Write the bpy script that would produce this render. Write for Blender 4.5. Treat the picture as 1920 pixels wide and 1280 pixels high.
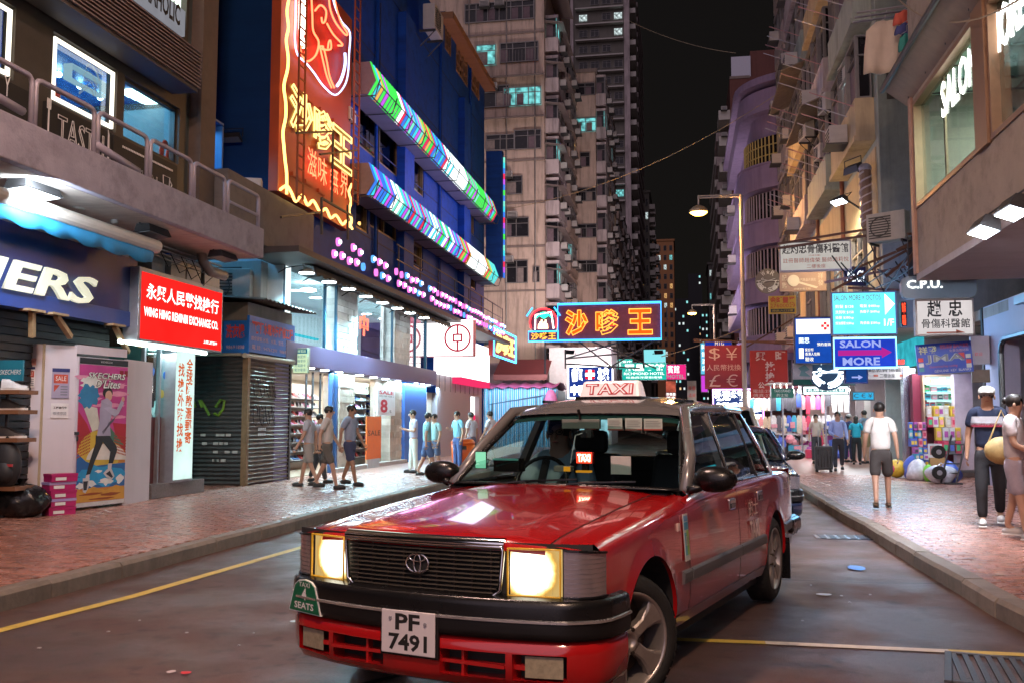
import bpy,math,random
from math import sin,cos,pi,radians as R
from mathutils import Matrix,Vector
for o in list(bpy.data.objects):bpy.data.objects.remove(o)
S=bpy.context.scene
COL=S.collection
RND=random.Random(7)
F,HZ,CH=1800.0,790.0,1.332
PITCH=math.atan((HZ-640)/F);PSI=R(10.2)
cd=bpy.data.cameras.new('camera');cam=bpy.data.objects.new('camera',cd);COL.objects.link(cam)
cd.sensor_width=36;cd.lens=36*F/1920;cd.clip_end=3000;cd.clip_start=.05
cam.location=(0,0,CH);cam.rotation_euler=(pi/2+PITCH,0,PSI)
S.camera=cam
W=bpy.data.worlds.new('World');S.world=W;W.use_nodes=True
nt=W.node_tree;nt.nodes.clear()
wo=nt.nodes.new('ShaderNodeOutputWorld');bg=nt.nodes.new('ShaderNodeBackground')
bg2=nt.nodes.new('ShaderNodeBackground');ad=nt.nodes.new('ShaderNodeAddShader')
sk=nt.nodes.new('ShaderNodeTexSky');sk.sky_type='NISHITA';sk.sun_disc=False
sk.sun_elevation=R(2);sk.sun_rotation=R(170)
nt.links.new(sk.outputs[0],bg.inputs[0]);bg.inputs[1].default_value=.0006
bg2 .inputs[0].default_value=(.0042,.0034,.0032,1);bg2 .inputs[1].default_value=1.0
nt.links.new(bg.outputs[0],ad.inputs[0]);nt.links.new(bg2 .outputs[0],ad.inputs[1]);nt.links.new(ad.outputs[0],wo.inputs[0])
sl=bpy.data.lights.new('sky_glow','SUN');sl.energy=.46;sl.angle=R(60);sl.color=(1,.80,.97)
so=bpy.data.objects.new('sky_glow',sl);COL.objects.link(so)
so.rotation_euler=(R(62),0,R(-8))
S.view_settings.view_transform='Standard';S.view_settings.look='None'
S.view_settings.exposure=0.5;S.view_settings.gamma=1;S.view_settings.use_curve_mapping=False
S.cycles.use_denoising=True;S.cycles.max_bounces=6;S.cycles.diffuse_bounces=3;S.cycles.glossy_bounces=4
S.cycles.transparent_max_bounces=12;S.cycles.sample_clamp_indirect=4.0;S.cycles.caustics_reflective=False;S.cycles.caustics_refractive=False
try:S.cycles.use_light_tree=True
except Exception:pass
def ray(u,v):
 x,y,z=(u-960)/F,1.0,(640-v)/F
 y,z=y*cos(PITCH)-z*sin(PITCH),y*sin(PITCH)+z*cos(PITCH)
 return x*cos(PSI)-y*sin(PSI),x*sin(PSI)+y*cos(PSI),z
def onX(u,v,X):
 d=ray(u,v);t=X/d[0];return d[1]*t,CH+d[2]*t
def onY(u,v,Y):
 d=ray(u,v);t=Y/d[1];return d[0]*t,CH+d[2]*t
def onG(u,v,Z=0.0):
 d=ray(u,v);t=(Z-CH)/d[2];return d[0]*t,d[1]*t
MATS={}
def pm(name,col,rough=.6,metal=0,var=.14,scale=5,bump=0,bscale=50,coat=0,stain=0,emit=None,estr=0,alpha=None,spec=.5,island=0,stretch=(1,1,1)):
 if name in MATS:return MATS[name]
 m=bpy.data.materials.new(name);m.use_nodes=True;n=m.node_tree.nodes;l=m.node_tree.links
 b=n['Principled BSDF'];b.inputs['Roughness'].default_value=rough;b.inputs['Metallic'].default_value=metal
 b.inputs['Specular IOR Level'].default_value=spec
 b.inputs['Coat Weight'].default_value=coat;b.inputs['Coat Roughness'].default_value=.04
 tc=n.new('ShaderNodeTexCoord');mp=n.new('ShaderNodeMapping');mp.inputs['Scale'].default_value=stretch
 l.new(tc.outputs['Object'],mp.inputs[0])
 c=(*col,1)
 if var or stain or island:
  no=n.new('ShaderNodeTexNoise');no.inputs['Scale'].default_value=scale;no.inputs['Detail'].default_value=6;no.inputs['Roughness'].default_value=.62
  l.new(mp.outputs[0],no.inputs['Vector'])
  mx=n.new('ShaderNodeMix');mx.data_type='RGBA'
  mx.inputs[6].default_value=(*[k*(1-var*1.7)for k in col],1);mx.inputs[7].default_value=(*[min(1,k*(1+var*1.7))for k in col],1)
  l.new(no.outputs['Fac'],mx.inputs[0]);out=mx.outputs[2]
  if island:
   ge=n.new('ShaderNodeNewGeometry');oi=n.new('ShaderNodeObjectInfo');ma=n.new('ShaderNodeMath');ma.operation='ADD'
   l.new(ge.outputs['Random Per Island'],ma.inputs[0]);l.new(oi.outputs['Random'],ma.inputs[1])
   fr=n.new('ShaderNodeMath');fr.operation='FRACT';l.new(ma.outputs[0],fr.inputs[0])
   mr=n.new('ShaderNodeMapRange');mr.inputs[3].default_value=1-island;mr.inputs[4].default_value=1+island;l.new(fr.outputs[0],mr.inputs[0])
   vm=n.new('ShaderNodeVectorMath');vm.operation='SCALE';l.new(out,vm.inputs[0]);l.new(mr.outputs[0],vm.inputs['Scale']);out=vm.outputs[0]
  if stain:
   mp2=n.new('ShaderNodeMapping');mp2 .inputs['Scale'].default_value=(2.2,2.2,.22);l.new(tc.outputs['Object'],mp2 .inputs[0])
   n2=n.new('ShaderNodeTexNoise');n2 .inputs['Scale'].default_value=1.3;n2 .inputs['Detail'].default_value=8;n2 .inputs['Roughness'].default_value=.7
   l.new(mp2 .outputs[0],n2 .inputs['Vector'])
   r2=n.new('ShaderNodeMapRange');r2 .inputs[1].default_value=.48;r2 .inputs[2].default_value=.75;r2 .inputs[3].default_value=0;r2 .inputs[4].default_value=stain
   l.new(n2 .outputs['Fac'],r2 .inputs[0])
   m2=n.new('ShaderNodeMix');m2 .data_type='RGBA';l.new(r2 .outputs[0],m2 .inputs[0]);l.new(out,m2 .inputs[6]);m2 .inputs[7].default_value=(*[k*.22 for k in col],1)
   out=m2 .outputs[2]
  l.new(out,b.inputs['Base Color'])
  rr=n.new('ShaderNodeMapRange');rr.inputs[3].default_value=max(0,rough-.08);rr.inputs[4].default_value=min(1,rough+.1)
  l.new(no.outputs['Fac'],rr.inputs[0]);l.new(rr.outputs[0],b.inputs['Roughness'])
 else:b.inputs['Base Color'].default_value=c
 if bump:
  nb=n.new('ShaderNodeTexNoise');nb.inputs['Scale'].default_value=bscale;nb.inputs['Detail'].default_value=4;l.new(mp.outputs[0],nb.inputs['Vector'])
  bu=n.new('ShaderNodeBump');bu.inputs['Strength'].default_value=bump;bu.inputs['Distance'].default_value=.02
  l.new(nb.outputs['Fac'],bu.inputs['Height']);l.new(bu.outputs[0],b.inputs['Normal'])
 if emit:b.inputs['Emission Color'].default_value=(*emit,1);b.inputs['Emission Strength'].default_value=estr
 MATS[name]=m;return m
def em(name,col,s=1.0,var=0,scale=3):
 """something that gives off light: a lit sign face, a lamp, a tube"""
 if name in MATS:return MATS[name]
 m=bpy.data.materials.new(name);m.use_nodes=True;n=m.node_tree.nodes;l=m.node_tree.links;n.clear()
 o=n.new('ShaderNodeOutputMaterial');e=n.new('ShaderNodeEmission');e.inputs[0].default_value=(*col,1);e.inputs[1].default_value=s
 if var:
  tc=n.new('ShaderNodeTexCoord');no=n.new('ShaderNodeTexNoise');no.inputs['Scale'].default_value=scale;no.inputs['Detail'].default_value=3;l.new(tc.outputs['Object'],no.inputs['Vector'])
  mr=n.new('ShaderNodeMapRange');mr.inputs[1].default_value=.3;mr.inputs[2].default_value=.7;mr.inputs[3].default_value=s*(1-var);mr.inputs[4].default_value=s*(1+var);l.new(no.outputs['Fac'],mr.inputs[0]);l.new(mr.outputs[0],e.inputs[1])
 l.new(e.outputs[0],o.inputs[0]);MATS[name]=m;return m
def glass(name,tint=(.75,.85,.85),refl=1.0,rough=.02,dark=0.0):
 """pane: mostly see-through with a Fresnel mirror"""
 if name in MATS:return MATS[name]
 m=bpy.data.materials.new(name);m.use_nodes=True;n=m.node_tree.nodes;l=m.node_tree.links;n.clear()
 o=n.new('ShaderNodeOutputMaterial');t=n.new('ShaderNodeBsdfTransparent');t.inputs[0].default_value=(*tint,1)
 g=n.new('ShaderNodeBsdfGlossy');g.inputs['Roughness'].default_value=rough;g.inputs[0].default_value=(refl,refl,refl,1)
 lw=n.new('ShaderNodeLayerWeight');lw.inputs[0].default_value=.5;pw=n.new('ShaderNodeMath');pw.operation='POWER';pw.inputs[1].default_value=4.5;l.new(lw.outputs['Facing'],pw.inputs[0])
 fr=n.new('ShaderNodeMath');fr.operation='MULTIPLY_ADD';fr.inputs[1].default_value=.93;fr.inputs[2].default_value=.05;l.new(pw.outputs[0],fr.inputs[0]);mx=n.new('ShaderNodeMixShader')
 l.new(fr.outputs[0],mx.inputs[0]);l.new(t.outputs[0],mx.inputs[1]);l.new(g.outputs[0],mx.inputs[2]);l.new(mx.outputs[0],o.inputs[0])
 MATS[name]=m;return m
class MB:
 def __init__(s,M=None):s.v=[];s.f=[];s.mi=[];s.M=M;s.m=0
 def add(s,vs,fs):
  k=len(s.v)
  s.v+=[(s.M@Vector(p))[:]for p in vs]if s.M is not None else [tuple(p)for p in vs]
  s.f+=[tuple(i+k for i in f)for f in fs];s.mi+=[s.m]*len(fs);return s
 def box(s,x0,x1,y0,y1,z0,z1):
  if x0>x1:x0,x1=x1,x0
  if y0>y1:y0,y1=y1,y0
  if z0>z1:z0,z1=z1,z0
  return s.add([(x0,y0,z0),(x1,y0,z0),(x1,y1,z0),(x0,y1,z0),(x0,y0,z1),(x1,y0,z1),(x1,y1,z1),(x0,y1,z1)],[(0,3,2,1),(4,5,6,7),(0,1,5,4),(1,2,6,5),(2,3,7,6),(3,0,4,7)])
 def bc(s,c,d):return s.box(c[0]-d[0]/2,c[0]+d[0]/2,c[1]-d[1]/2,c[1]+d[1]/2,c[2]-d[2]/2,c[2]+d[2]/2)
 def quad(s,*p):return s.add(p,[tuple(range(len(p)))])
 def cyl(s,a,b,r,r1=None,n=8,cap=True):
  a,b=Vector(a),Vector(b);d=(b-a).normalized();r1=r if r1 is None else r1
  u=d.orthogonal().normalized();w=d.cross(u);vs=[]
  for P,q in ((a,r),(b,r1)):vs+=[P+(u*cos(2*pi*i/n)+w*sin(2*pi*i/n))*q for i in range(n)]
  fs=[(i,(i+1)%n,n+(i+1)%n,n+i)for i in range(n)]
  if cap:fs+=[tuple(range(n-1,-1,-1)),tuple(range(n,2*n))]
  return s.add(vs,fs)
 def tube(s,pts,r,n=6,closed=False):
  pts=[Vector(p)for p in pts];N=len(pts);vs=[];ref=None
  for i,p in enumerate(pts):
   if closed:d=pts[(i+1)%N]-pts[i-1]
   else:d=pts[min(i+1,N-1)]-pts[max(i-1,0)]
   d.normalize()
   u=d.orthogonal().normalized()if ref is None else (ref-d*ref.dot(d)).normalized()
   ref=u;w=d.cross(u)
   vs+=[p+(u*cos(2*pi*k/n)+w*sin(2*pi*k/n))*r for k in range(n)]
  fs=[]
  for i in range(N if closed else N-1):
   j=(i+1)%N
   fs+=[(i*n+k,i*n+(k+1)%n,j*n+(k+1)%n,j*n+k)for k in range(n)]
  if not closed:fs+=[tuple(range(n-1,-1,-1)),tuple((N-1)*n+k for k in range(n))]
  return s.add(vs,fs)
 def prism(s,poly,z0,z1):
  n=len(poly)
  return s.add([(x,y,z0)for x,y in poly]+[(x,y,z1)for x,y in poly],[tuple(range(n-1,-1,-1)),tuple(range(n,2*n))]+[(i,(i+1)%n,n+(i+1)%n,n+i)for i in range(n)])
 def ball(s,c,rx,ry=None,rz=None,nu=10,nv=6):
  ry=rx if ry is None else ry;rz=rx if rz is None else rz
  vs=[(c[0],c[1],c[2]-rz)]
  for j in range(1,nv):
   a=-pi/2+pi*j/nv
   vs+=[(c[0]+rx*cos(a)*cos(2*pi*i/nu),c[1]+ry*cos(a)*sin(2*pi*i/nu),c[2]+rz*sin(a))for i in range(nu)]
  vs.append((c[0],c[1],c[2]+rz));t=len(vs)-1
  fs=[(0,1+(i+1)%nu,1+i)for i in range(nu)]
  for j in range(nv-2):fs+=[(1+j*nu+i,1+j*nu+(i+1)%nu,1+(j+1)*nu+(i+1)%nu,1+(j+1)*nu+i)for i in range(nu)]
  fs+=[(t,1+(nv-2)*nu+i,1+(nv-2)*nu+(i+1)%nu)for i in range(nu)]
  return s.add(vs,fs)
 def lathe(s,prof,n=16,cap=True):
  k=len(prof);vs=[(r*cos(2*pi*i/n),r*sin(2*pi*i/n),z)for r,z in prof for i in range(n)]
  fs=[(j*n+i,j*n+(i+1)%n,(j+1)*n+(i+1)%n,(j+1)*n+i)for j in range(k-1)for i in range(n)]
  if cap:fs+=[tuple(range(n-1,-1,-1)),tuple((k-1)*n+i for i in range(n))]
  return s.add(vs,fs)
 def grid(s,pts):
  """pts: rows of points"""
  nr,nc=len(pts),len(pts[0])
  return s.add([p for r in pts for p in r],[(i*nc+j,i*nc+j+1,(i+1)*nc+j+1,(i+1)*nc+j)for i in range(nr-1)for j in range(nc-1)])
 def build(s,name,mat,parent=None,world=False,smooth=False,bevel=0,kind=None,label=None,solid=0,sub=0,wn=False):
  vs=s.v
  if world and parent is not None:
   Mi=MW[parent.name].inverted();vs=[(Mi@Vector(p))[:]for p in vs]
  me=bpy.data.meshes.new(name);me.from_pydata(vs,[],s.f)
  for m in (mat if isinstance(mat,(list,tuple))else [mat]):me.materials.append(m)
  if s.m or any(s.mi):me.polygons.foreach_set('material_index',s.mi)
  if smooth:me.polygons.foreach_set('use_smooth',[True]*len(me.polygons))
  o=link(name,me,parent)
  if solid:md=o.modifiers.new('solid','SOLIDIFY');md.thickness=solid;md.offset=-1
  if bevel:md=o.modifiers.new('bevel','BEVEL');md.width=bevel;md.segments=2;md.limit_method='ANGLE';md.angle_limit=R(40)
  if sub:md=o.modifiers.new('sub','SUBSURF');md.levels=sub;md.render_levels=sub
  if kind:o['kind']=kind
  if label:o['label']=label
  return o
MW={}
def link(name,data,parent=None,M=None):
 o=bpy.data.objects.new(name,data);COL.objects.link(o)
 if M is not None:o.matrix_basis=M
 if parent is not None:o.parent=parent
 pm_=MW[parent.name]if parent is not None else Matrix()
 MW[o.name]=pm_@(M if M is not None else Matrix())
 return o
def tag(o,label,cat,group=None,kind=None):
 o['label']=label;o['category']=cat
 if group:o['group']=group
 if kind:o['kind']=kind
 return o
def basis(O,U,V=(0,0,1)):
 U=Vector(U).normalized();V=Vector(V);N=U.cross(V).normalized();V=N.cross(U)
 return Matrix(((U.x,V.x,N.x,O[0]),(U.y,V.y,N.y,O[1]),(U.z,V.z,N.z,O[2]),(0,0,0,1)))
def thing(name,label,cat,loc=(0,0,0),rz=0,group=None,M=None):
 if M is None:M=Matrix.Translation(loc)@Matrix.Rotation(rz,4,'Z')
 return tag(link(name,None,None,M),label,cat,group)
def dup(o,M=None,label=None,parent=None):
 c=o.copy();COL.objects.link(c);c.parent=parent
 if M is not None:c.matrix_basis=M
 MW[c.name]=(MW[parent.name]if parent else Matrix())@c.matrix_basis
 if label:c['label']=label
 for ch in list(KIDS(o)):dup(ch,None,None,c)
 return c
def KIDS(o):return [x for x in bpy.data.objects if x.parent==o]
TXT={}
def text(parent,s,box,mat,z=.006,bold=0.0,shear=0,outline=0,ext=0,name='lettering',M=None,fit=True,mirror=False,label=None,space=1,align='CENTER'):
 """letters as geometry filling box = (x0, y0, x1, y1) of the sign's own face"""
 cu=bpy.data.curves.new('t','FONT');cu.body=s;cu.resolution_u=2;cu.offset=bold;cu.shear=shear;cu.space_character=space;cu.align_x=align
 cu.space_line=.95
 if ext:cu.extrude=ext
 if outline:cu.fill_mode='NONE';cu.bevel_depth=outline;cu.bevel_resolution=1
 ob=bpy.data.objects.new('t',cu);me=bpy.data.meshes.new_from_object(ob);bpy.data.objects.remove(ob);bpy.data.curves.remove(cu)
 if not len(me.vertices):return None
 xs=[v.co.x for v in me.vertices];ys=[v.co.y for v in me.vertices]
 x0,y0,x1,y1=box;a,b,c,d=min(xs),min(ys),max(xs),max(ys)
 kx=(x1-x0)/max(c-a,1e-6);ky=(y1-y0)/max(d-b,1e-6)
 if not fit:kx=ky=min(kx,ky)
 ox=(x0+x1)/2-(a+c)/2*kx;oy=(y0+y1)/2-(b+d)/2*ky
 for v in me.vertices:v.co=(v.co.x*kx*1.0+ox,v.co.y*ky+oy,v.co.z*(ky if outline else 1)+z)
 me.name=name;me.materials.clear();me.materials.append(mat)
 o=link(name,me,parent,M)
 if label:o['label']=label
 return o
def lamp(name,kind,loc,energy,col=(1,1,1),size=.1,size_y=None,to=None,spot=None,blend=.5,parent=None):
 l=bpy.data.lights.new(name,kind);l.energy=energy;l.color=col
 if kind=='AREA':
  l.size=size
  if size_y:l.shape='RECTANGLE';l.size_y=size_y
 else:l.shadow_soft_size=size
 if kind=='SPOT':l.spot_size=R(spot or 120);l.spot_blend=blend
 o=bpy.data.objects.new(name,l);COL.objects.link(o);o.location=loc
 if to is not None:
  zz=(Vector(loc)-Vector(to)).normalized();yy=Vector((0,1,0));yy=(yy-zz*yy.dot(zz)).normalized()if abs(zz.y)<.95 else Vector((0,0,1)).cross(zz).cross(zz).normalized()*-1
  xx=yy.cross(zz).normalized();o.rotation_euler=Matrix((xx,yy,zz)).transposed().to_euler()
 return o
def wall_grid(mb,x0,x1,y0,y1,holes,z=0.0,depth=.25):
 """front skin at z of a wall in a facade frame with real openings and their reveals"""
 xs=sorted({x0,x1,*[h[0]for h in holes],*[h[2]for h in holes]});ys=sorted({y0,y1,*[h[1]for h in holes],*[h[3]for h in holes]})
 xs=[x for x in xs if x0<=x<=x1];ys=[y for y in ys if y0<=y<=y1]
 for j in range(len(ys)-1):
  run=None
  for i in range(len(xs)):
   solid=False
   if i<len(xs)-1:
    cx,cy=(xs[i]+xs[i+1])/2,(ys[j]+ys[j+1])/2
    solid=not any(h[0]<cx<h[2]and h[1]<cy<h[3]for h in holes)
   if solid and run is None:run=xs[i]
   if not solid and run is not None:
    mb.quad((run,ys[j],z),(xs[i],ys[j],z),(xs[i],ys[j+1],z),(run,ys[j+1],z));run=None
 for a,b,c,d in holes:
  e=z-depth
  mb.quad((a,b,z),(a,b,e),(c,b,e),(c,b,z));mb.quad((a,d,z),(c,d,z),(c,d,e),(a,d,e))
  mb.quad((a,b,z),(a,d,z),(a,d,e),(a,b,e));mb.quad((c,b,z),(c,b,e),(c,d,e),(c,d,z))
def frame_box(mb,x0,y0,x1,y1,t,z0,z1):
 mb.box(x0,x0+t,y0,y1,z0,z1);mb.box(x1-t,x1,y0,y1,z0,z1);mb.box(x0+t,x1-t,y0,y0+t,z0,z1);mb.box(x0+t,x1-t,y1-t,y1,z0,z1)
def uniq(label):return label
XL,XR=-8.25,5.7
ML=basis((XL,0,0),(0,1,0));MR=basis((XR,0,0),(0,-1,0))
def pl(u,v,z=0.0):
 y,h=onX(u,v,XL+z);return y,h
def pr(u,v,z=0.0):
 y,h=onX(u,v,XR-z);return -y,h
# ========================== the street
def projpx(X,Y,Z):
 x=X*cos(PSI)+Y*sin(PSI);y=-X*sin(PSI)+Y*cos(PSI);z=Z-CH
 d=y*cos(PITCH)+z*sin(PITCH);u=-y*sin(PITCH)+z*cos(PITCH)
 return (960+F*x/d,640-F*u/d)if d>.1 else (-9999,-9999)
asph=pm('asphalt',(.105,.053,.042),.5,var=.3,scale=2.3,bump=.7,bscale=230)
def grain(m):
 n,l=m.node_tree.nodes,m.node_tree.links;b=n['Principled BSDF'];tc=n.new('ShaderNodeTexCoord');src=b.inputs['Base Color'].links[0].from_socket
 for sc,det,lo,hi,a,c in ((420,2,.35,.65,.55,1.5),(.55,8,.40,.64,.68,1.08),(7,6,.56,.66,1.0,.55)):
  t=n.new('ShaderNodeTexNoise');t.inputs['Scale'].default_value=sc;t.inputs['Detail'].default_value=det;l.new(tc.outputs['Object'],t.inputs['Vector'])
  r=n.new('ShaderNodeMapRange');r.inputs[1].default_value=lo;r.inputs[2].default_value=hi;r.inputs[3].default_value=a;r.inputs[4].default_value=c;l.new(t.outputs['Fac'],r.inputs[0])
  v=n.new('ShaderNodeVectorMath');v.operation='SCALE';l.new(src,v.inputs[0]);l.new(r.outputs[0],v.inputs['Scale']);src=v.outputs[0]
 l.new(src,b.inputs['Base Color'])
 t=n.new('ShaderNodeTexNoise');t.inputs['Scale'].default_value=1.1;t.inputs['Detail'].default_value=8;l.new(tc.outputs['Object'],t.inputs['Vector']);r=n.new('ShaderNodeMapRange');r.inputs[1].default_value=.4;r.inputs[2].default_value=.62;r.inputs[3].default_value=.3;r.inputs[4].default_value=.62;l.new(t.outputs['Fac'],r.inputs[0]);l.new(r.outputs[0],b.inputs['Roughness'])
grain(asph)
MB().box(-700,700,-60,1600,-1.2,-.012).build('ground',pm('ground_dark',(.05,.045,.045),.8),kind='structure')
mb=MB()
rows=[[(x,y,-.006)for x in (-9.5,-4.6,-1.2,2.0,7)]for y in (-12,0,6,12,20,40,90,260)]
road=mb.grid(rows).build('road',asph,kind='structure')
KR=[(-10,2.6),(4,2.5)]+[(onG(u,v)[1],onG(u,v)[0])for u,v in ((1920,1190),(1800,1113),(1723,1067),(1663,1028),(1627,1003),(1587,982),(1510,932))]+[(26,2.12),(120,2.1)]
def kr(y):
 for (a,p),(b,q)in zip(KR,KR[1:]):
  if y<=b:return p+(q-p)*(y-a)/(b-a)
 return KR[-1][1]
KL=-4.78
PH=.13
brickm=pm('paver_brick',(.31,.145,.11),.27,var=.3,scale=9,bump=.2,bscale=90,island=.30,stain=.3)
mort=pm('paver_joint',(.022,.016,.014),.8,var=.3,scale=20)
def brick_tex(name,c1,c2,cm,sc,rough):
 m=bpy.data.materials.new(name);m.use_nodes=True;n=m.node_tree.nodes;l=m.node_tree.links;b=n['Principled BSDF'];b.inputs['Roughness'].default_value=rough
 tc=n.new('ShaderNodeTexCoord');br=n.new('ShaderNodeTexBrick');br.inputs['Scale'].default_value=sc
 br.inputs['Color1'].default_value=(*c1,1);br.inputs['Color2'].default_value=(*c2,1);br.inputs['Mortar'].default_value=(*cm,1);br.inputs['Mortar Size'].default_value=.012
 l.new(tc.outputs['Object'],br.inputs['Vector']);l.new(br.outputs['Color'],b.inputs['Base Color']);return m
farbrick=brick_tex('paver_far',(.31,.145,.11),(.25,.12,.09),(.08,.055,.05),2.4,.34)
def pavement(x0f,x1f,ya,yb,left):
 base=MB();far=MB()
 ys=[ya,2,5,8,9,10,11,12,13,14,16,18,20,22,yb]
 base.grid([[(x0f(y),y,PH-.014),(x1f(y),y,PH-.014)]for y in ys if y<=yb])
 p=base.build('pavement',mort,kind='structure')
 far.grid([[(x0f(y),y,PH),(x1f(y),y,PH)]for y in (yb,26,32,40,60,110,260)]);far.build('pavement',farbrick,kind='structure')
 L,Wd,g=.215,.105,.011;lst=[]
 y=ya;r=0
 while y<yb:
  a,b=x0f(y+Wd/2),x1f(y+Wd/2);x=a-(L/2 if r%2 else 0)
  while x<b:
   xa,xb=max(x,a)+g/2,min(x+L,b)-g/2
   if xb-xa>.03:lst.append((xa,xb,y+g/2,y+Wd-g/2))
   x+=L
  y+=Wd;r+=1
 def seen(q):
  u,v=projpx((q[0]+q[1])/2,(q[2]+q[3])/2,PH);return -30<u<1950 and v<1310
 lst.sort(key=lambda q:(not seen(q),q[2]**2+(.5*(q[0]+q[1]))**2))
 def brick(m,q):
  h=PH+RND.uniform(-.0025,.0025);t=[RND.uniform(-.0012,.0012)for _ in range(4)];c=.005;b0=PH-.02
  x0,x1,y0,y1=q
  m.add([(x0,y0,b0),(x1,y0,b0),(x1,y1,b0),(x0,y1,b0),(x0,y0,h-c),(x1,y0,h-c),(x1,y1,h-c),(x0,y1,h-c),(x0+c,y0+c,h+t[0]),(x1-c,y0+c,h+t[1]),(x1-c,y1-c,h+t[2]),(x0+c,y1-c,h+t[3])],[(0,1,5,4),(1,2,6,5),(2,3,7,6),(3,0,4,7),(4,5,9,8),(5,6,10,9),(6,7,11,10),(7,4,8,11),(8,9,10,11)])
 for q in lst[:290]:m=MB();brick(m,q);m.build('paver',brickm,p)
 m=MB()
 for q in lst[290:]:brick(m,q)
 m.build('paver_field',brickm,p,kind='stuff')
pavement(lambda y:-9.6,lambda y:KL-.16,6.0,22.0,True)
pavement(lambda y:kr(y)+.16,lambda y:7.4,6.5,23.0,False)
MB().grid([[(x,y,PH-.004)for x in (-9.6,KL-.16)]for y in (-12,6.0)]).build('pavement',farbrick,kind='structure')
MB().grid([[(kr(y)+.16,y,PH-.004),(7.4,y,PH-.004)]for y in (-10,3,6.5)]).build('pavement',farbrick,kind='structure')
kerbm=pm('kerb_granite',(.2,.17,.145),.6,var=.3,scale=14,bump=.4,bscale=120,stain=.6,island=.22)
MB().grid([[(KL-.15,y,PH-.05),(KL-.03,y,PH-.05),(KL-.03,y,-.05)]for y in (2,120)]).build('kerb_bed',mort,kind='structure')
def kerb(xf,side,ya,yb,lens):
 k=None;y=ya
 root=MB().box(-.01,.01,0,.02,-.3,-.28)
 while y<yb:
  L=lens+RND.uniform(-.12,.12);L=min(L,yb-y);m=MB()
  a,b=xf(y+.008),xf(y+L-.008);j=RND.uniform(-.004,.004);h=PH+RND.uniform(-.003,.006)
  o=.16*side;f=[(a,y+.008),(b,y+L-.008)]
  P=[]
  for X,Y in f:P+=[(X+j,Y,-.05),(X+j,Y,h-.03),(X+j+.025*side,Y,h),(X+o,Y,h),(X+o,Y,-.05)]
  m.add(P,[(i,i+1,6+i,5+i)for i in range(4)]+[(4,3,2,1,0),(5,6,7,8,9)])
  if k is None:k=m.build('kerb',kerbm,kind='structure')
  else:m.build('kerb_stone',kerbm,k)
  y+=L
  if y>40:lens=4
kerb(lambda y:KL,-1,2.0,120,.95)
kerb(kr,1,3.0,120,.8)
yel=pm('yellow_paint',(.55,.42,.07),.55,var=.25,scale=16,stain=.4);wht=pm('white_paint',(.6,.57,.5),.55,var=.22,scale=16,stain=.4)
def ribbon(mb,pts,w,z):
 L=[]
 for i,p in enumerate(pts):
  a,b=Vector(pts[max(i-1,0)]),Vector(pts[min(i+1,len(pts)-1)]);d=(b-a).normalized();n=Vector((-d.y,d.x))
  L.append([(p[0]+n.x*w/2,p[1]+n.y*w/2,z),(p[0]-n.x*w/2,p[1]-n.y*w/2,z)])
 mb.grid(L);return mb
kx=[onG(0,1180),onG(250,1116),onG(575,1022)]
dx,dy=kx[2][0]-kx[0][0],kx[2][1]-kx[0][1]
ribbon(MB(),[(kx[0][0]-dx,kx[0][1]-dy),kx[0],kx[1],kx[2],(kx[2][0]+dx*.6,kx[2][1]+dy*.6),(KL+.3,60)],.10,-.001).build('road_marking',yel,kind='structure')
q=[onG(1270,1197),onG(1435,1203),onG(1780,1219),onG(1990,1229)]
ribbon(MB(),[q[0],q[1]],.085,-.001).build('road_marking',yel,kind='structure')
ribbon(MB(),[q[1],q[2]],.085,-.001).build('road_marking',wht,kind='structure')
ribbon(MB(),[q[2],q[3]],.085,-.001).build('road_marking',yel,kind='structure')
jm=pm('joint_tar',(.012,.011,.011),.5)
for a,b,w in (((1445,1084),(1790,1093),.02),((640,1290),(850,1236),.05),((500,1040),(575,1046),.015)):
 ribbon(MB(),[onG(*a),onG((a[0]+b[0])/2,(a[1]+b[1])/2+2),onG(*b)],w,-.002).build('road_joint',jm,kind='structure')
iron=pm('cast_iron',(.09,.09,.1),.45,.8,var=.3,scale=20,bump=.3,bscale=80)
c0,c1=onG(1805,1226),onG(1782,1275);
U=Vector((onG(1960,1240)[0]-c0[0],onG(1960,1240)[1]-c0[1],0)).normalized()
Mg=basis((c1[0],c1[1],-.004),U,(-U.y,U.x,0))
g=thing('drain_grating','slotted cast iron drain grating at the lower right kerb','drain',M=Mg)
dv=math.dist(c0,c1);dw=.75
MB().box(0,dw,0,dv,-.08,-.06).build('pit',pm('pit_black',(.004,.004,.004),.9,var=0),g)
m=MB();frame_box(m,-.03,-.03,dw+.03,dv+.03,.04,-.01,.012);m.build('frame',iron,g,bevel=.004)
for i in range(12):
 x=.05+i*.06;m=MB();m.add([(x,.012,0),(x+.03,.012,0),(x+.03-.05,dv-.012,0),(x-.05,dv-.012,0),(x,.012,.01),(x+.03,.012,.01),(x-.02,dv-.012,.01),(x-.05,dv-.012,.01)],[(4,5,6,7),(0,1,5,4),(1,2,6,5),(2,3,7,6),(3,0,4,7)]);m.build('bar',iron,g)
x,y=onG(1588,1006);cv=thing('drain_cover','flat glossy iron drain cover on the road beside the right kerb','drain cover',(x,y,-.004))
m=MB();m.box(-.36,.36,-.2,.2,0,.006);m.build('plate',pm('cover_iron',(.06,.07,.1),.22,.9,var=.2),cv,bevel=.003)
m=MB()
for i in range(6):m.box(-.31+i*.11,-.24+i*.11,-.16,.16,.006,.010)
m.build('tread',iron,cv,kind='stuff')
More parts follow.
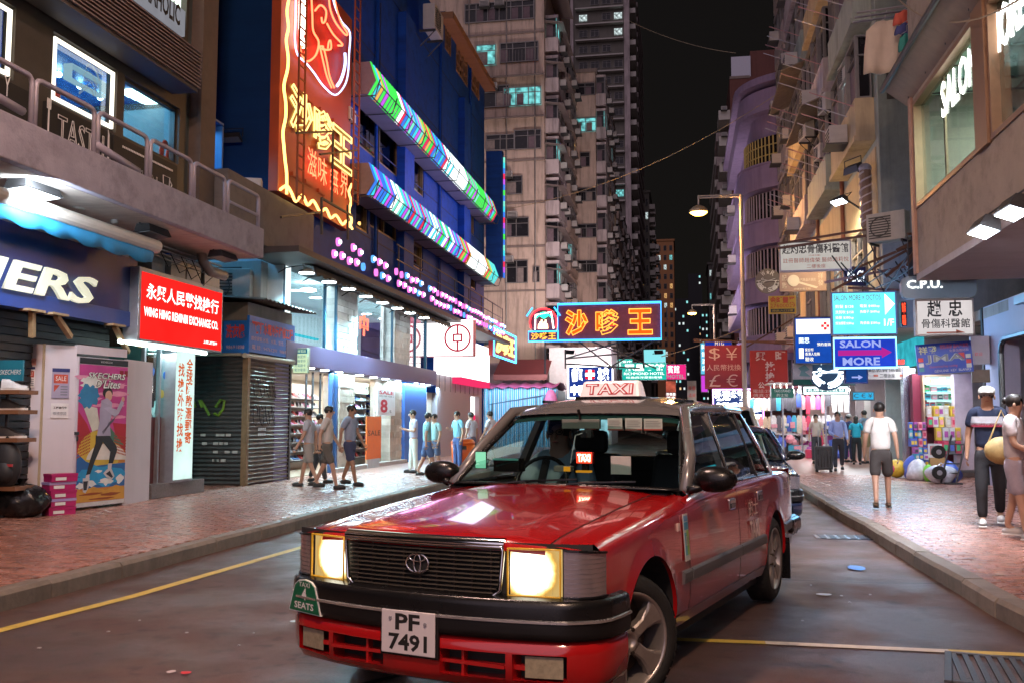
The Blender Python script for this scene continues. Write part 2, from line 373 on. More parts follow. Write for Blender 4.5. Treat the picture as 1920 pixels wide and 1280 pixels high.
def scrap(u,v,w,h,colr,label,z=0.0):
 x,y=onG(u,v,z);m=MB();n=9
 vs=[(w*cos(2*pi*i/n)*RND.uniform(.7,1),h*sin(2*pi*i/n)*RND.uniform(.7,1),.002+RND.uniform(0,.004))for i in range(n)]
 m.add([(0,0,.006)]+vs,[(0,1+i,1+(i+1)%n)for i in range(n)])
 o=m.build('litter_scrap',pm('scrap_%.2f_%.2f_%.2f'%colr,colr,.4,var=.2));o.location=(x,y,z);MW[o.name]=Matrix.Translation((x,y,z))
 tag(o,label,'litter','scraps of litter')
scrap(1606,1064,.10,.16,(.03,.16,.6),'blue flattened scrap lying on the road right of the taxi')
scrap(1545,1114,.07,.06,(.6,.66,.8),'pale scrap on the road between taxi rear wheel and kerb')
scrap(348,1261,.035,.035,(.6,.02,.03),'small red scrap on the road at lower left')
scrap(322,1259,.03,.03,(.6,.5,.5),'pale pink scrap beside the red one on the road')
scrap(552,1164,.04,.04,(.45,.6,.65),'pale blue scrap on the road left of the taxi bumper')
scrap(1776,971,.06,.05,(.7,.65,.6),'white scrap on the right pavement near the kerb',PH)
scrap(1875,1076,.05,.03,(.7,.65,.6),'pale scrap on the right pavement at the right edge',PH)
for k in range(12):
 u,v=RND.choice([(RND.uniform(20,520),RND.uniform(1150,1270)),(RND.uniform(1330,1850),RND.uniform(1050,1190))])
 x,y=onG(u,v);s=RND.uniform(.004,.010)
 if k==0:fl=MB()
 fl.box(x-s,x+s,y-s,y+s,-.004,.001)
fl.build('road_litter',pm('speck',(.5,.5,.52),.5),kind='stuff')
# ========================== left side: restaurant building
concrete=pm('concrete_grey',(.33,.31,.38),.75,var=.2,scale=3,bump=.3,bscale=40,stain=.6)
darkwall=pm('dark_panel',(.055,.048,.038),.5,var=.25,scale=3,bump=.1,stain=.4)
darkframe=pm('dark_frame',(.035,.032,.028),.4,.3,var=.15)
steel=pm('grey_steel',(.35,.35,.4),.45,.55,var=.15,scale=10)
dsteel=pm('dark_steel',(.05,.05,.055),.5,.5,var=.2,scale=10)
white_p=pm('white_board',(.68,.62,.66),.6,var=.06,scale=3,bump=.05)
pane=glass('window_pane',(.86,.95,.97));dpane=glass('dark_pane',(.3,.34,.36))
ledw=em('led_strip_white',(1,.93,.78),1.6);black=pm('black_matt',(.012,.012,.012),.6,var=.1)
txtw=pm('letter_white',(.75,.75,.75),.5,var=.05)
def P2(u0,v0,u1,v1,z=0.0,f=pl):
 a,b=f(u0,v0,z),f(u1,v1,z);return min(a[0],b[0]),min(a[1],b[1]),max(a[0],b[0]),max(a[1],b[1])
BL=thing('restaurant_building','dark fronted building with lit restaurant windows above a concrete balcony','building',M=ML)
w0=pl(100,52);w1=pl(216,130);w1b=pl(216,250)
yb,yt=w1b[1],w1[1]
def X(u,z=0,v=500):return pl(u,v,z)[0]
def Z(u,v,z=0):return pl(u,v,z)[1]
WIN=[(X(-230,0,100),yb,X(27,0,100),yt),(X(98,0,125),yb,X(219,0,185),yt),(X(233,0,190),yb,X(336,0,240),yt)]
ytop2=Z(347,22)
hol=[(a,b,c,d)for a,b,c,d in WIN]+[(X(255,0,30),Z(347,68)+.12,X(349,0,50),13.5)]
m=MB();xv=lambda u:X(u,0,180)
wall_grid(m,3.0,xv(350),4.3,15,hol,0,.18);wall_grid(m,3.0,xv(350),3.0,4.3,[],-.9)
m.box(3,16.6,3,15,-9,-3.2);m.build('wall',darkwall,BL)
m=MB();m.box(xv(350),xv(366),4.3,15,-.4,-.1);m.build('recess',pm('recess_green',(.08,.1,.1),.5),BL)
m=MB();m.box(xv(366),xv(394),4.3,15,-3,.12);m.build('pillar',pm('pillar_brown',(.11,.08,.065),.7,var=.2,stain=.3),BL)
teal=pm('restaurant_blue',(.01,.10,.30),.5,var=.3,scale=2);tealw=pm('white_tiles',(.6,.75,.74),.25,var=.06,scale=8)
for i,(a,b,c,d)in enumerate(WIN):
 fr=MB();frame_box(fr,a,b,c,d,.05,-.14,-.06);f=fr.build('window',darkframe,BL)
 MB().box(a+.05,c-.05,b+.05,d-.05,-.105,-.10).build('pane',pane,f)
 if i<2:
  t=MB();frame_box(t,a+.05,b+.05,c-.05,d-.05,.045,-.05,-.01);t.build('led_strip',ledw,f)
m=MB();m.box(3,16.4,yb-.3,yb-.25,-3.2,-.2);m.box(3,16.4,yt+.32,yt+.36,-3.2,-.2);m.box(3,16.4,yb-.3,yt+.3,-3.3,-3.2);m.box(16.35,16.4,yb-.25,yt+.3,-3.2,-.2)
m.build('interior',teal,BL)
MB().box(X(285),X(345),yb-.1,yt-.35,-2.4,-2.3).build('tiled_wall',tealw,BL)
bulb=em('cool_bulb',(.55,.9,1),28);panl=em('cool_panel',(.7,1,.95),4)
for u,v in ((110,140),(150,162),(188,183),(259,221),(212,161)):
 gx_,gy_=onG(u,v,yt+.26);MB().ball((gy_,yt+.26,gx_-XL),.05,nu=8,nv=6).build('ceiling_spotlight',bulb,BL)
for k in range(7):
 gx_,gy_=onG(243+k*12,172+k*5.5,yt+.3);MB().box(gy_-.1,gy_+.1,yt+.29,yt+.31,gx_-XL-.2,gx_-XL+.1).build('ceiling_panel',panl,BL)
lamp('restaurant_light','AREA',(XL-1.6,14.6,yt+.2),300,(.16,.6,1),2.4,5,to=(XL-1.5,14.6,0))
gx=P2(122,96,186,190,-.5)
hg=thing('glass_picture','etched clear glass box picture hanging inside the LED framed window','sign',M=ML)
m=MB();m.box(gx[0],gx[2],gx[1]+.05,gx[3]-.2,-.5,-.38);m.build('case',glass('acrylic',(.85,.93,.97),.9),hg)
m=MB();frame_box(m,gx[0]-.01,gx[1]+.04,gx[2]+.01,gx[3]-.19,.012,-.51,-.37);m.build('edge',em('edge_lit',(.45,.65,.75),.6),hg)
ex=em('etched_line',(.55,.6,.65),.45);m=MB();cx,cy=(gx[0]+gx[2])/2,(gx[1]+gx[3])/2
for k in range(5):
 m.tube([(cx+.18*cos(a*.7+k)+.05*k-.1,cy+.12*k-.28+.09*sin(a*1.1+k*2),-.36)for a in range(9)],.006,4)
m.build('etching',ex,hg)
redf=pm('red_figure',(.6,.05,.02),.4)
for u,v,lb in ((97,178,'red cut-out figure at the foot of the LED framed window'),(309,288,'red feathery figure at the sill of the tiled window')):
 x,y=pl(u,v,-.2);t=thing('red_figure',lb,'ornament',M=ML);m=MB()
 m.ball((x,y+.16,-.2),.09,.07,.03);m.ball((x-.1,y+.02,-.2),.07,.13,.03);m.ball((x+.11,y,-.2),.08,.12,.03);m.ball((x,y-.1,-.2),.16,.06,.03);m.build('figure',redf,t)
t=thing('restaurant_sign','black restaurant sign band with white lettering and cutlery under the windows','sign',M=ML)
y0,y1=4.45,yb-.06
xb=lambda u:X(u,.07,270)
MB().box(3.2,xb(62),y0,y1,.0,.06).build('panel',black,t);MB().box(xb(86),xb(210),y0,y1,.0,.06).build('panel',black,t);MB().box(xb(214),xb(335),y0,y1,.0,.06).build('panel',black,t)
zt=.066
def cell(u0,u1,va,vb,z=.07):a=pl(u0,va,z);b=pl(u1,vb,z);return a[0],b[1],b[0],a[1]
b1=pl(152,234,.07);b0=pl(152,287,.07);hL=b1[1]-b0[1];yT=b1[1]
text(t,'TASTH',(X(108,.07,255),yT-hL*1.0,X(196,.07,255),yT),txtw,z=zt,outline=.012,space=1.05)
text(t,'Y',(X(4,.07,255),yT-.1,X(16,.07,255),yT+.16),txtw,z=zt)
a=X(90,.07,255);m=MB();m.box(a-.012,a+.012,yT-.45,yT,zt,zt+.006);m.box(a-.04,a+.04,yT,yT+.03,zt,zt+.006)
for k in (-.034,-.011,.011,.034):m.box(a+k-.006,a+k+.006,yT+.03,yT+.14,zt,zt+.006)
m.build('fork',txtw,t)
a=X(210,.07,255)-.08;m=MB();m.prism([(a-.015,yT-.5),(a+.015,yT-.5),(a+.03,yT-.2),(a+.015,yT+.05),(a-.015,yT+.12)],zt,zt+.006);m.build('knife',txtw,t)
text(t,'LEMON',(X(240,.07,255),yT-.5,X(298,.07,255),yT-.24),txtw,z=zt,outline=.008)
m=MB()
for k in range(34):m.bc((X(232,.07,255)+k*(X(328,.07,255)-X(232,.07,255))/34,yT-.02,zt),(.022,.03,.008))
m.build('dotted_line',txtw,t,kind='stuff')
a=X(315,.07,255);m=MB();m.tube([(a-.1,yT-.16,zt),(a+.1,yT-.16,zt),(a+.07,yT-.5,zt),(a-.07,yT-.5,zt)],.008,4,True);m.tube([(a+.1,yT-.2,zt),(a+.17,yT-.26,zt),(a+.08,yT-.4,zt)],.008,4);m.build('cup',txtw,t)
zc=.55;xr=X(377,zc,135);yc0,yc1=Z(377,170,zc),Z(377,97,zc)
cl=thing('ribbed_cladding','grey brown ribbed metal fascia projecting over the restaurant windows','cladding',M=ML)
MB().box(2.5,xr,yc0-.04,yc1+.02,.05,zc-.05).build('carcass',pm('cladding_back',(.07,.055,.05),.6),cl)
n=11;hh=(yc1-yc0)/n;ribm=pm('cladding_rib',(.24,.18,.17),.5,.2,var=.12,scale=4)
for k in range(n):
 MB().box(2.5,xr+.01,yc0+k*hh+.02,yc0+(k+1)*hh-.018,zc-.05,zc).build('slat',ribm,cl)
a=P2(265,0,347,68,.1)
t=thing('salon_fascia_sign','pale grey sign with black lettering above the ribbed fascia','sign',M=ML)
yk0=Z(347,70,.1);yk1=Z(347,22,.1)
MB().box(X(225,.1,30),X(347,.1,50),yk0,yk1,.04,.1).build('panel',em('sign_pale',(.5,.5,.56),.33,var=.1),t)
text(t,'KAMAHOLIC',(X(246,.11,20),yk0+.10,X(338,.11,40),yk0+.46),black,z=.108,bold=.03)
MB().box(X(255,0,20),X(349,0,20),Z(347,20),13.5,-.12,-.1).build('upper_window',em('upper_lit',(.8,.95,.8),1.6),BL)
zs=1.05;xe=X(494,zs);sb,st=Z(250,390,zs),Z(250,318,zs)
xe2=X(505,zs)
B=thing('concrete_balcony','long stained concrete balcony slab running along the restaurant front','balcony',M=ML)
MB().box(2.0,xe,sb,st,zs-.12,zs).build('parapet',concrete,B,bevel=.015)
MB().box(2.0,xe,sb,sb+.14,-.3,zs-.12).build('soffit',pm('soffit_cream',(.42,.36,.33),.7,var=.2,stain=.5),B)
MB().box(xe-.12,xe,sb+.14,st,-.2,zs-.12).build('return_wall',concrete,B)
railm=pm('rail_paint',(.36,.33,.4),.45,.2,var=.1)
def hoop(u0,u1,lower=False):
 z=zs-.06;a,b=X(u0,z),X(u1,z);h=.56;r=.09
 pts=[(a,st-.02,z),(a,st+h-r,z)]+[(a+r-r*cos(t),st+h-r+r*sin(t),z)for t in (.5,1.0,1.57)]+[(b-r+r*sin(t),st+h-r+r*cos(t),z)for t in (0,.5,1.0)]+[(b,st+h-r,z),(b,st-.02,z)]
 return MB().tube(pts,.032,8).build('rail_hoop',railm,B,smooth=True)
for u0,u1 in ((-120,46),(53,167),(174,269),(275,354),(359,418),(424,482)):hoop(u0,u1)
MB().tube([(X(428,zs-.06),st+.22,zs-.06),(X(480,zs-.06),st+.22,zs-.06)],.025,8).build('rail',railm,B)
MB().tube([(X(176,zs+.0),st+.12,zs-.04),(X(258,zs),st+.02,zs-.04)],.05,8).build('banner_roll',railm,B,smooth=True)
MB().tube([(X(-60,zs+.0),st+.16,zs-.04),(X(36,zs),st+.1,zs-.04)],.05,8).build('banner_roll',railm,B,smooth=True)
lampglass=em('flood_glass',(.85,.95,1),3)
def floodlight(M,label,lit,group='floodlights under the balcony',s=1.0,glassm=None):
 t=thing('floodlight',label,'floodlight',group=group,M=M)
 m=MB();m.add([(-.3*s,0,0),(.3*s,0,0),(.3*s,.26*s,0),(-.3*s,.26*s,0),(-.24*s,.04*s,.16*s),(.24*s,.04*s,.16*s),(.24*s,.2*s,.2*s),(-.24*s,.2*s,.2*s)],[(4,5,6,7),(0,1,5,4),(1,2,6,5),(2,3,7,6),(3,0,4,7)])
 m.build('housing',dsteel,t)
 MB().box(-.27*s,.27*s,.02*s,.24*s,-.012,-.002).build('lamp_glass',(glassm or lampglass)if lit else pm('unlit_glass',(.15,.15,.16),.2),t)
 m=MB();m.tube([(-.32*s,.13*s,.1*s),(-.32*s,.2*s,.34*s),(.32*s,.2*s,.34*s),(.32*s,.13*s,.1*s)],.014*s,6);m.build('bracket',dsteel,t)
 return t
def at_left(u,v,z):x,y=pl(u,v,z);return Vector((XL+z,x,y))
for i,(u,v,lb,lit)in enumerate(((85,352,'large lit floodlight hanging under the balcony above the awning',True),(302,432,'dark floodlight under the balcony, middle of three',False),(432,478,'small dark floodlight near the far end of the balcony',False))):
 p=at_left(u,v,.75);rot=Matrix.Rotation(R(90),4,'Z')@Matrix.Rotation(R(-6),4,'X')
 floodlight(Matrix.Translation(p-Vector((0,0,.05)))@rot,lb,lit,s=1.15 if i==0 else 1.0)
lamp('flood_light','AREA',at_left(75,352,.95)-Vector((0,0,.1)),45,(.75,.9,1),.5,.2,to=at_left(60,470,.0))
pip=pm('galv_pipe',(.3,.28,.27),.5,.5,var=.2)
t=thing('waste_pipe','grey elbowed waste pipe under the balcony soffit','pipe',M=ML)
def plv(u,v,z):x,y=pl(u,v,z);return (x,y,z)
MB().tube([plv(140,383,.35),plv(190,390,.35),plv(208,388,.35),plv(216,398,.35),plv(214,420,.35)],.06,8).build('pipe',pip,t,smooth=True)
MB().tube([plv(375,458,.2),plv(380,490,.2),plv(395,510,.25),plv(422,518,.35)],.085,10).build('elbow',pip,t,smooth=True)
t=thing('conduit_run','bundle of thin conduits and loose cables along the soffit','cable',M=ML)
for k in range(4):MB().tube([plv(285,455+7*k,.15),plv(330,470+8*k,.15),plv(415,500+7*k,.12)],.016,5).build('conduit',pip,t)
for k in range(4):MB().tube([plv(300+20*k,470+6*k,.2),plv(315+22*k,500+12*k,.25),plv(345+20*k,490+8*k,.2)],.008,4).build('cable',black,t)
t=thing('duct_bank','grey ducts and vent boxes in the gap above the red exchange sign','duct',M=ML)
for u0,u1 in ((285,310),(312,340),(345,372),(376,405)):MB().box(X(u0,-.2),X(u1,-.2),3.65,4.1,-.5,-.15+RND.uniform(-.05,.05)).build('duct',pip,t,bevel=.01)
G=thing('closed_shop','closed shop front with a dark shutter behind wooden props','shop',M=ML)
shut=pm('shutter_dark',(.06,.06,.065),.5,.4,var=.25,scale=5,stain=.3)
yz0,yz1=Z(0,572,.1),Z(0,412,.1)
xs1=X(258,.1)
for k in range(26):MB().box(3,xs1,.15+k*.1,.15+k*.1+.085,-.36,-.33+.004*(k%2)).build('slat',shut,G)
MB().box(3,xs1,0,yz1+.6,-.7,-.4).build('back_wall',darkwall,G)
MB().box(3,xs1,yz1,sb,-.4,-.05).build('head_wall',pm('head_lilac',(.3,.28,.33),.6,stain=.3),G)
bluef=pm('sign_blue',(.012,.03,.17),.16,var=.3,scale=1.5,coat=.6)
t=thing('shoe_shop_sign','glossy dark blue fascia with pale raised letters of a shoe shop','sign',M=ML)
MB().box(2.5,xs1,yz0+.22,yz1,-.1,.1).build('fascia',bluef,t)
MB().box(2.5,xs1,yz0,yz0+.22,-.1,.12).build('lower_band',pm('sign_blue_lit',(.02,.06,.3),.4),t)  # brighter blue strip along the fascia's lower edge
letc=pm('letter_cream',(.75,.76,.62),.4,var=.08,emit=(.8,.82,.62),estr=.42)
ya_,yb_=Z(180,575,.16),Z(180,523,.16)
text(t,'SKECHERS',(6.7,ya_,X(184,.16),yb_),letc,z=.15,bold=.022,shear=.22,ext=.02)
t=thing('rolled_awning','rolled up awning with a scalloped bright blue valance','awning',M=ML)
za=.55;ra=plv(282,466,za);yA=ra[1]
MB().cyl((2,yA+.03,za+.06),(ra[0]+.06,yA+.03,za+.06),.10,n=14).build('roller',pm('roller_cream',(.62,.55,.5),.4,var=.1),t,smooth=False)
m=MB();N=120;rows=[[],[],[]]
for k in range(N+1):
 x=3+(ra[0]-.05-3)*k/N;wv=.010*sin(k*1.3);d=.21+.055*abs(sin(k*.42))
 rows[0].append((x,yA-.02,za+.08));rows[1].append((x,yA-d*.5,za+.09+wv*.5));rows[2].append((x,yA-d,za+.07+wv))
m.grid(rows);m.build('valance',pm('awning_blue',(.03,.3,.62),.65,var=.2,scale=2),t,smooth=True,solid=.004)
for u in (262,60):MB().tube([plv(u,440 if u>200 else 380,.1),plv(u+12,452 if u>200 else 390,za)],.02,6).build('arm',dsteel,t)
wood=pm('raw_timber',(.45,.32,.18),.7,var=.2,scale=14,stretch=(1,1,.1))
for i,(a,b,lb)in enumerate((((60,585),(60,632),'upright raw timber prop under the blue fascia'),((105,592),(132,632),'slanting raw timber prop beside the upright one'),((215,612),(240,660),'slanting raw timber prop nearest the red sign'),((262,590),(264,650),'raw timber post at the corner below the red sign'))):
 t=thing('timber_prop',lb,'timber',M=ML,group='timber props');p,q_=plv(*a,.12),plv(*b,.06)
 m=MB();m.cyl(p,q_,.045,n=4);m.build('post',wood,t)
 MB().box(p[0]-.16,p[0]+.16,p[1],p[1]+.03,.05,.2).build('cap',wood,t)
hm=pm('hoarding_white',(.62,.56,.62),.62,var=.06,scale=2,stain=.12);edge_w=pm('ply_edge',(.5,.38,.25),.7)
H=thing('hoarding','white plywood hoarding boxed out on the pavement round the refit','hoarding')
c1=onG(70,961,PH);cs=onG(20,962,PH);d0=onG(133,957,PH);d1=onG(229,946,PH);d2=onG(279,937,PH)
top=CH+(HZ-628)/1806*c1[1]
def wallseg(mb,a,b,z0,z1,th=.04):
 a,b=Vector((*a,0)),Vector((*b,0));d=(b-a).normalized();n=Vector((-d.y,d.x,0))*th
 p=[a,b,b+n,a+n];mb.add([(q.x,q.y,z)for z in (z0,z1)for q in p],[(3,2,1,0),(4,5,6,7)]+[(i,(i+1)%4,4+(i+1)%4,4+i)for i in range(4)])
m=MB();wallseg(m,cs,c1,PH,top);m.build('side_panel',hm,H)
m=MB();wallseg(m,c1,d0,PH,top);m.build('front_panel',hm,H)
m=MB();wallseg(m,d1,d2,PH,top-.12);m.build('front_panel',hm,H)
m=MB();m.box(c1[0]-.01,c1[0]+.015,c1[1]-.012,c1[1]+.012,PH,top+.005);m.build('corner_bead',edge_w,H)
m=MB();wallseg(m,d0,d1,top-.1,top+.02);m.build('head_panel',hm,H)
m=MB();m.box(-10,-9.4,c1[1]-.2,d2[1],top+.0,top+.02);m.build('cover',hm,H)
o=Vector((d2[0],d2[1],0));m=MB();x_,y_=onG(268,928,PH);m.box(d2[0]-.02,d2[0]+.012,d2[1]-.32,d2[1]-.2,PH+.12,PH+.22);m.build('socket',pm('socket_white',(.7,.68,.66),.4),H)
U=Vector((d1[0]-d0[0],d1[1]-d0[1],0));LW=U.length;Md=basis((d0[0]+.02,d0[1],PH+.04),U)
D=thing('poster_door','hoarding door covered by a colourful poster of a leaping runner','poster',M=Md);ph=top-PH-.18
MB().box(0,LW,0,ph,-.04,.012).build('door_leaf',hm,D)
def colr(n,c,s=.05):return pm('print_'+n,c,.5,var=.22,scale=4)
Z0=.016
def blob(name,c,pts,z,par=D,sc=(1,1)):
 m=MB();m.add([(x*LW,y*ph,Z0+z)for x,y in pts],[tuple(range(len(pts)))]);return m.build(name,colr(name,c),par)
def blobs(name,c,lst,z):
 m=MB()
 for pts in lst:m.add([(x*LW,y*ph,Z0+z)for x,y in pts],[tuple(range(len(pts)))])
 return m.build(name,colr(name,c),D)
def circ(cx,cy,rx,ry,n=24,a0=0,a1=2*pi,jag=0):return [(cx+rx*cos(a0+(a1-a0)*i/n)*(1+RND.uniform(-jag,jag)),cy+ry*sin(a0+(a1-a0)*i/n)*(1+RND.uniform(-jag,jag)))for i in range(n)]
blob('magenta_sky',(.5,.05,.25),[(0.02,.02),(.98,.02),(.98,.95),(.02,.95)],0)
blobs('pink_cloud',(.75,.3,.45),[circ(.3,.86,.35,.02,jag=.2),circ(.7,.76,.3,.018,jag=.2),circ(.62,.68,.32,.015,jag=.2),circ(.25,.72,.2,.02,jag=.2),circ(.8,.6,.18,.012,jag=.2),circ(.75,.82,.22,.02,jag=.3)],.001)
blob('orange_field',(.55,.22,.03),[(.02,.05),(.98,.05),(.98,.42),(.55,.5),(.02,.34)],.002)
blob('red_hill',(.4,.015,.03),[(.02,.64),(.2,.55),(.35,.42),(.02,.33)],.003)
blob('red_hill_far',(.4,.015,.03),[(.98,.55),(.7,.56),(.8,.42),(.98,.36)],.003)
blob('pale_wedge',(.6,.6,.52),[(.1,.68),(.38,.66),(.45,.52),(.3,.5)],.004)
blob('blue_splash',(.03,.2,.4),circ(.2,.74,.19,.075,26,jag=.25),.005)
blob('white_splash',(.7,.72,.7),circ(.25,.83,.2,.04,26,jag=.3),.0045)
blob('green_wedge',(.06,.16,.1),[(.6,.55),(.95,.4),(.8,.41),(.62,.46)],.005)
blob('yellow_ball',(.6,.42,.05),circ(.45,.35,.42,.16,30),.0035)
blob('white_ball',(.72,.7,.66),circ(.6,.3,.4,.12,30,0,pi),.0055)
blob('sea_dark',(.02,.12,.36),[(.02,.36),(.2,.3),(.4,.27),(.98,.28),(.98,.12),(.02,.12)],.006)
blob('sea_mid',(.02,.3,.6),circ(.5,.2,.46,.07,30,jag=.2),.0065)
blobs('foam',(.7,.75,.78),[circ(.1,.14,.07,.02,14,jag=.3),circ(.3,.15,.1,.02,14,jag=.4),circ(.62,.16,.14,.025,18,jag=.4),circ(.88,.17,.07,.03,14,jag=.3),circ(.45,.23,.06,.01,10,jag=.4)],.007)
blob('sand',(.6,.3,.04),[(.02,.03),(.98,.03),(.98,.11),(.8,.13),(.6,.1),(.35,.13),(.15,.1),(.02,.13)],.0075)
blobs('sand_mark',(.28,.06,.01),[circ(.3,.08,.2,.008,12,jag=.3),circ(.7,.07,.2,.01,12,jag=.3),circ(.55,.045,.25,.006,12,jag=.3)],.008)
blob('black_header',(.02,.02,.025),[(0.02,.955),(.98,.955),(.98,.995),(.02,.995)],.002)
blob('foot_strip',(.6,.58,.6),[(0.02,.0),(.98,.0),(.98,.028),(.02,.028)],.009)
m=MB()
for i in range(9):
 for j in range(7):
  for sx in (0,1):
   x=.03+.028*i+.72*sx;y=.33+.02*j+.008*(i if sx==0 else 9-i)*(.6 if sx==0 else .4);m.bc((x*LW,y*ph,Z0+.0062),(.018,.022,.001))
m.build('halftone',colr('halftone',(.4,.05,.02)),D)
blob('hair',(.02,.014,.012),circ(.57,.765,.1,.036,18),.012)
blob('face',(.6,.35,.26),circ(.59,.745,.07,.036,18),.0125)
blob('hood',(.4,.36,.5),[(.44,.71),(.56,.73),(.66,.70),(.66,.64),(.45,.64)],.013)
blob('jacket',(.36,.33,.46),[(.46,.70),(.62,.68),(.66,.62),(.63,.55),(.66,.47),(.38,.47),(.42,.56),(.42,.65)],.0135)
blob('arm',(.42,.39,.53),[(.5,.66),(.72,.6),(.8,.62),(.91,.70),(.85,.72),(.76,.65),(.6,.67)],.014)
blob('fist',(.6,.35,.26),circ(.885,.725,.035,.018,12),.0145)
blob('arm_shade',(.16,.14,.2),[(.48,.5),(.7,.57),(.74,.6),(.6,.56),(.5,.48)],.0142)
blob('legging_back',(.018,.018,.02),[(.36,.475),(.52,.475),(.5,.42),(.36,.30),(.28,.215),(.2,.21),(.26,.3),(.36,.42)],.0125)
blob('legging',(.02,.02,.022),[(.44,.475),(.62,.475),(.78,.40),(.8,.37),(.72,.28),(.63,.28),(.66,.36),(.5,.43)],.013)
blobs('sock',(.6,.55,.6),[[(.62,.28),(.7,.28),(.69,.235),(.62,.235)],[(.2,.21),(.27,.215),(.26,.185),(.19,.185)]],.0135)
blobs('shoe',(.55,.55,.57),[[(.53,.215),(.6,.24),(.7,.24),(.76,.19),(.72,.17),(.6,.185)],[(.14,.19),(.27,.19),(.26,.13),(.2,.09),(.15,.1)]],.014)
blobs('shoe_stripe',(.02,.02,.03),[[(.58,.21),(.66,.23),(.73,.185),(.7,.18)],[(.15,.17),(.24,.17),(.22,.11),(.16,.11)]],.0146)
pw=colr('white',(.78,.78,.78));pk=colr('black',(.012,.012,.012))
for bd,mt,z in ((.06,pk,Z0+.015),(.018,pw,Z0+.0165)):
 text(D,'SKECHERS',(.17*LW,.86*ph,.92*LW,.9*ph),mt,z=z,bold=bd,shear=.2)
 text(D,"D'Lites",(.3*LW,.795*ph,.82*LW,.855*ph),mt,z=z,bold=bd,shear=.3)
blobs('chip',(.25,.01,.02),[[(.8,.885),(.88,.885),(.88,.925),(.8,.925)],[(.9,.885),(.97,.885),(.97,.925),(.9,.925)]],.011)
m=MB();m.box(-.03,.02,ph*.48,ph*.5,.012,.05);m.cyl((0,ph*.47,.04),(0,ph*.44,.04),.015);m.build('padlock',dsteel,D)
text(D,'SKECHERS.COM',(.42*LW,.968*ph,.65*LW,.98*ph),pw,z=Z0+.006)
U2=Vector((d0[0]-c1[0],d0[1]-c1[1],0));L2=U2 .length;Mh=basis((c1[0]+.012,c1[1],PH),U2)
U3=Vector((c1[0]-cs[0],c1[1]-cs[1],0));L3=U3 .length;Ms=basis((cs[0],cs[1]-.012,PH),U3)
HH=top-PH
def notice(M,x0,y0,x1,y1,base,label,kind=0):
 t=thing('notice',label,'notice',M=M,group='notices on the hoarding');MB().box(x0,x1,y0,y1,0,.004).build('sheet',base,t)
 w,h=x1-x0,y1-y0
 if kind==1:
  MB().box(x0,x1,y1-h*.12,y1,.004,.006).build('header',pm('navy_print',(.03,.04,.16),.5),t)
  MB().box(x0+w*.1,x1-w*.1,y0+h*.5,y0+h*.8,.004,.006).build('picture',pm('red_print',(.5,.08,.05),.5,var=.5,scale=20),t)
  MB().add([(x0+w*.12,y0+h*.44,.005),(x0+w*.45,y0+h*.44,.005),(x0+w*.12,y0+h*.2,.005)],[(0,1,2)]).build('corner_print',pm('red_print',(0,0,0)),t)
  text(t,'SALE',(x0+w*.2,y0+h*.58,x1-w*.2,y0+h*.74),txtw,z=.008)
  m=MB()
  for k in range(4):m.box(x0+w*.5,x1-w*.1,y0+h*(.1+.09*k),y0+h*(.14+.09*k),.004,.006)
  m.build('text_lines',pm('grey_print',(.2,.2,.25),.5),t)
 elif kind==2:
  text(t,'工程進行中',(x0+w*.12,y0+h*.62,x1-w*.12,y0+h*.78),black,z=.006,bold=.02);text(t,'敬請原諒',(x0+w*.12,y0+h*.2,x1-w*.12,y0+h*.42),pm('grey_print',(.2,.2,.25),.5),z=.006)
 elif kind==3:text(t,'SALE',(x0+w*.1,y0+h*.3,x1-w*.1,y0+h*.7),pm('red_print',(.5,.08,.05)),z=.006)
 return t
lil=pm('paper_lilac',(.36,.32,.45),.5);pap=pm('paper_white',(.72,.68,.7),.6)
notice(Mh,L2*.25,HH*.68,L2*.78,HH*.86,lil,'framed lilac and red notice on the hoarding corner panel',1)
notice(Mh,L2*.25,HH*.56,L2*.78,HH*.65,pap,'white paper notice with Chinese text below the framed notice',2)
notice(Ms,L3*.38,HH*.74,L3*.72,HH*.865,pap,'white and red flyer on the hoarding side panel',1)
notice(Ms,L3*.55,HH*.875,L3*.75,HH*.915,pm('paper_pink',(.7,.3,.25),.5),'small red sticker above the flyer on the hoarding side',3)
notice(Ms,L3*.12,HH*.865,L3*.32,HH*.89,pm('paper_pink',(.7,.3,.25),.5),'faint red sticker left of the flyer on the hoarding side',3)
# ========================== exchange shop, kiosk and the alley
redlit=em('sign_red_lit',(.85,.015,.012),1.0,var=.18,scale=1.2);wlit=em('letter_lit',(1,.93,.88),1.5)
def sx(u0,v0,u1,v1,z):
 a,b=pl(u0,v0,z),pl(u1,v1,z);return a[0],a[1],b[0],b[1]
z=.25
x0,x1=X(262,z),X(420,z);yb0=(Z(262,641,z)+Z(418,659,z))/2;yt0=(Z(262,498,z)+Z(420,545,z))/2
T=thing('exchange_sign','red lit sign box of a money exchange with white Chinese and English letters','sign',M=ML)
MB().box(x0,x1,yb0,yt0,0,z).build('box',steel,T,bevel=.01)
MB().box(x0+.06,x1-.05,yb0+.03,yt0-.07,z+.001,z+.004).build('face',redlit,T)
h,w=yt0-yb0,x1-x0
text(T,'永興人民幣找換行',(x0+w*.07,yb0+h*.58,x1-w*.07,yb0+h*.80),wlit,z=z+.012,bold=.02)
text(T,'WING HING REMINBI EXCHANGE CO.',(x0+w*.05,yb0+h*.34,x1-w*.07,yb0+h*.47),wlit,z=z+.012,bold=.03)
text(T,'上環德輔道中',(x0+w*.74,yb0+h*.1,x1-w*.08,yb0+h*.15),wlit,z=z+.012,bold=.03)
E_=thing('exchange_shop','small money exchange shop with teal lit glass front and grey stone plinth','shop',M=ML)
xa,xb=X(279,.1),X(392,.0)
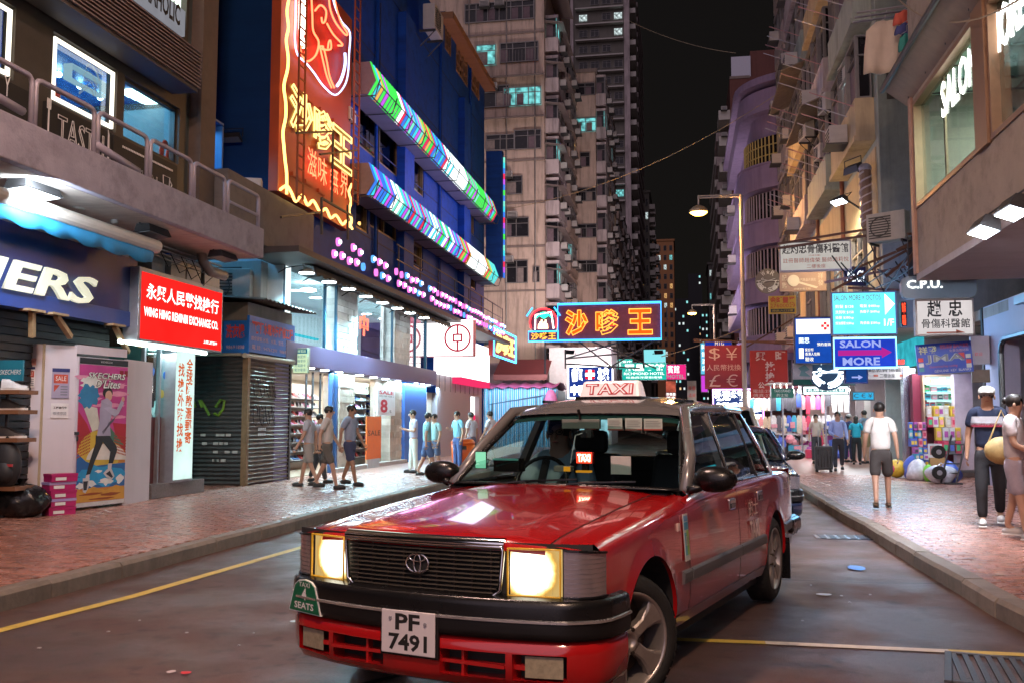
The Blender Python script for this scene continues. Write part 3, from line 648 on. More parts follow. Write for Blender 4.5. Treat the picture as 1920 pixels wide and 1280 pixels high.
xe0=pl(278,900)[0]
MB().box(xe0,X(390,.02),PH,Z(330,902,.02),-.6,.06).build('plinth',pm('plinth_stone',(.2,.18,.19),.5,var=.35,scale=30,stain=.3),E_,bevel=.01)
zp=Z(330,902,.02);zt_=yb0-.02
tealg=pm('shop_teal',(.12,.34,.34),.5,var=.2,scale=3)
m=MB();m.box(xe0,X(390,0),zp,zt_,-1.6,-1.5);m.box(xe0-.03,xe0,zp,zt_,-1.6,-.1);m.box(xe0,X(390,0),zt_-.02,zt_,-1.6,-.1);m.build('interior',tealg,E_)
m=MB();
for u in (281,310,333):m.box(X(u),X(u)+.05,zp,zt_,-.1,-.04)
m.build('door_frame',steel,E_)
MB().box(xe0,X(334),zp,zp+1.05,-.16,-.11).build('lower_panel',pm('counter_red',(.16,.05,.06),.35,var=.3),E_)
MB().box(xe0,X(334),zp+1.05,zt_,-.08,-.075).build('door_glass',pane,E_)
for k,(fx,fy)in enumerate(((.2,.82),(.75,.8),(.62,.66))):MB(basis((xe0+(X(334)-xe0)*fx,zp+(zt_-zp)*fy,-.072),(1,0,0),(0,1,0))if 0 else None).ball((xe0+(X(334)-xe0)*fx,zp+(zt_-zp)*fy,-.07),.07,.07,.004).build('round_sticker',pm('sticker_blue' if k<2 else 'sticker_yellow',(.02,.12,.45)if k<2 else (.5,.4,.08),.4),E_)
MB().box(xe0+.75,xe0+.79,zp+1.5,zp+1.85,-.07,-.066).build('tassel',pm('tassel_red',(.4,.1,.05),.6),E_)
m=MB();m.box(xe0+.1,X(330),zp+.95,zp+1.0,-.9,-.5)
for k in range(7):m.box(xe0+.1+k*.27,xe0+.28+k*.27,zp+1.0,zp+1.1+.12*(k%3),-.8,-.6)
m.build('counter',pm('counter_stuff',(.35,.4,.4),.5,var=.4,scale=9),E_)
for a,b in ((240,332),(338,390)):m=MB();m.cyl((X(a,.2),yb0-.03,.1),(X(b,.1),yb0-.03,.1),.03,n=8);m.build('tube_light',em('tube_white',(.75,1,.95),7),E_)
lamp('exchange_light','AREA',(XL-.4,(x0+x1)/2,yb0-.12),22,(.8,1,.95),1.6,.25,to=(XL-.3,(x0+x1)/2,0))
lamp('exchange_inner','AREA',(XL-.9,xe0+.8,zt_-.1),16,(.5,1,.95),1.4,.6,to=(XL-.9,xe0+.8,0))
V_=thing('light_box_column','tall white light box column with vertical orange Chinese characters','sign',M=ML)
c0,c1_=X(335,.12),X(371,.12)
MB().box(c0,c1_,zp,zt_,-.2,.12).build('casing',steel,V_)
MB().box(c0+.01,c1_-.02,zp+.04,zt_-.03,.121,.125).build('face',em('lightbox_white',(.75,1,.93),.72,var=.12),V_)
orl=em('letter_orange',(.8,.12,.01),.6)
hh=zt_-zp
for i,ch in enumerate('找換外幣找換'):text(V_,ch,(c0+.07,zt_-.16*hh-.1-i*hh*.113,c0+.07+.2,zt_-.16*hh-i*hh*.113+.12),orl,z=.13,bold=.025)
for i,ch in enumerate('全球匯款滙郵寄'):text(V_,ch,(c1_-.3,zt_-.1*hh-.12-i*hh*.093,c1_-.09,zt_-.1*hh-i*hh*.093+.08),orl,z=.13,bold=.025)
Kx,Ky=onG(459,910,PH)
ytk=CH+(HZ-655)/1806*Ky
ye=onX(547,700,Kx)[0];xl=onY(362,800,Ky)[0]-.35
K=thing('repair_kiosk','shuttered repair kiosk in the alley mouth with blue signs round its corner','kiosk',(Kx,Ky,PH))
rusty=pm('shutter_rust',(.13,.1,.09),.5,.35,var=.4,scale=3,stain=.7);greyish=pm('shutter_grey',(.10,.105,.115),.5,.35,var=.3,scale=3,stain=.6)
H_=ytk-PH;D_=ye-Ky;Wk=Kx-xl
m=MB();m.box(-Wk,-.05,.05,D_,0,H_+.9);m.build('body',darkwall,K)
ns=30;sh=(H_-.02)/ns
for k in range(ns):
 m=MB();z0=k*sh;m.add([(-Wk,.03,z0),(-.09,.03,z0),(-.09,-.012,z0+sh*.5),(-Wk,-.012,z0+sh*.5),(-.09,.025,z0+sh*.97),(-Wk,.025,z0+sh*.97)],[(0,1,2,3),(3,2,4,5)]);m.build('slat',greyish,K)
 m=MB();m.add([(-.03,.09,z0),(-.03,D_-.12,z0),(.012,D_-.12,z0+sh*.5),(.012,.09,z0+sh*.5),(-.025,D_-.12,z0+sh*.97),(-.025,.09,z0+sh*.97)],[(0,1,2,3),(3,2,4,5)]);m.build('slat',rusty,K)
MB().box(-.09,.02,-.02,.09,0,H_).build('corner_post',pm('post_rust',(.22,.14,.08),.6,.3,var=.35,scale=8,stain=.5),K)
MB().box(-.06,.02,D_-.12,D_-.04,0,H_).build('side_post',darkframe,K)
hs=.62;bsign=pm('kiosk_blue',(.02,.18,.68),.4,var=.15)
MB().box(-Wk,.03,-.05,0,H_+.02,H_+.02+hs).build('sign_board',bsign,K);MB().box(0,.05,-.06,D_,H_+.05,H_+.12+hs).build('sign_board',bsign,K)
MB().cyl((-.02,-.1,H_-.02),(.06,D_-.06,H_-.02),.05,n=8).build('shutter_housing',pm('housing_cream',(.5,.48,.42),.5),K);MB().cyl((-Wk,-.07,H_-.0),(-.1,-.07,H_-.0),.03,n=8).build('shutter_housing',pm('housing_cream',(0,0,0)),K)
kr_=pm('kiosk_red',(.8,.07,.06),.5);kp=pm('kiosk_pink',(.75,.5,.6),.5)
Mk1=basis((-Wk,-.05,H_+.02),(1,0,0));Mk2=basis((.05,-.06,H_+.05),(0,1,0))
text(K,'冷氣、雪櫃、洗衣機',(.25,.28,Wk-.05,.55),kr_,z=.006,M=Mk1,bold=.03);text(K,'電 話 : 94761291  98691898',(.3,.08,Wk-.05,.17),kp,z=.006,M=Mk1)
text(K,'鋼輝行水電冷氣維修工程',(.08,.36,D_-.05,.6),kr_,z=.006,M=Mk2,bold=.03);text(K,'維修安裝:水喉、水渠、電燈、冷氣機',(.08,.22,D_-.05,.31),kp,z=.006,M=Mk2);text(K,'電 話 : 94761291  98691898',(.12,.06,D_-.05,.15),kp,z=.006,M=Mk2)
tin=pm('tin_roof',(.2,.17,.15),.7,.2,var=.3,scale=8,stain=.4)
m=MB();zr=H_+1.02
for i in range(14):y=-.3+i*(D_+.5)/14;m.add([(-Wk-.2,y,zr+.16),(.45,y,zr-.02),(.45,y+.1,zr+.02),(-Wk-.2,y+.1,zr+.2),(.45,y+.2,zr-.02),(-Wk-.2,y+.2,zr+.16)],[(0,1,2,3),(3,2,4,5)])
m.build('tin_roof',tin,K)
MB().box(-Wk,-.02,0,D_,H_+.65,H_+1.0).build('upper_box',pm('kiosk_beige',(.25,.22,.2),.7,stain=.4),K)
gp=pm('graffiti_black',(.02,.02,.025),.5);gg=pm('graffiti_green',(.16,.3,.03),.5);gw=pm('sticker_grey',(.45,.45,.47),.5)
m=MB()
for rx in range(2):
 for k in range(4):
  cy,cz=.35+.27*k,H_-.6-rx*.55;m.tube([(.02,cy+.11*cos(a*.8+k),cz+.2*sin(a*.8+k*.6))for a in range(8)],.006,4)
m.build('graffiti',gp,K)
m=MB()
for k in range(3):
 cx,cz=-1.15+.3*k,H_-1.0;m.tube([(cx+.11*cos(a+k*2),-.02,cz+.16*sin(a*1.1))for a in range(6)],.03,4)
m.build('graffiti',gg,K)
m=MB()
for k in range(14):xx,zz=RND.uniform(-1.0,-.25),H_-1.55-.16*(k%4);m.box(xx,xx+.1,-.016,-.013,zz,zz+.05)
for k in range(8):yy,zz=.5+.09*(k%4),H_-1.45-.1*(k//4);m.box(.012,.016,yy,yy+.06,zz,zz+.06)
m.build('flyers',gw,K)
a,b=onY(548,652,ye+.1);
x0_,z0_=onY(548,700,ye+.15);x1_,z1_=onY(578,652,ye+.15)
T=thing('phone_repair_sign','small cream and teal hanging sign board beside the shoe shop','sign',M=basis((x0_,ye+.15,z0_),(1,0,0)))
w,h=x1_-x0_,z1_-z0_
MB().box(0,w,0,h,-.12,0).build('box',pm('hang_cream',(.5,.55,.4),.5),T,bevel=.01);MB().box(.02,w-.02,.02,h-.02,.001,.004).build('face',em('cream_lit',(.62,.8,.5),.75),T)
tl=em('teal_letters',(.02,.2,.3),.6)
MB().box(.02,w-.02,h*.78,h-.02,.004,.006).build('header',tl,T)
text(T,'手機電器',(.05,h*.82,w-.05,h*.94),em('cream_lit',(0,0,0)),z=.008)
for k in range(4):text(T,('冷氣配件','手機零件','充電器卡','電池電插')[k],(.05,h*(.6-k*.17),w-.05,h*(.72-k*.17)),tl,z=.008)
acm=pm('ac_cream',(.42,.40,.38),.5,var=.12,stain=.3);acg=pm('ac_grille',(.06,.06,.06),.6)
def ac_proto():
 t=thing('air_conditioner','x','air conditioner')
 MB().box(-.42,.42,-.3,0,0,.62).build('casing',acm,t,bevel=.015)
 m=MB()
 for k in range(9):m.box(-.36,.12,-.312,-.3,.07+k*.055,.095+k*.055)
 m.build('louvre',acg,t)
 m=MB();m.tube([(-.12+.2*cos(a*pi/8),-.316,.31+.2*sin(a*pi/8))for a in range(16)],.012,4,True);m.build('fan_ring',acg,t)
 m=MB();m.box(-.36,-.32,-.3,.1,-.05,0);m.box(.32,.36,-.3,.1,-.05,0);m.tube([(-.34,-.28,-.04),(-.34,.08,-.4)],.015,4);m.tube([(.34,-.28,-.04),(.34,.08,-.4)],.015,4);m.build('bracket',dsteel,t,kind='stuff')
 return t
AC0=ac_proto();AC_used=[0]
def ac(pos,rz,label,s=1.0,group='air conditioners on the walls'):
 M=Matrix.Translation(pos)@Matrix.Rotation(rz,4,'Z')@Matrix.Scale(s,4)
 if not AC_used[0]:
  AC_used[0]=1;AC0 .matrix_basis=M;MW[AC0 .name]=M;AC0['label']=label;AC0['group']=group;return AC0
 o=dup(AC0,M,label);o['group']=group;return o
def atY(u,v,Y):x,zz=onY(u,v,Y);return (x,Y,zz)
ac(atY(455,575,18.9),0,'big cream air conditioner in the alley above the kiosk',1.45)
ac(atY(428,575,18.4),R(15),'older air conditioner left of the big one in the alley',1.2)
ac(atY(452,395,17.2),R(20),'cream air conditioner standing past the balcony end',.95)
bp=pm('blue_pipe',(.015,.10,.32),.4,var=.15)
T=thing('blue_downpipe','thick bright blue pipe bending down beside the lit display window','pipe')
Yp=19.0
MB().tube([atY(400,605,Yp),atY(470,606,Yp),atY(490,604,Yp),atY(497,590,Yp),atY(497,505,Yp),atY(502,488,Yp),atY(515,480,Yp),atY(526,480,Yp)],.07,10).build('pipe',bp,T,smooth=True)
m=MB();m.cyl(atY(497,545,Yp),atY(497,553,Yp),.09,n=10);m.build('collar',bp,T)
MB().box(xl-1.5,XL-.35,19.3,19.5,2.6,5.2).build('alley_wall',pm('alley_wall',(.06,.07,.08),.7,stain=.5),kind='structure')
T=thing('cable_tangle','loose cables and small pipes hanging in the alley','cable')
for k in range(9):MB().tube([atY(470+k*4,480+3*k,18.8),atY(474+k*3,540+4*k,18.75),atY(466+5*k,600,18.8)],.013,4).build('cable',(black,white_p)[k%3==0],T)
bagm=pm('bin_bag',(.012,.012,.014),.22,var=.1,bump=.9,bscale=9)
x,y=onG(38,968,PH)
T=thing('bin_bag','full black bin bag slumped against the hoarding','bin bag',(x,y,PH))
m=MB();N,Mv=28,14;rows=[]
for j in range(Mv+1):
 a=-pi/2+pi*j/Mv;rows.append([])
 for i in range(N+1):
  b=2*pi*i/N;wr=1+.10*sin(7*b+j*.7)*cos(a)+.05*sin(13*b+j);rr=.33*cos(a)**.7*wr if cos(a)>0 else 0
  rows[-1].append((rr*cos(b)*1.05,rr*sin(b)*.8,.2+.21*sin(a)*(1+.06*sin(5*b))))
m.grid(rows);m.build('bag',bagm,T,smooth=True)
m=MB();m.lathe([(.05,.38),(.03,.42),(.08,.48)],9,False);m.build('knot',bagm,T,smooth=True)
pinkb=pm('box_magenta',(.42,.02,.14),.4,var=.08);lilb=pm('box_lilac',(.4,.3,.6),.4)
x,y=onG(100,965,PH)
for k in range(5):
 t=thing('shoe_box','magenta shoe box %s in the stack by the hoarding'%('at the bottom','second from the bottom','in the middle','second from the top','on top')[k],'shoe box',(x+RND.uniform(-.015,.015),y+.1,PH+k*.107),R(62+RND.uniform(-4,4)),'stacked magenta shoe boxes')
 MB().box(-.17,.17,-.11,.11,0,.075).build('carton',pinkb,t);MB().box(-.175,.175,-.115,.115,.07,.104).build('lid',(pinkb,lilb)[k in (1,3)],t)
 MB().box(-.12,.02,-.1165,-.1155,.02,.06).build('label_print',txtw,t)
x,y=onG(14,972,PH)
x+=.1
T=thing('display_rack','tall display rack with shoes and bags at the left edge','display rack',(x-.25,y+.1,PH))
m=MB();m.cyl((.0,0,0),(0,0,1.75),.02);m.cyl((-.5,0,0),(-.5,0,1.75),.02);m.build('post',dsteel,T)
for zz in (.35,.95,1.3,1.55):MB().box(-.6,.3,-.18,.18,zz,zz+.05).build('shelf',pm('rack_wood',(.22,.1,.05),.5),T)
MB().box(-.5,.22,-.03,.0,1.72,1.98).build('header',pm('rack_teal',(.02,.18,.26),.4),T)
text(T,'SKECHERS',(-.1,1.8,.2,1.86),txtw,z=0,M=basis((0,-.032,0),(1,0,0)),shear=.2)
shoeM={}
def shoe(M,matl,label,group,cat='shoe',par=None,name='shoe'):
 key=matl.name
 if key not in shoeM:
  m=MB();rows=[]
  for i in range(8):
   t=i/7;w_=.042*(.75+.5*sin(pi*min(1,t*.95+.1)));h_=.115-.075*min(1,max(0,(t-.25)/.5))-.01*(t>.9)
   rows.append([(-.14+.28*t,w_*cos(a),.012+h_*sin(a))for a in (0,.6,1.2,pi-1.2,pi-.6,pi)])
  m.grid(rows);o=m.build('upper',matl,None,smooth=True);u_=o.data;bpy.data.objects.remove(o)
  m=MB();m.prism([(-.145,-.035),(.05,-.05),(.13,-.04),(.15,0),(.13,.04),(.05,.05),(-.145,.035)],-.012,.016);o=m.build('sole',txtw);s_=o.data;bpy.data.objects.remove(o)
  shoeM[key]=(u_,s_)
 u_,s_=shoeM[key]
 if par is None:t=thing(name,label,cat,M=M,group=group)
 else:t=link(name,u_,par,M);link('sole',s_,t);return t
 link('upper',u_,t);link('sole',s_,t);return t
shw=pm('shoe_white',(.6,.6,.62),.5,var=.15,scale=20);shb=pm('shoe_black',(.03,.03,.035),.5,var=.2);shr=pm('shoe_red',(.5,.05,.06),.5);shp=pm('shoe_pink',(.55,.2,.4),.5);shg=pm('shoe_grey',(.25,.26,.3),.5);shbl=pm('shoe_blue',(.1,.2,.45),.5)
for k,(zz,mt,lb)in enumerate(((1.6,shw,'white trainer on the top shelf of the rack'),(1.35,shb,'black trainer on the second shelf of the rack'),(1.0,shb,'black shoe on the third shelf of the rack'))):
 shoe(Matrix.Translation((x-.25+.1,y+.1,PH+zz+.012))@Matrix.Rotation(R(20),4,'Z')@Matrix.Scale(1.1,4),mt,lb,'shoes on the rack')
T=thing('backpack','black backpack hanging from the display rack','backpack',(x-.15,y-.0,PH+.4))
MB().ball((0,0,.27),.2,.13,.3,14,10).build('body',pm('bag_cloth',(.02,.02,.024),.6),T,smooth=True);MB().ball((.03,-.08,.18),.13,.09,.14,12,8).build('pocket',pm('bag_cloth',(0,0,0)),T,smooth=True);MB().tube([(-.05,0,.55),(0,0,.62),(.05,0,.55)],.012,5).build('handle',black,T);MB().box(.1,.17,-.12,-.1,.25,.28).build('tab',shr,T)
# ========================== the blue building
bluew=pm('blue_wall',(.004,.048,.27),.6,spec=.2,var=.3,scale=1.2,bump=.25,stain=.7)
BB=thing('blue_building','deep blue restaurant block with neon signs and striped light canopies','building',M=ML)
yn,yf=19.2,39.2
zc_top=15.4
holes=[]
def hole(u0,u1,vb,vt,uref=None,z=0):
 ur=uref or u1;a,b=X(u0,z,(vb+vt)/2-30),X(u1,z,(vb+vt)/2);c,d=Z(ur,vb,z),Z(ur,vt,z);holes.append((a,c,b,d));return holes[-1]
lw=[hole(673,750,338,262),hole(775,795,372,292,795),hole(862,890,445,372),hole(668,690,440,375),hole(694,748,458,402),hole(775,793,510,462,793),hole(862,892,545,498)]
upw=[hole(834,845,108,40),hole(855,876,165,85,876),hole(880,898,190,118,898)]
m=MB();wall_grid(m,yn,yf,4.9,zc_top,holes,0,.2);wall_grid(m,yn,24,zc_top,22,[],0);m.box(yn,yf,zc_top-.0,22,-8,-3);m.box(yf-.05,yf,0,zc_top,-8,0);m.box(yn,yf,4.9,zc_top,-8,-3.6)
m.build('wall',bluew,BB)
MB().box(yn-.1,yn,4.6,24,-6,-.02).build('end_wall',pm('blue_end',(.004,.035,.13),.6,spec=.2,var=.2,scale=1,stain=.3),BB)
for y_ in (24.6,31.5,36.2):MB().cyl((y_,5.2,.06),(y_,15.3,.06),.05,n=6).build('downpipe',bluew,BB);MB().cyl((y_+.3,5.2,.03),(y_+.34,13,.03),.015,n=4).build('conduit',dsteel,BB)
for z_ in (6.2,8.75,11.3,13.6):MB().box(yn,yf,z_,z_+.035,.0,.012).build('panel_joint',pm('blue_joint',(.003,.02,.1),.7),BB)
MB().box(X(826,0,80),yf+.1,zc_top,zc_top+.25,-.3,.45).build('cornice',pm('cornice_brown',(.3,.14,.06),.6,stain=.4),BB)
for u in (742,858):MB().box(X(u),X(u)+1.0,5.2,13.5,0,.25).build('pilaster',bluew,BB)
gold=pm('gold_frame',(.22,.15,.07),.4,.5);warm=em('warm_glow',(1,.55,.15),.22,var=.9,scale=1.2);chand=em('chandelier',(1,.6,.2),14)
for i,(a,b,c,d)in enumerate(lw):
 fr=MB();frame_box(fr,a,b,c,d,.07,-.15,-.03)
 if c-a>2:fr.box((a+c)/2-.04,(a+c)/2+.04,b,d,-.14,-.04)
 f=fr.build('window',gold,BB)
 MB().box(a,c,b,d,-.12,-.11).build('pane',glass('smoked_pane',(.42,.38,.36),1.0),f)
 MB().box(a-.3,c+.3,b-.3,d+.3,-1.6,-1.5).build('room',warm if i not in (0,3)else pm('room_dark',(.05,.035,.03),.6),f)
 MB().ball((a+(c-a)*.55,b+(d-b)*.45,-.8),.06,nu=6,nv=5).build('ceiling_lamp',chand,f)
cols6=[(1,.05,.25),(.1,1,.15),(.1,.3,1),(.9,.1,1),(.1,.9,1),(1,.6,.1)]
for i,(a,b,c,d)in enumerate(upw):
 fr=MB();frame_box(fr,a,b,c,d,.06,-.12,.02)
 for k in (1,2):fr.box(a+(c-a)*k/3-.025,a+(c-a)*k/3+.025,b,d,-.1,.0)
 for k in (1,2,3):fr.box(a,c,b+(d-b)*k/4-.025,b+(d-b)*k/4+.025,-.09,-.01)
 f=fr.build('window',pm('brown_grille',(.2,.11,.06),.6),BB);MB().box(a,c,b,d,-.19,-.18).build('pane',pm('old_pane',(.12,.1,.1),.2,var=.4,scale=3),f)
ac(Vector((XL+.35,X(795,.3),Z(795,62,.3))),R(90),'window air conditioner high on the blue facade',1.3)
ac(Vector((XL+.2,X(640,.1),Z(640,225,.1))),R(90),'small dark unit on the blue facade behind the neon sign',.5)
floodlight(Matrix.Translation(atY(437,268,18.95))@Matrix.Rotation(R(180),4,'Z')@Matrix.Rotation(R(25),4,'X'),'unlit grey floodlight on the dark blue end wall',False,'floodlights on the blue wall',.75)
def led(name):
 return name
lcol={'red':(1,.04,.12),'green':(.08,1,.12),'blue':(.06,.25,1),'cyan':(.06,.85,1),'violet':(.7,.12,1),'white':(.9,1,1),'amber':(1,.55,.12),'mint':(.25,1,.75)}
lmat={k:em('led_'+k,c,0.72 if k!='white' else 1.3)for k,c in lcol.items()}
def canopy(y0,y1,zb,zt,zo,label,seq):
 T=thing('light_canopy',label,'light canopy',M=ML,group='striped light canopies');zi=.1
 zm=zb+(zt-zb)*.42;zo2=zo-.2
 prof=[(zi,zb),(zo2,zb),(zo,zm),(zo2+.04,zt),(zi,zt)]
 vs=[(y0,h,z)for z,h in prof]+[(y1,h,z)for z,h in prof]
 m=MB();m.add(vs,[(4,3,2,1,0),(5,6,7,8,9)]+[(i,(i+1)%5,5+(i+1)%5,5+i)for i in range(5)])
 m.build('casing',pm('canopy_case',(.16,.13,.17),.5,var=.2,stain=.3),T)
 n=len(seq);st=(y1-y0-.1)/n;meshes={}
 for i,k in enumerate(seq):
  if k not in meshes:
   w=st*(.52 if k!='white' else .8);a=.012
   p3=[(zo2+a,zb-.01),(zo+a+.015,zm),(zo2+.04+a,zt+.02)];p2=[(z-.03,h)for z,h in p3]
   mm=MB();mm.add([(s,h,z)for s in (0,w)for z,h in p3]+[(s,h,z)for s in (0,w)for z,h in p2],[(0,3,4,1),(1,4,5,2),(6,0,1,7),(7,1,2,8),(3,9,10,4),(4,10,11,5)])
   o=mm.build('light_strip',lmat[k],T);meshes[k]=o.data;o.matrix_basis=Matrix.Translation((y0+.05+i*st,0,0))
  else:link('light_strip',meshes[k],T,Matrix.Translation((y0+.05+i*st,0,0)))
 m=MB()
 for i in range(12):yy=y0+(y1-y0)*i/11;m.tube([(yy,zb-.05,zi),(yy,zb-.05,zo),(yy,zm,zo+.12)],.018,4)
 m.tube([(y0,zb-.06,zo-.1),(y1,zb-.06,zo-.1)],.02,4);m.tube([(y0,zm-.1,zo+.08),(y1,zm-.1,zo+.08)],.014,4)
 m.build('support_frame',dsteel,T);return T
def seqs(parts):return [k for n_,ks in parts for k in (ks*n_)[:n_]]
zo=.85
ya0,ya1=X(696,zo-.1,220),X(928,zo-.1,420)
up=seqs([(6,['green','cyan','amber','green','violet','green']),(4,['green']),(2,['white','red']),(8,['blue','cyan','violet','mint']),(6,['amber','green','red']),(6,['blue','cyan','blue']),(1,['red']),(5,['white','cyan']),(5,['white']),(3,['white']),(10,['mint','green','violet','green']),(6,['green']),(8,['violet','cyan','green','red'])])
canopy(ya0,ya1,9.38,10.2,zo,'upper striped light canopy along the blue facade',up)
lo=seqs([(8,['blue','cyan','violet','blue']),(4,['white','mint']),(14,['cyan','violet','mint','blue','red']),(4,['white','cyan']),(8,['violet','green','cyan','white']),(6,['blue','violet','cyan']),(6,['red','amber','green','violet']),(13,['white']),(4,['amber','red','green']),(6,['mint','cyan'])])
canopy(ya0,ya1+.3,6.87,7.65,zo,'lower striped light canopy above the windows',lo)
lamp('canopy_glow','AREA',(XL+1.6,29,8.6),120,(.45,.5,1),1.2,14,to=(XL,29,9.4))
lamp('canopy_spill','AREA',(XL+1.2,30,8.2),150,(.75,.72,1),1.5,14,to=(4,32,3))
zp_=.6
T=thing('led_column','slim upright blue sign edge dotted with coloured LEDs at the far corner','sign',M=ML)
xq=X(934,.5);MB().box(xq-.2,xq+.2,Z(934,520,.5),Z(934,285,.5),0,.7).build('fin',bluew,T)
for k in range(44):
 yy=Z(938,515,.7)+(Z(938,285,.7)-Z(938,515,.7))*k/44
 MB().bc((xq+.1,yy,.74),(.1,.1,.06)).build('led',lmat[('blue','violet','red','blue','cyan','mint','blue','green')[(k//2)%8]],T)
zs_=.35
N0,N1=X(528,zs_,200),X(661,zs_,240);nb0=Z(530,360,zs_)
NS=thing('neon_sign','tall orange backed neon sign with a red abstract crest and yellow characters','sign',M=ML)
ntop=11.2
orb=pm('sign_orange',(.33,.05,.008),.5,var=.25,scale=1.5)
MB().box(N0,N1,nb0,ntop,.1,zs_-.05).build('back_panel',orb,NS)
ny=em('neon_amber',(1,.55,.14),2.8);nr=em('neon_red',(1,.12,.05),4);nyl=em('neon_yellow',(1,.72,.22),1.7);nwb=em('neon_paleblue',(.5,.6,1),2.2);nwt=em('neon_white',(1,.75,.6),8)
def nt(u,v,z=.42):x,y=pl(u,v,z);return (x,y,z)
def neon(name,pts,r,mat,z=.42,closed=False,par=None):
 P=[Vector(nt(u,v,z))for u,v in pts];Q=[]
 n=len(P)
 for i in range(n if closed else n-1):
  p0,p1,p2,p3=P[i-1 if (i or closed)else 0],P[i],P[(i+1)%n],P[(i+2)%n if closed or i+2<n else n-1]
  for t in (0,.25,.5,.75):
   Q.append(.5*((2*p1)+(p2-p0)*t+(2*p0-5*p1+4*p2-p3)*t*t+(3*p1-p0-3*p2+p3)*t**3))
 if not closed:Q.append(P[-1])
 return MB().tube(Q,r,6,closed).build(name,mat,par or NS)
def z4(x,y):return 480+x/2,y/2
def z5(x,y):return 510+x*190/553,y*440/1280
neon('border_tube',[z5(*p)for p in ((100,-40),(82,60),(90,150),(78,220),(88,310),(85,380),(65,470),(75,560),(75,640),(60,720),(65,800),(72,880),(80,950),(80,1060))],.03,ny)
neon('border_tube',[z5(*p)for p in ((45,1035),(80,1015),(105,1050),(130,1100),(165,1065),(195,1120),(225,1095),(262,1155),(295,1140),(320,1190),(350,1175),(385,1225),(410,1205),(438,1250))],.03,ny)
neon('border_tube',[z5(*p)for p in ((436,1005),(420,1050),(432,1100),(420,1150),(434,1200),(425,1240))],.03,ny)
cz_=nt(590,75)
crest=[z5(*p)for p in ((130,-20),(128,120),(125,220),(140,300),(185,345),(230,400),(280,470),(345,520),(395,470),(415,400),(420,300),(425,180),(380,120),(345,40),(330,-20))]
m=MB();P=[Vector(nt(u,v,zs_-.03))for u,v in crest];m.add(P,[tuple(range(len(P)))]);m.build('crest_panel',pm('crest_red',(.35,.02,.015),.5,var=.3),NS)
neon('crest_edge',crest,.02,nwb,.40)
for pts in (((215,-20),(220,80),(225,170),(255,230),(240,300),(200,335),(170,325)),((235,60),(265,30),(295,60),(290,115),(275,125),(270,95)),((310,-10),(320,60),(350,130),(400,190),(410,180),(375,120),(350,40),(340,-10)),((255,255),(280,255),(275,270),(320,270),(320,225),(310,230),(305,265)),((262,260),(280,340),(300,420),(325,480)),((283,265),(300,340),(315,420),(340,480)),((185,345),(160,290),(155,260),(185,260),(180,290)),((300,130),(335,190),(385,245),(360,250))):
 neon('crest_tube',[z5(*p)for p in pts],.022,nr)
neon('crest_tube',[z5(*p)for p in ((160,0),(158,60),(156,120),(160,200),(175,260))],.05,nwt);neon('crest_tube',[z5(*p)for p in ((180,0),(178,100),(180,190))],.03,nwt)
neon('crest_script',[z5(*p)for p in ((398,290),(400,340),(392,390),(375,440),(355,470))],.035,nwb,.44)
def nbox(x0,y0,x1,y1):a,b=nt(*z5(x0,y1)),nt(*z5(x1,y0));return a[0],a[1],b[0],b[1]
for ch,(x0,y0,x1,y1)in zip('沙嗲王',((92,540,225,690),(225,640,330,790),(320,745,440,890))):
 a=nt(*z5(x0,y1));b=nt(*z5(x1,y0));w=b[0]-a[0];cy=nt(*z5((x0+x1)/2,(y0+y1)/2))[1];hgt=.95
 text(NS,ch,(a[0],cy-hgt/2,b[0],cy+hgt/2),pm('char_back',(.3,.2,.03),.5),z=.38,bold=.02,name='character_panel');text(NS,ch,(a[0],cy-hgt/2,b[0],cy+hgt/2),nyl,z=.43,outline=.018,bold=.02,name='character_tube')
for ch,xx,yy in zip('滋味無界',(215,272,335,390),(890,935,980,1010)):
 c=nt(*z5(xx,yy));text(NS,ch,(c[0]-.26,c[1]-.3,c[0]+.26,c[1]+.3),nr,z=.44,name='character');
m=MB()
for k,(xx,yy)in enumerate(((170,500),(225,545),(300,610),(370,670),(150,960),(220,1000),(290,1050))):c=nt(*z5(xx,yy));m.box(c[0]-.2,c[0]+.2,c[1]-.04,c[1]+.04,.3,.36)
m.build('bracket',orb,NS)
lamp('neon_glow','AREA',(XL+1.4,(N0+N1)/2,8.6),36,(1,.33,.07),3,4,to=(XL,(N0+N1)/2,8.6))
def ladder(name,u0,u1,vb,vt,z,mat,label,n=12):
 T=thing(name,label,'ladder frame',M=ML);a,b=nt(u0,vb,z),nt(u1,vb,z);h=nt((u0+u1)/2,vt,z)[1]
 for p in (a,b):MB().cyl(p,(p[0],h,z),.025,n=4).build('upright',mat,T)
 for k in range(n):yy=a[1]+(h-a[1])*(k+.5)/n;MB().cyl((a[0],yy,z),(b[0],yy,z),.018,n=4).build('rung',mat,T)
rustm=pm('rust_frame',(.2,.05,.02),.6,.3,var=.2)
ladder('ladder_frame',661,671,385,-60,.6,rustm,'red lit steel ladder frame along the right edge of the neon sign',22)
ladder('ladder_frame',556,568,375,-60,.65,rustm,'thin steel ladder frame in front of the neon sign',18)
T=thing('steel_frame','black steel frame standing off the neon sign over the ledge','frame',M=ML)
for pts in (((556,250),(625,247)),((625,247),(622,380)),((600,290),(670,282)),((603,372),(603,440)),((603,372),(660,405)),((527,408),(600,398)),((652,385),(652,450))):MB().tube([nt(*p,.95)for p in pts],.03,4).build('bar',dsteel,T)
zl=.95
L1=thing('bulb_ledge','long dark ledge edged with a double row of pink and blue bulbs','ledge',M=ML)
yl=5.02
MB().box(X(560,zl),40.2,yl-.42,yl-.3,-.2,zl).build('ledge',pm('ledge_dark',(.05,.045,.05),.6,var=.3,stain=.3),L1)
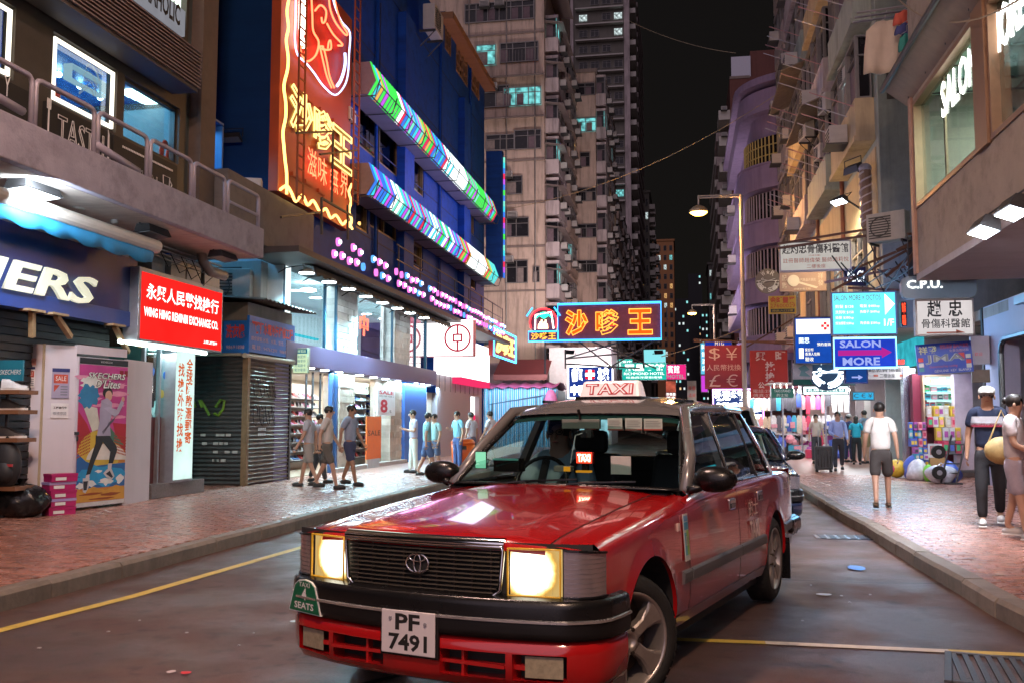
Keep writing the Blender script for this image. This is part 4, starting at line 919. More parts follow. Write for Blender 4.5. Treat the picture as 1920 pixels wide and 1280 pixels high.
MB().box(X(540,zl)-1.2,X(640,zl),yl-.3,yl+.8,-.1,.3).build('upstand',pm('upstand_grey',(.14,.13,.13),.7,stain=.5),L1)
bm=MB();bm.cyl((0,0,0),(0,0,.05),.095,n=10);o=bm.build('bulb',em('bulb_pink',(1,.2,.7),1.1));bd=o.data;bpy.data.objects.remove(o)
bm=MB();bm.cyl((0,0,.05),(0,0,.09),.045,n=8);o=bm.build('filament',em('bulb_core',(1,.9,1),4));bc_=o.data;bpy.data.objects.remove(o)
bm=MB();bm.cyl((0,0,0),(0,0,.05),.095,n=10);o=bm.build('bulb',em('bulb_blue',(.1,.35,1),1.2));bdb=o.data;bpy.data.objects.remove(o)
yy0,yy1=X(624,zl),X(946,zl);N=84
for k in range(N):
 if k in (3,9,10,17,18,31,32):continue
 yy=yy0+(yy1-yy0)*k/N;b_=link('bulb',bdb if RND.random()<.22 else bd,L1,Matrix.Translation((yy,yl+(.17 if k%2 else -.13)+RND.uniform(-.03,.03),zl)))
 if RND.random()<.75:link('filament',bc_,b_)
lamp('bulb_glow','AREA',(XL+zl+.25,30,yl),45,(1,.35,.85),.3,17,to=(XL+4,30,3.5))
T=thing('safety_rail','thin dark rail above the bulb ledge','railing',M=ML)
for h in (.55,.95):MB().cyl((24,yl+h,zl-.1),(39,yl+h-.0,zl-.1),.02,n=4).build('rail',dsteel,T)
for k in range(8):MB().cyl((24.2+k*2.1,yl-.3,zl-.1),(24.2+k*2.1,yl+.98,zl-.1),.02,n=4).build('post',dsteel,T)
T=thing('dark_canopy','dark scalloped canopy over the row of display lamps','canopy',M=ML)
cx0,cx1=X(590,.7),X(846,.7);hy=Z(610,492,.7)
hy=4.62
m=MB();rows=[[],[],[]]
for k in range(161):x=cx0+(cx1-cx0)*k/160;rows[0].append((x,hy+.1,0));rows[1].append((x,hy-.08,.68));rows[2].append((x,hy-.2-.06*abs(sin(k*.6)),.7))
m.grid(rows);m.build('cloth',pm('canopy_dark',(.03,.028,.03),.7,var=.2),T,solid=.01)
m=MB();m.add([(X(535,.5),4.75,0),(X(600,.5),4.68,0),(X(620,.8),4.62,.75),(X(548,.8),4.62,.75)],[(0,1,2,3)]);m.build('end_sheet',pm('sheet_grey',(.3,.35,.38),.6),T,solid=.02)
S2=thing('display_storey','brightly lit first floor display with pale stone piers behind glass','shop front',M=ML)
fb,ft=3.02,4.8
xs0,xs1=X(533),X(832)
m=MB();m.box(xs0,xs1,fb,ft,-3.1,-3.0);m.box(xs0,xs1,ft,ft+.05,-3,0);m.box(xs0,xs1,fb-.05,fb,-3,-.05);m.box(xs0-.05,xs0,fb,ft,-3,0);m.build('interior',pm('display_white',(.6,.66,.68),.6,var=.1),S2)
stonep=pm('stone_white',(.62,.66,.66),.7,var=.2,scale=6,bump=.3,bscale=20,island=.12)
def pier(par,u0,u1,b,t,zf,mt,n=11,w0=None):
 a,c=(X(u0,zf),X(u1,zf))if w0 is None else (u0,w0)
 MB().box(a+.02,c-.02,b,t,-.4,zf-.02).build('pier_core',mt,par)
 rh=(t-b)/n
 for k in range(n):
  sp=[0,.52,1]if k%2 else [0,.3,.8,1]
  for p,q_ in zip(sp,sp[1:]):MB().box(a+(c-a)*p+.006,a+(c-a)*q_-.006,b+k*rh+.006,b+(k+1)*rh-.006,-.3,zf+RND.uniform(-.012,.012)).build('stone',mt,par)
for u0,u1 in ((610,630),(634,672),(717,735),(741,770)):pier(S2,u0,u1,fb,ft,-.02 if u0 in (634,741)else -.35,stonep)
for u in (533,611,632,737,780,800):MB().box(X(u)-.03,X(u)+.03,fb,ft,-.04,.02).build('mullion',pm('blue_mullion',(.02,.1,.18),.4),S2)
for a,b in ((533,611),(672,717),(770,800)):MB().box(X(a),X(b),fb,ft,-.03,-.025).build('pane',pane,S2)
MB().box(X(536),X(545),fb,ft,-.02,.01).build('edge_panel',em('edge_white',(.8,.97,1),1.15),S2)
MB().box(X(774,-.5),X(790,-.5),fb,ft,-.6,-.5).build('red_banner',pm('banner_red',(.5,.02,.06),.5),S2)
MB().box(X(540,-1.5),X(600,-1.5),fb+.5,fb+.55,-1.6,-1.5).build('neon_line',em('led_cyan',(0,0,0)),S2)
t_=text(S2,'中',(X(676,-.8),fb+.75,X(692,-.8),fb+1.4),nr,z=-.8,outline=.025,name='neon_character')
dl=em('display_lamp',(.85,.97,1),18)
for k,(u,v)in enumerate(((575,512),(617,529),(654,542),(686,556),(717,568),(745,578),(769,587),(795,596))):
 x_,y_=pl(u,v,.62)
 t=thing('display_lamp','round swan-neck display lamp, %s along the canopy'%('first from the left','second','third','fourth','fifth','sixth','seventh','last')[k],'lamp',M=ML@Matrix.Translation((x_,y_,.62)),group='display lamps under the canopy')
 m=MB(Matrix.Rotation(R(-90),4,'X'));m.lathe([(.17,0),(.15,.05),(.05,.1)],12);m.build('shade',pm('lamp_shade',(.5,.55,.58),.4),t)
 m=MB(Matrix.Rotation(R(-90),4,'X'));m.lathe([(.155,-.012),(.155,-.004)],12);m.build('bulb',dl,t)
 MB().tube([(0,.1,0),(0,.16,-.1),(0,.12,-.45),(0,.02,-.62)],.014,5).build('arm',dsteel,t)
 if k in (0,2,4):lamp('display_lamp_light','SPOT',(XL+.62,x_,y_-.05),650,(.45,.88,1),.15,to=(XL+1.2,x_,0),spot=150)
for k,(u,v)in enumerate(((578,546),(663,557),(682,548),(718,574))):x_,y_=pl(u,v,-1.0);MB(Matrix.Translation((x_,y_,-1))@Matrix.Rotation(R(-90),4,'X')).lathe([(.2,0),(.2,.04),(.05,.08)],12).build('inner_lamp',dl,S2)
lamp('display_light','AREA',(XL-.9,(xs0+xs1)/2,ft-.05),230,(.75,.95,1),1.4,xs1-xs0-1,to=(XL-.9,(xs0+xs1)/2,0))
S1=thing('shoe_shop','shoe shop under a violet fascia with lit shelves of trainers','shop',M=ML)
MB().box(X(540,.12),X(820,.12),2.54,fb-.005,-.2,.12).build('fascia',pm('fascia_violet',(.16,.12,.24),.45,var=.08,scale=3),S1,bevel=.01)
dlm=em('downlight',(.75,.85,1),14)
for u in (585,612,638,677,703,725,747,780,792,803):
 x_=X(u,.0);MB(Matrix.Translation((x_,2.535,.0))@Matrix.Rotation(R(90),4,'X')).lathe([(.1,0),(.1,.02)],10).build('downlight',dlm,S1)
lamp('shop_downlights','AREA',(XL+.05,(xs0+xs1)/2,2.5),520,(.5,.85,1),.25,xs1-xs0-1,to=(XL+.5,(xs0+xs1)/2,0))
zi0=PH;sg=2.53
m=MB();m.box(xs0,X(820),zi0,sg,-2.6,-2.5);m.box(xs0,X(820),sg,sg+.0,-2.5,-.1);m.build('interior',pm('shop_cream',(.6,.55,.46),.7,var=.12),S1)
MB().box(xs0,X(820),sg-.02,sg,-2.5,-.2).build('ceiling',pm('shop_ceiling',(.6,.6,.58),.6),S1);MB().box(xs0,X(820),zi0-.0,zi0+.02,-2.5,-.1).build('floor',pm('shop_floor',(.4,.33,.26),.3),S1)
MB().box(X(628),X(700,-.0)+3,PH,PH+.1,-.1,.12).build('step',pm('step_stone',(.35,.3,.28),.5),S1)
brk=pm('stone_warm',(.42,.33,.27),.7,var=.25,scale=5,bump=.3,bscale=20,island=.2)
for u0,u1 in ((640,668),(735,756)):pier(S1,u0,u1,PH,2.53,.02,brk,13)
pier(S1,X(610,-.6),None,PH,2.5,-.6,brk,13,w0=X(634,-.6));pier(S1,X(706,-.25),None,PH,2.53,-.25,brk,13,w0=X(732,-.25))
for u in (628,636):MB().box(X(u)-.05,X(u)+.05,PH,2.53,-.1,.0).build('door_frame',pm('blue_frame',(.02,.06,.16),.35),S1)
for u in (578,590,604,616):MB().cyl((X(u,-.4),1.0+.3*(u%3),-.4),(X(u,-.4),2.5,-.4),.03,n=6).build('hanging_rod',dsteel,S1)
MB().box(X(760),X(800),PH,2.53,-.1,.02).build('blue_pillar',pm('pillar_blue',(.03,.12,.42),.5),S1);MB().box(X(516),X(541),PH,2.6,-.3,.05).build('violet_pillar',pm('pillar_violet',(.16,.14,.32),.5),S1)
lamp('shop_light','AREA',(XL-1.2,(xs0+xs1)/2,2.45),260,(1,.92,.82),1.8,xs1-xs0-1,to=(XL-1.2,(xs0+xs1)/2,0))
def shelf_unit(xa,xb,z,rows,label,per):
 T=thing('shoe_shelves',label,'shelves',M=ML)
 MB().box(xa,xb,PH,2.3,z-.3,z-.25).build('back',pm('shelf_white',(.6,.58,.55),.5),T)
 for k in range(rows):MB().box(xa,xb,.35+k*.22,.37+k*.22,z-.25,z).build('shelf',dsteel,T)
 ORD='first second third fourth fifth sixth seventh eighth ninth'.split()
 for k in range(rows):
  for i in range(per):
   xx=xa+(xb-xa)*(i+.5)/per;mt=RND.choice([shw,shw,shw,shg,shp,shb,shbl,shr])
   shoe(ML@Matrix.Translation((xx,.382+k*.22,z-.12))@Matrix.Rotation(R(-90),4,'X')@Matrix.Rotation(RND.uniform(-.3,.3),4,'Z')@Matrix.Scale(1.05,4),mt,'%s trainer, %s from left, %s shelf up, %s'%(mt.name[5:],ORD[i],ORD[k],'shoe wall by the kiosk' if per>6 else 'unit by orange banner'),'trainers on the '+label,name='trainer')
shelf_unit(X(547,-1.2),X(607,-1.2),-1.2,8,'lit wall of shelves beside the kiosk',9)
shelf_unit(X(669,-.5),X(705,-.5),-.5,9,'shelf unit beside the orange sale banner',5)
MB().box(X(669,-.5),X(703,-.5),2.1,2.4,-.55,-.45).build('brand_panel',pm('panel_cream',(.65,.62,.5),.5),S1)
text(S1,'SPORT',(X(676,-.44),2.2,X(696,-.44),2.3),black,z=-.44)
def front_sign(u0,v0,u1,v1,z,name,label,mt,th=.03):
 a=pl(u0,v1,z);b=pl(u1,v0,z);cb=Z((u0+u1)/2,v1,z);ct=Z((u0+u1)/2,v0,z)
 T=thing(name,label,'sign',M=ML@Matrix.Translation((a[0],cb,z)));w,h=b[0]-a[0],ct-cb
 MB().box(0,w,0,h,-th,0).build('panel',mt,T);return T,w,h
T,w,h=front_sign(707,729,741,778,.08,'sale_poster','white SALE poster with a big red 8 on the stone pier',pm('poster_white',(.72,.72,.74),.5))
rp=pm('poster_red',(.55,.01,.03),.5)
text(T,'SALE',(w*.1,h*.8,w*.9,h*.94),rp,bold=.03);text(T,'10% OFF FOR 2',(w*.1,h*.7,w*.9,h*.76),black);text(T,'8',(w*.16,h*.1,w*.56,h*.62),rp,bold=.03);text(T,'.5',(w*.6,h*.1,w*.78,h*.2),black)
T,w,h=front_sign(687,780,715,859,.14,'sale_banner','orange SALE banner standing by the shop entrance',pm('banner_orange',(.72,.13,.02),.5,var=.1))
text(T,'SALE',(w*.08,h*.55,w*.92,h*.67),black)
MB().box(w*.1,w*.9,-.25,-.0,-.02,.0).build('stand',pm('stand_grey',(.4,.4,.42),.5),T)
BK=thing('bank_branch','pale grey bank front with a lit white fascia','bank',M=ML)
bw=pm('bank_panel',(.34,.3,.34),.5,var=.06,scale=2)
m=MB();wall_grid(m,X(820),38.9,PH,4.3,[(X(884),PH+.2,X(900),2.35),(X(803),PH,X(822),2.3)],-.02,.3);m.build('wall',bw,BK)
for k in range(9):x_=X(826)+k*(38.9-X(826))/9;MB().box(x_,x_+.02,2.4,3.3,-.03,-.008).build('panel_joint',pm('joint_dark',(.1,.09,.1),.6),BK)
MB().box(X(820),38.9,2.95,4.35,-.1,.3).build('fascia',em('bank_fascia_lit',(1,.97,.98),1.9),BK)
MB().box(X(850),38.95,2.72,2.95,-.1,.31).build('red_stripe',em('bank_stripe',(.75,.03,.12),.9),BK)
MB().box(X(803),X(822),PH,2.3,-.25,-.2).build('door_panel',pm('bank_cream',(.6,.55,.5),.5),BK)
a=(X(884),PH+.2,X(900),2.35);MB().box(a[0],a[2],1.25,a[3],-.25,-.2).build('poster_light',em('atm_white',(1,.95,.95),1.3),BK);MB().box(a[0],a[2],1.0,1.6,-.2,-.18).build('poster_red',em('atm_red',(.8,.03,.12),.8),BK);MB().box(a[0],a[2],PH+.2,1.1,-.25,-.2).build('machine',dsteel,BK)
Yb=31.0
x0,zb=onY(800,668,Yb);x1,zt=onY(888,599,Yb)
T=thing('bank_sign','square white lit sign box with a red coin emblem jutting from the wall','sign',M=basis((x0,Yb,zb),(1,0,0)))
w,h=x1-x0,zt-zb
MB().box(0,w,0,h,-.35,0).build('box',pm('bank_red_edge',(.5,.1,.12),.4),T);MB().box(.01,w-.02,.02,h-.01,.001,.005).build('face',em('bank_face',(1,.96,.97),2.0),T)
rl=em('bank_logo',(.62,.02,.06),.55);cx,cy,r=w*.66,h*.5,h*.38
m=MB();n=40
for k in range(n):
 a,b=2*pi*k/n,2*pi*(k+1)/n;m.add([(cx+rr*cos(t),cy+rr*sin(t),.008)for rr,t in ((r,a),(r,b),(r*.86,b),(r*.86,a))],[(3,2,1,0)])
m.build('emblem_ring',rl,T)
m=MB();q_=r*.36;frame_box(m,cx-q_,cy-q_*.85,cx+q_,cy+q_*.85,r*.13,.006,.01);m.box(cx-r*.065,cx+r*.065,cy+q_*.85,cy+r*.9,.006,.01);m.box(cx-r*.065,cx+r*.065,cy-r*.9,cy-q_*.85,.006,.01);m.build('emblem',rl,T)
x0,zb=onY(836,690,Yb);x1,zt=onY(866,668,Yb)
T=thing('small_sign_box','small white lit sign box under the bank emblem sign','sign',M=basis((x0,Yb,zb),(1,0,0)));w,h=x1-x0,zt-zb
for k in (0,1):MB().box(0,w,k*h*.52,k*h*.52+h*.46,-.2,0).build('box',em('bank_face',(0,0,0)),T)
a=pl(925,672,.6);b=pl(966,622,.6);T=thing('corner_neon_sign','red corner neon sign with yellow characters and a blue border','sign',M=ML@Matrix.Translation((a[0],Z(945,672,.6),.6)));w,h=b[0]-a[0],Z(945,622,.6)-Z(945,672,.6)
MB().box(0,w,0,h,-.2,0).build('panel',pm('neon_panel_red',(.4,.02,.02),.5),T);text(T,'沙嗲王',(w*.08,h*.12,w*.92,h*.88),nyl,z=.03,outline=.04)
m=MB();m.tube([(0,0,.03),(w,0,.03),(w,h,.03),(0,h,.03)],.04,5,True);m.build('border_tube',em('neon_blue',(.05,.45,1),5),T)
# ========================== the towers down the street, left side and far end
WMS={}
def win_mesh(w,h,style,lit=None):
 """flat window: frame bars, panes and curtain, one shared mesh; local x right, y up, z out"""
 key=(round(w,2),round(h,2),style,lit)
 if key in WMS:return WMS[key]
 m=MB();t=.05 if w>.9 else .035
 m.m=1;m.box(0,w,0,h,-.1,-.06)
 m.m=0;frame_box(m,0,0,w,h,t,-.06,.03)
 nb=max(1,int(w/.75))
 for k in range(1,nb):m.box(w*k/nb-t/2,w*k/nb+t/2,t,h-t,-.055,.015)
 m.box(t,w-t,h*.68,h*.68+t*.8,-.05,.01)
 if style=='grille':
  for k in range(1,int(w/.22)):m.box(k*.22-.008,k*.22+.008,t,h*.6,.03,.05)
 m.m=2
 if style in ('curtain','grille'):
  for k in range(nb):
   if (k+len(WMS))%3:x=w*k/nb+t;m.box(x,x+w/nb*.55,t,h*.66,-.058,-.05)
 fm=pm('win_alu',(.2,.19,.19),.5,.4,var=.2);pn=em('win_lit_%s'%lit,{'cyan':(.25,.85,.85),'white':(.75,.9,.9),'warm':(1,.55,.2)}[lit],{'cyan':.42,'white':.5,'warm':.45}[lit],var=.95,scale=2.2)if lit else pm('win_dark',(.012,.012,.015),.25,var=.3,scale=2,spec=.25)
 cu=pm('curtain_a',(.22,.18,.17),.8,var=.3,scale=6)if len(WMS)%2 else pm('curtain_b',(.14,.1,.12),.8,var=.3,scale=6)
 o=m.build('window',[fm,pn,cu]);me=o.data;bpy.data.objects.remove(o);WMS[key]=me;return me
def window(par,M,w,h,style='curtain',lit=None):return link('window',win_mesh(w,h,style,lit),par,M)
acs=None
def small_ac_mesh():
 global acs
 if acs is None:
  m=MB();m.box(-.33,.33,-.22,.22,0,.42);m.m=1
  for k in range(4):m.box(-.28,.28,-.16+k*.09,-.12+k*.09,.42,.432)
  m.box(-.36,.36,-.26,-.22,0,.5);o=m.build('air_conditioner',[acm,acg]);acs=o.data;bpy.data.objects.remove(o)
 return acs
def rel(T,M):return MW[T.name].inverted()@M
towb=pm('tower_beige',(.52,.40,.33),.8,var=.3,scale=.5,bump=.2,bscale=12,stain=.9)
towp=pm('tower_pale',(.48,.41,.41),.8,var=.3,scale=.5,bump=.2,bscale=12,stain=.9)
towd=pm('tower_shade',(.24,.19,.17),.8,var=.2,scale=.8,stain=.5)  # darker brown for ledges, roof slab and some balconies
rustpipe=pm('pipe_rust',(.2,.06,.03),.6,var=.2)
def crate(mb,x0,x1,y0,y1,z0,z1):mb.box(x0,x1,y0,y1,z0,z1)
Ya=63.0
xa0,_=onY(835,400,Ya);xa1,_=onY(1021,400,Ya)
A=thing('apartment_tower','old beige apartment tower with wide strip windows rising behind the blue building','apartment block',(xa1,Ya,0))
MB().box(-10,0,0,15.5,0,46).build('wall',towb,A)
Fa=lambda u,v:onY(u,v,Ya)
def end_win(T,base,u0,v0,u1,v1,Y,style='curtain',lit=None,out=.13):
 x0,z0=onY(u0,v1,Y);x1,z1=onY(u1,v0,Y)
 return window(T,rel(T,basis((x0,Y-out,z0),(1,0,0))),x1-x0,z1-z0,style,lit)
for u0,v0,u1,v1,st,lit in ((872,0,1002,46,'curtain',None),(893,84,930,125,'curtain','cyan'),(938,78,1010,120,'grille',None),(905,160,955,204,'curtain',None),(944,162,1015,201,'curtain','cyan'),(912,252,965,284,'curtain',None),(965,243,1015,282,'curtain',None),(950,330,980,366,'curtain',None),(1022,0,1022,0,'',None),(945,408,992,446,'curtain',None),(948,488,990,532,'curtain',None),(905,410,925,446,'curtain',None),(1000,500,1012,530,'curtain',None)):
 if u1>u0:end_win(A,None,u0,v0,u1,v1,Ya,st,lit)
m=MB();lm=MB()
for v in (60,140,218,300,380,462,545):
 x,zz=Fa(1010,v);lm.box(-9.5,.05,-.1,0,zz-.05,zz+.07)
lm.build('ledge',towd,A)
for v in (138,215):
 x,zz=Fa(1000,v+10);MB().add([(-9,-.9,zz),(0,-.9,zz),(0,0,zz+.25),(-9,0,zz+.25)],[(0,1,2,3)]).build('awning',pm('tin_awning',(.25,.2,.19),.6,.2,var=.2),A,solid=.03)
for u,v in ((925,165),(953,330),(962,405),(955,488),(938,10),(910,12)):
 x,zz=Fa(u,v);link('air_conditioner',small_ac_mesh(),A,rel(A,basis((x,Ya-.05,zz),(1,0,0))))
for u in (1003,950,880):x,zz=Fa(u,0);MB().cyl((x-xa1,-.06,0),(x-xa1,-.06,46),.05,n=5).build('pipe',pip,A)
def side_bays(T,x0,y0,y1,zs,depth,bw,mt,lit_every=0,out=.5,sgn=1,acn=2):
 """stack of enclosed balconies along a street face at x = x0 (sgn 1: left row, facing +x)"""
 U=(0,1,0)if sgn>0 else (0,-1,0);k=0
 for zz in zs:
  m=MB();m.box(x0-.05*sgn,x0+out*sgn,y0,y1,zz,zz+.95);m.box(x0-.05*sgn,x0+out*sgn,y0,y1,zz+2.35,zz+2.55);m.build('balcony',mt,T,world=True)
  y=y0+.05
  while y+bw<=y1+.05:
   lit=None
   if lit_every and (k*7+3)%lit_every==0:lit=('cyan','white','warm')[k%3]
   Mx=basis((x0+(out-.06)*sgn,y if sgn>0 else y+bw,zz+.95),U);window(T,rel(T,Mx),bw-.12,1.4,'grille' if k%3 else 'curtain',lit)
   Me=basis((x0+.06*sgn if sgn>0 else x0-out+.05,y0+.04,zz+.95),(1,0,0))
   k+=1;y+=bw
  window(T,rel(T,basis(((x0 if sgn>0 else x0-out)+.04,y0+.02,zz+.95),(1,0,0))),out-.1,1.4,'curtain',None)
  if acn:
   for q in range(acn):yy=y0+(y1-y0)*(q+.5)/acn+RND.uniform(-.4,.4);link('air_conditioner',small_ac_mesh(),T,rel(T,basis((x0+out*sgn,yy,zz+RND.uniform(.3,.9)),U)))
fl=[2.85*k+4.2 for k in range(9)]
side_bays(A,xa1,Ya+.6,Ya+5.2,[z_-.3 for z_ in fl],.5,1.5,towp,9,.9)
side_bays(A,xa1,Ya+8.2,Ya+13,[z_-.1 for z_ in fl],.5,1.5,towb,11,.8)
for y in (Ya+6,Ya+7.4):MB().cyl((xa1+.15,y,3),(xa1+.15,y,40),.09,n=6).build('pipe',rustpipe,A,world=True)
m=MB();
for k in range(14):zz=3.2+k*2.85;m.add([(xa1,Ya+.2,zz+2.75),(xa1+1.3,Ya+.2,zz+2.55),(xa1+1.3,Ya+6.5,zz+2.55),(xa1,Ya+6.5,zz+2.75)],[(0,1,2,3)])
m.build('awning',pm('tin_awning',(0,0,0)),A,world=True,solid=.03)
Yb_=77.0;xb0,_=onY(1065,400,Yb_);xb1,_=onY(1118,400,Yb_);_,hb=onY(1100,137,Yb_)
Bt=thing('apartment_block','narrow stained pale apartment block stepping forward beyond the beige tower','apartment block',(xb1,Yb_,0))
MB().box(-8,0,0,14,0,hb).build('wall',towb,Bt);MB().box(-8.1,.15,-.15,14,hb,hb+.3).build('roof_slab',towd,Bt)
for u0,v0,u1,v1,lit in ((1078,156,1116,181,None),(1078,221,1118,249,'cyan'),(1088,286,1106,314,None),(1080,352,1118,379,None),(1080,420,1119,447,None),(1080,488,1120,512,None)):end_win(Bt,None,u0,v0,u1,v1,Yb_,'grille' if v0>340 else 'curtain',lit)
side_bays(Bt,xb1,Yb_+.5,Yb_+6,[hb-2.6-2.85*k for k in range(10)],.5,1.8,towp,8,.8)
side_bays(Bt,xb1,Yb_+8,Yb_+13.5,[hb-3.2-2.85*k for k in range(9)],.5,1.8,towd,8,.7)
M1=thing('apartment_block','long street front of stacked balconies and air conditioners beyond the narrow block','apartment block',(-8.6,92,0))
MB().box(-8,0,0,75,0,30).build('wall',towp,M1)
for y0 in range(95,160,11):side_bays(M1,-8.6,y0,y0+7,[3+2.9*k for k in range(9)],.5,2.3,(towp,towb,towd)[(y0//11)%3],7,.9,acn=1)
MB().box(-8.6,-7.55,128,134,3,9).build('orange_panel',pm('panel_orange',(.5,.15,.03),.6),M1,world=True)
Yc=168.0;xc0,_=onY(1050,200,Yc);xc1,_=onY(1181,200,Yc)
C=thing('tall_tower','very tall grey tower with white ledges on every floor, topmost on the left','tower',(xc1,Yc,0))
cgrey=pm('tower_grey',(.16,.15,.13),.8,var=.2,scale=.3,stain=.4);cl_=pm('ledge_white',(.55,.52,.48),.7,var=.1)
MB().box(-16,0,0,40,0,86).build('wall',cgrey,C);MB().box(-.9,.1,-.5,0,0,88).build('pilaster',towp,C);MB().box(-10.6,-10,-.4,0,0,88).build('pilaster',towp,C)
for k in range(17):
 zz=34+k*2.95
 MB().box(-9.6,-1.0,-1.1,0,zz,zz+.22).build('ledge',cl_,C)
 for j in range(4):
  if (k+j)%5==4:continue
  lit=('white' if (k,j)in ((13,0),(13,1),(13,3),(12,3),(15,2))else 'warm' if (k,j)==(5,2)else 'cyan' if (k,j)in ((3,2),(2,3))else None)
  window(C,Matrix.Translation((-9.0+j*2.1,-.12,zz+1.0))@Matrix.Rotation(R(90),4,'X'),1.5,1.3,'plain',lit)
for k in range(27):
 zz=4+k*2.95;MB().box(0,1.1,1,9,zz,zz+.9).build('balcony',cl_,C);MB().box(0,1.0,12,38,zz,zz+.9).build('balcony',towp,C)
def far_block(u0,u1,v,Y,mt,label,name='apartment_block',depth=20,rows=0,lit=5,bays=3,cat='apartment block',side=0):
 x0,_=onY(u0,v,Y);x1,zt=onY(u1,v,Y);T=thing(name,label,cat,((x0+x1)/2,Y,0));w=x1-x0
 MB().box(-w/2,w/2,0,depth,0,zt).build('wall',mt,T);MB().box(-w/2-.3,w/2+.3,-.3,depth,zt,zt+.6).build('roof_edge',mt,T)
 k=0
 for r in range(rows):
  for b in range(bays):
   zz=zt-3-r*3.0;k+=1
   if zz<6:continue
   window(T,Matrix.Translation((-w/2+w*(b+.25)/bays,-.12,zz))@Matrix.Rotation(R(90),4,'X'),w/bays*.5,1.6,'plain',RND.choice(('cyan','white','warm'))if RND.random()<lit/20 else None)
   if side:MB().box(side*w/2,side*(w/2+1.2),.5+b*5,3.5+b*5,zz-.6,zz+.5).build('balcony',cl_,T)
 return T
far_block(1198,1217,362,215,cgrey,'dark grey slab tower beyond the tall ledged tower',rows=14,bays=2,side=1)
far_block(1205,1226,440,245,pm('far_brown',(.12,.08,.06),.8),'dark brown balcony block left of the orange block',rows=12,bays=2,side=1)
far_block(1230,1263,452,300,pm('far_orange',(.42,.19,.08),.8,var=.15),'orange brick block glowing at the end of the left row',rows=14,bays=3,lit=3)  # orange is the brick's own colour
far_block(1328,1352,496,250,pm('far_grey',(.13,.12,.11),.8),'grey block at the far right end of the street',rows=12,bays=3,lit=2)
far_block(1344,1362,300,205,pm('far_black',(.045,.042,.045),.8),'dark tall slab behind the maroon block',rows=0)
def lit_tower(u0,u1,v,Y,n,label,mt):
 x0,_=onY(u0,v,Y);x1,zt=onY(u1,v,Y);T=thing('distant_tower',label,'tower',((x0+x1)/2,Y,0));w=x1-x0
 MB().box(-w/2,w/2,0,20,0,zt).build('wall',mt,T)
 ms=[MB(),MB(),MB()];nc=max(3,int(w/1.7))
 cols=[c for c in range(nc)if RND.random()<.6]
 for r in range(int(zt/3.1)):
  for c in cols:
   if RND.random()<n:x=-w/2+w*(c+.5)/nc;ms[RND.choice((0,0,1,1,2))].box(x-.36,x+.36,-.06,0,zt-2-r*3.1,zt-1.0-r*3.1)
 for mm,k,c in zip(ms,('cyan','white','warm'),((.3,.8,.8),(.7,.8,.8),(1,.6,.3))):
  if mm.v:mm.build('lit_windows',em('far_lit_'+k,c,.8),T,kind='stuff')
fd=pm('far_night',(.02,.02,.024),.8,var=.1)
lit_tower(1262,1292,560,420,.3,'dark distant tower dotted with lit windows at the left of the far gap',fd)
lit_tower(1290,1316,513,470,.45,'tallest distant tower with scattered lit windows in the far gap',fd)
lit_tower(1314,1336,585,440,.7,'distant tower with dense columns of cyan windows at the right of the far gap',fd)
lit_tower(1238,1268,600,520,.3,'low distant block just right of the orange block',fd)
lit_tower(1330,1350,640,480,.4,'low distant block behind the red currency sign',fd)
stripe=bpy.data.materials.new('striped_tarp');stripe.use_nodes=True
n_,l_=stripe.node_tree.nodes,stripe.node_tree.links;tc=n_.new('ShaderNodeTexCoord');wv=n_.new('ShaderNodeTexWave');wv.wave_type='BANDS';wv.bands_direction='X';wv.inputs['Scale'].default_value=1.5;wv.inputs['Distortion'].default_value=.3
cr=n_.new('ShaderNodeValToRGB');cr.color_ramp.interpolation='CONSTANT';e0=cr.color_ramp.elements;e0[0].color=(.06,.36,.62,1);e0[1].position=.34;e0[1].color=(.72,.75,.8,1)
for p_,c_ in ((.62,(.30,.05,.06)),(.76,(.05,.25,.42))):el=e0 .new(p_);el.color=(*c_,1)
l_.new(tc.outputs['Object'],wv.inputs['Vector']);l_.new(wv.outputs['Fac'],cr.inputs[0]);l_.new(cr.outputs[0],n_['Principled BSDF'].inputs['Base Color'])
Ym=46.0
x0,zb=onY(905,800,Ym);x1,zt=onY(1045,725,Ym)
T=thing('market_stall','market stall wrapped in blue and white striped tarpaulin across the side street','market stall',(x0,Ym,PH))
w=x1-x0;rows=[]
for j in range(4):rows.append([(w*i/60,.06*sin(i*1.9+j*.6)*(1-.2*j),(zt-PH)*j/3)for i in range(61)])
MB().grid(rows).build('tarpaulin',stripe,T,smooth=True)
rows=[[(w*i/30,-.2+j*1.3,zt-PH+.28*sin(pi*j/3)+.05*sin(i*1.3))for i in range(31)]for j in range(4)]
MB().grid(rows).build('roof_sheet',pm('tarp_magenta',(.4,.08,.2),.5,var=.3,scale=3),T,smooth=True,solid=.02)
MB().box(.1,w-.1,.3,4,0,zt-PH-.1).build('back',darkwall,T)
lamp('stall_light','AREA',(x0+w/2,Ym-2.2,zt+.6),160,(.6,.85,1),w,.3,to=(x0+w/2,Ym,1))  # added area lamp in front, brightens the striped tarpaulin
MB().ball((w*.92,-.2,zt-PH-.9),.35,.2,.8,10,8).build('bundle',pm('bundle_pink',(.5,.12,.25),.6,var=.3),T,smooth=True)
x0,z0=onY(918,752,40);x1,_=onY(1010,752,40)
T=thing('blue_canopy','small dark blue canopy on poles in front of the striped stall','canopy',(x0,40,PH));w=x1-x0
MB().add([(0,0,z0-PH-.1),(w,0,z0-PH+.2),(w,2.2,z0-PH+.35),(0,2.2,z0-PH)],[(0,1,2,3)]).build('cloth',pm('cloth_blue',(.02,.09,.2),.6),T,solid=.03)
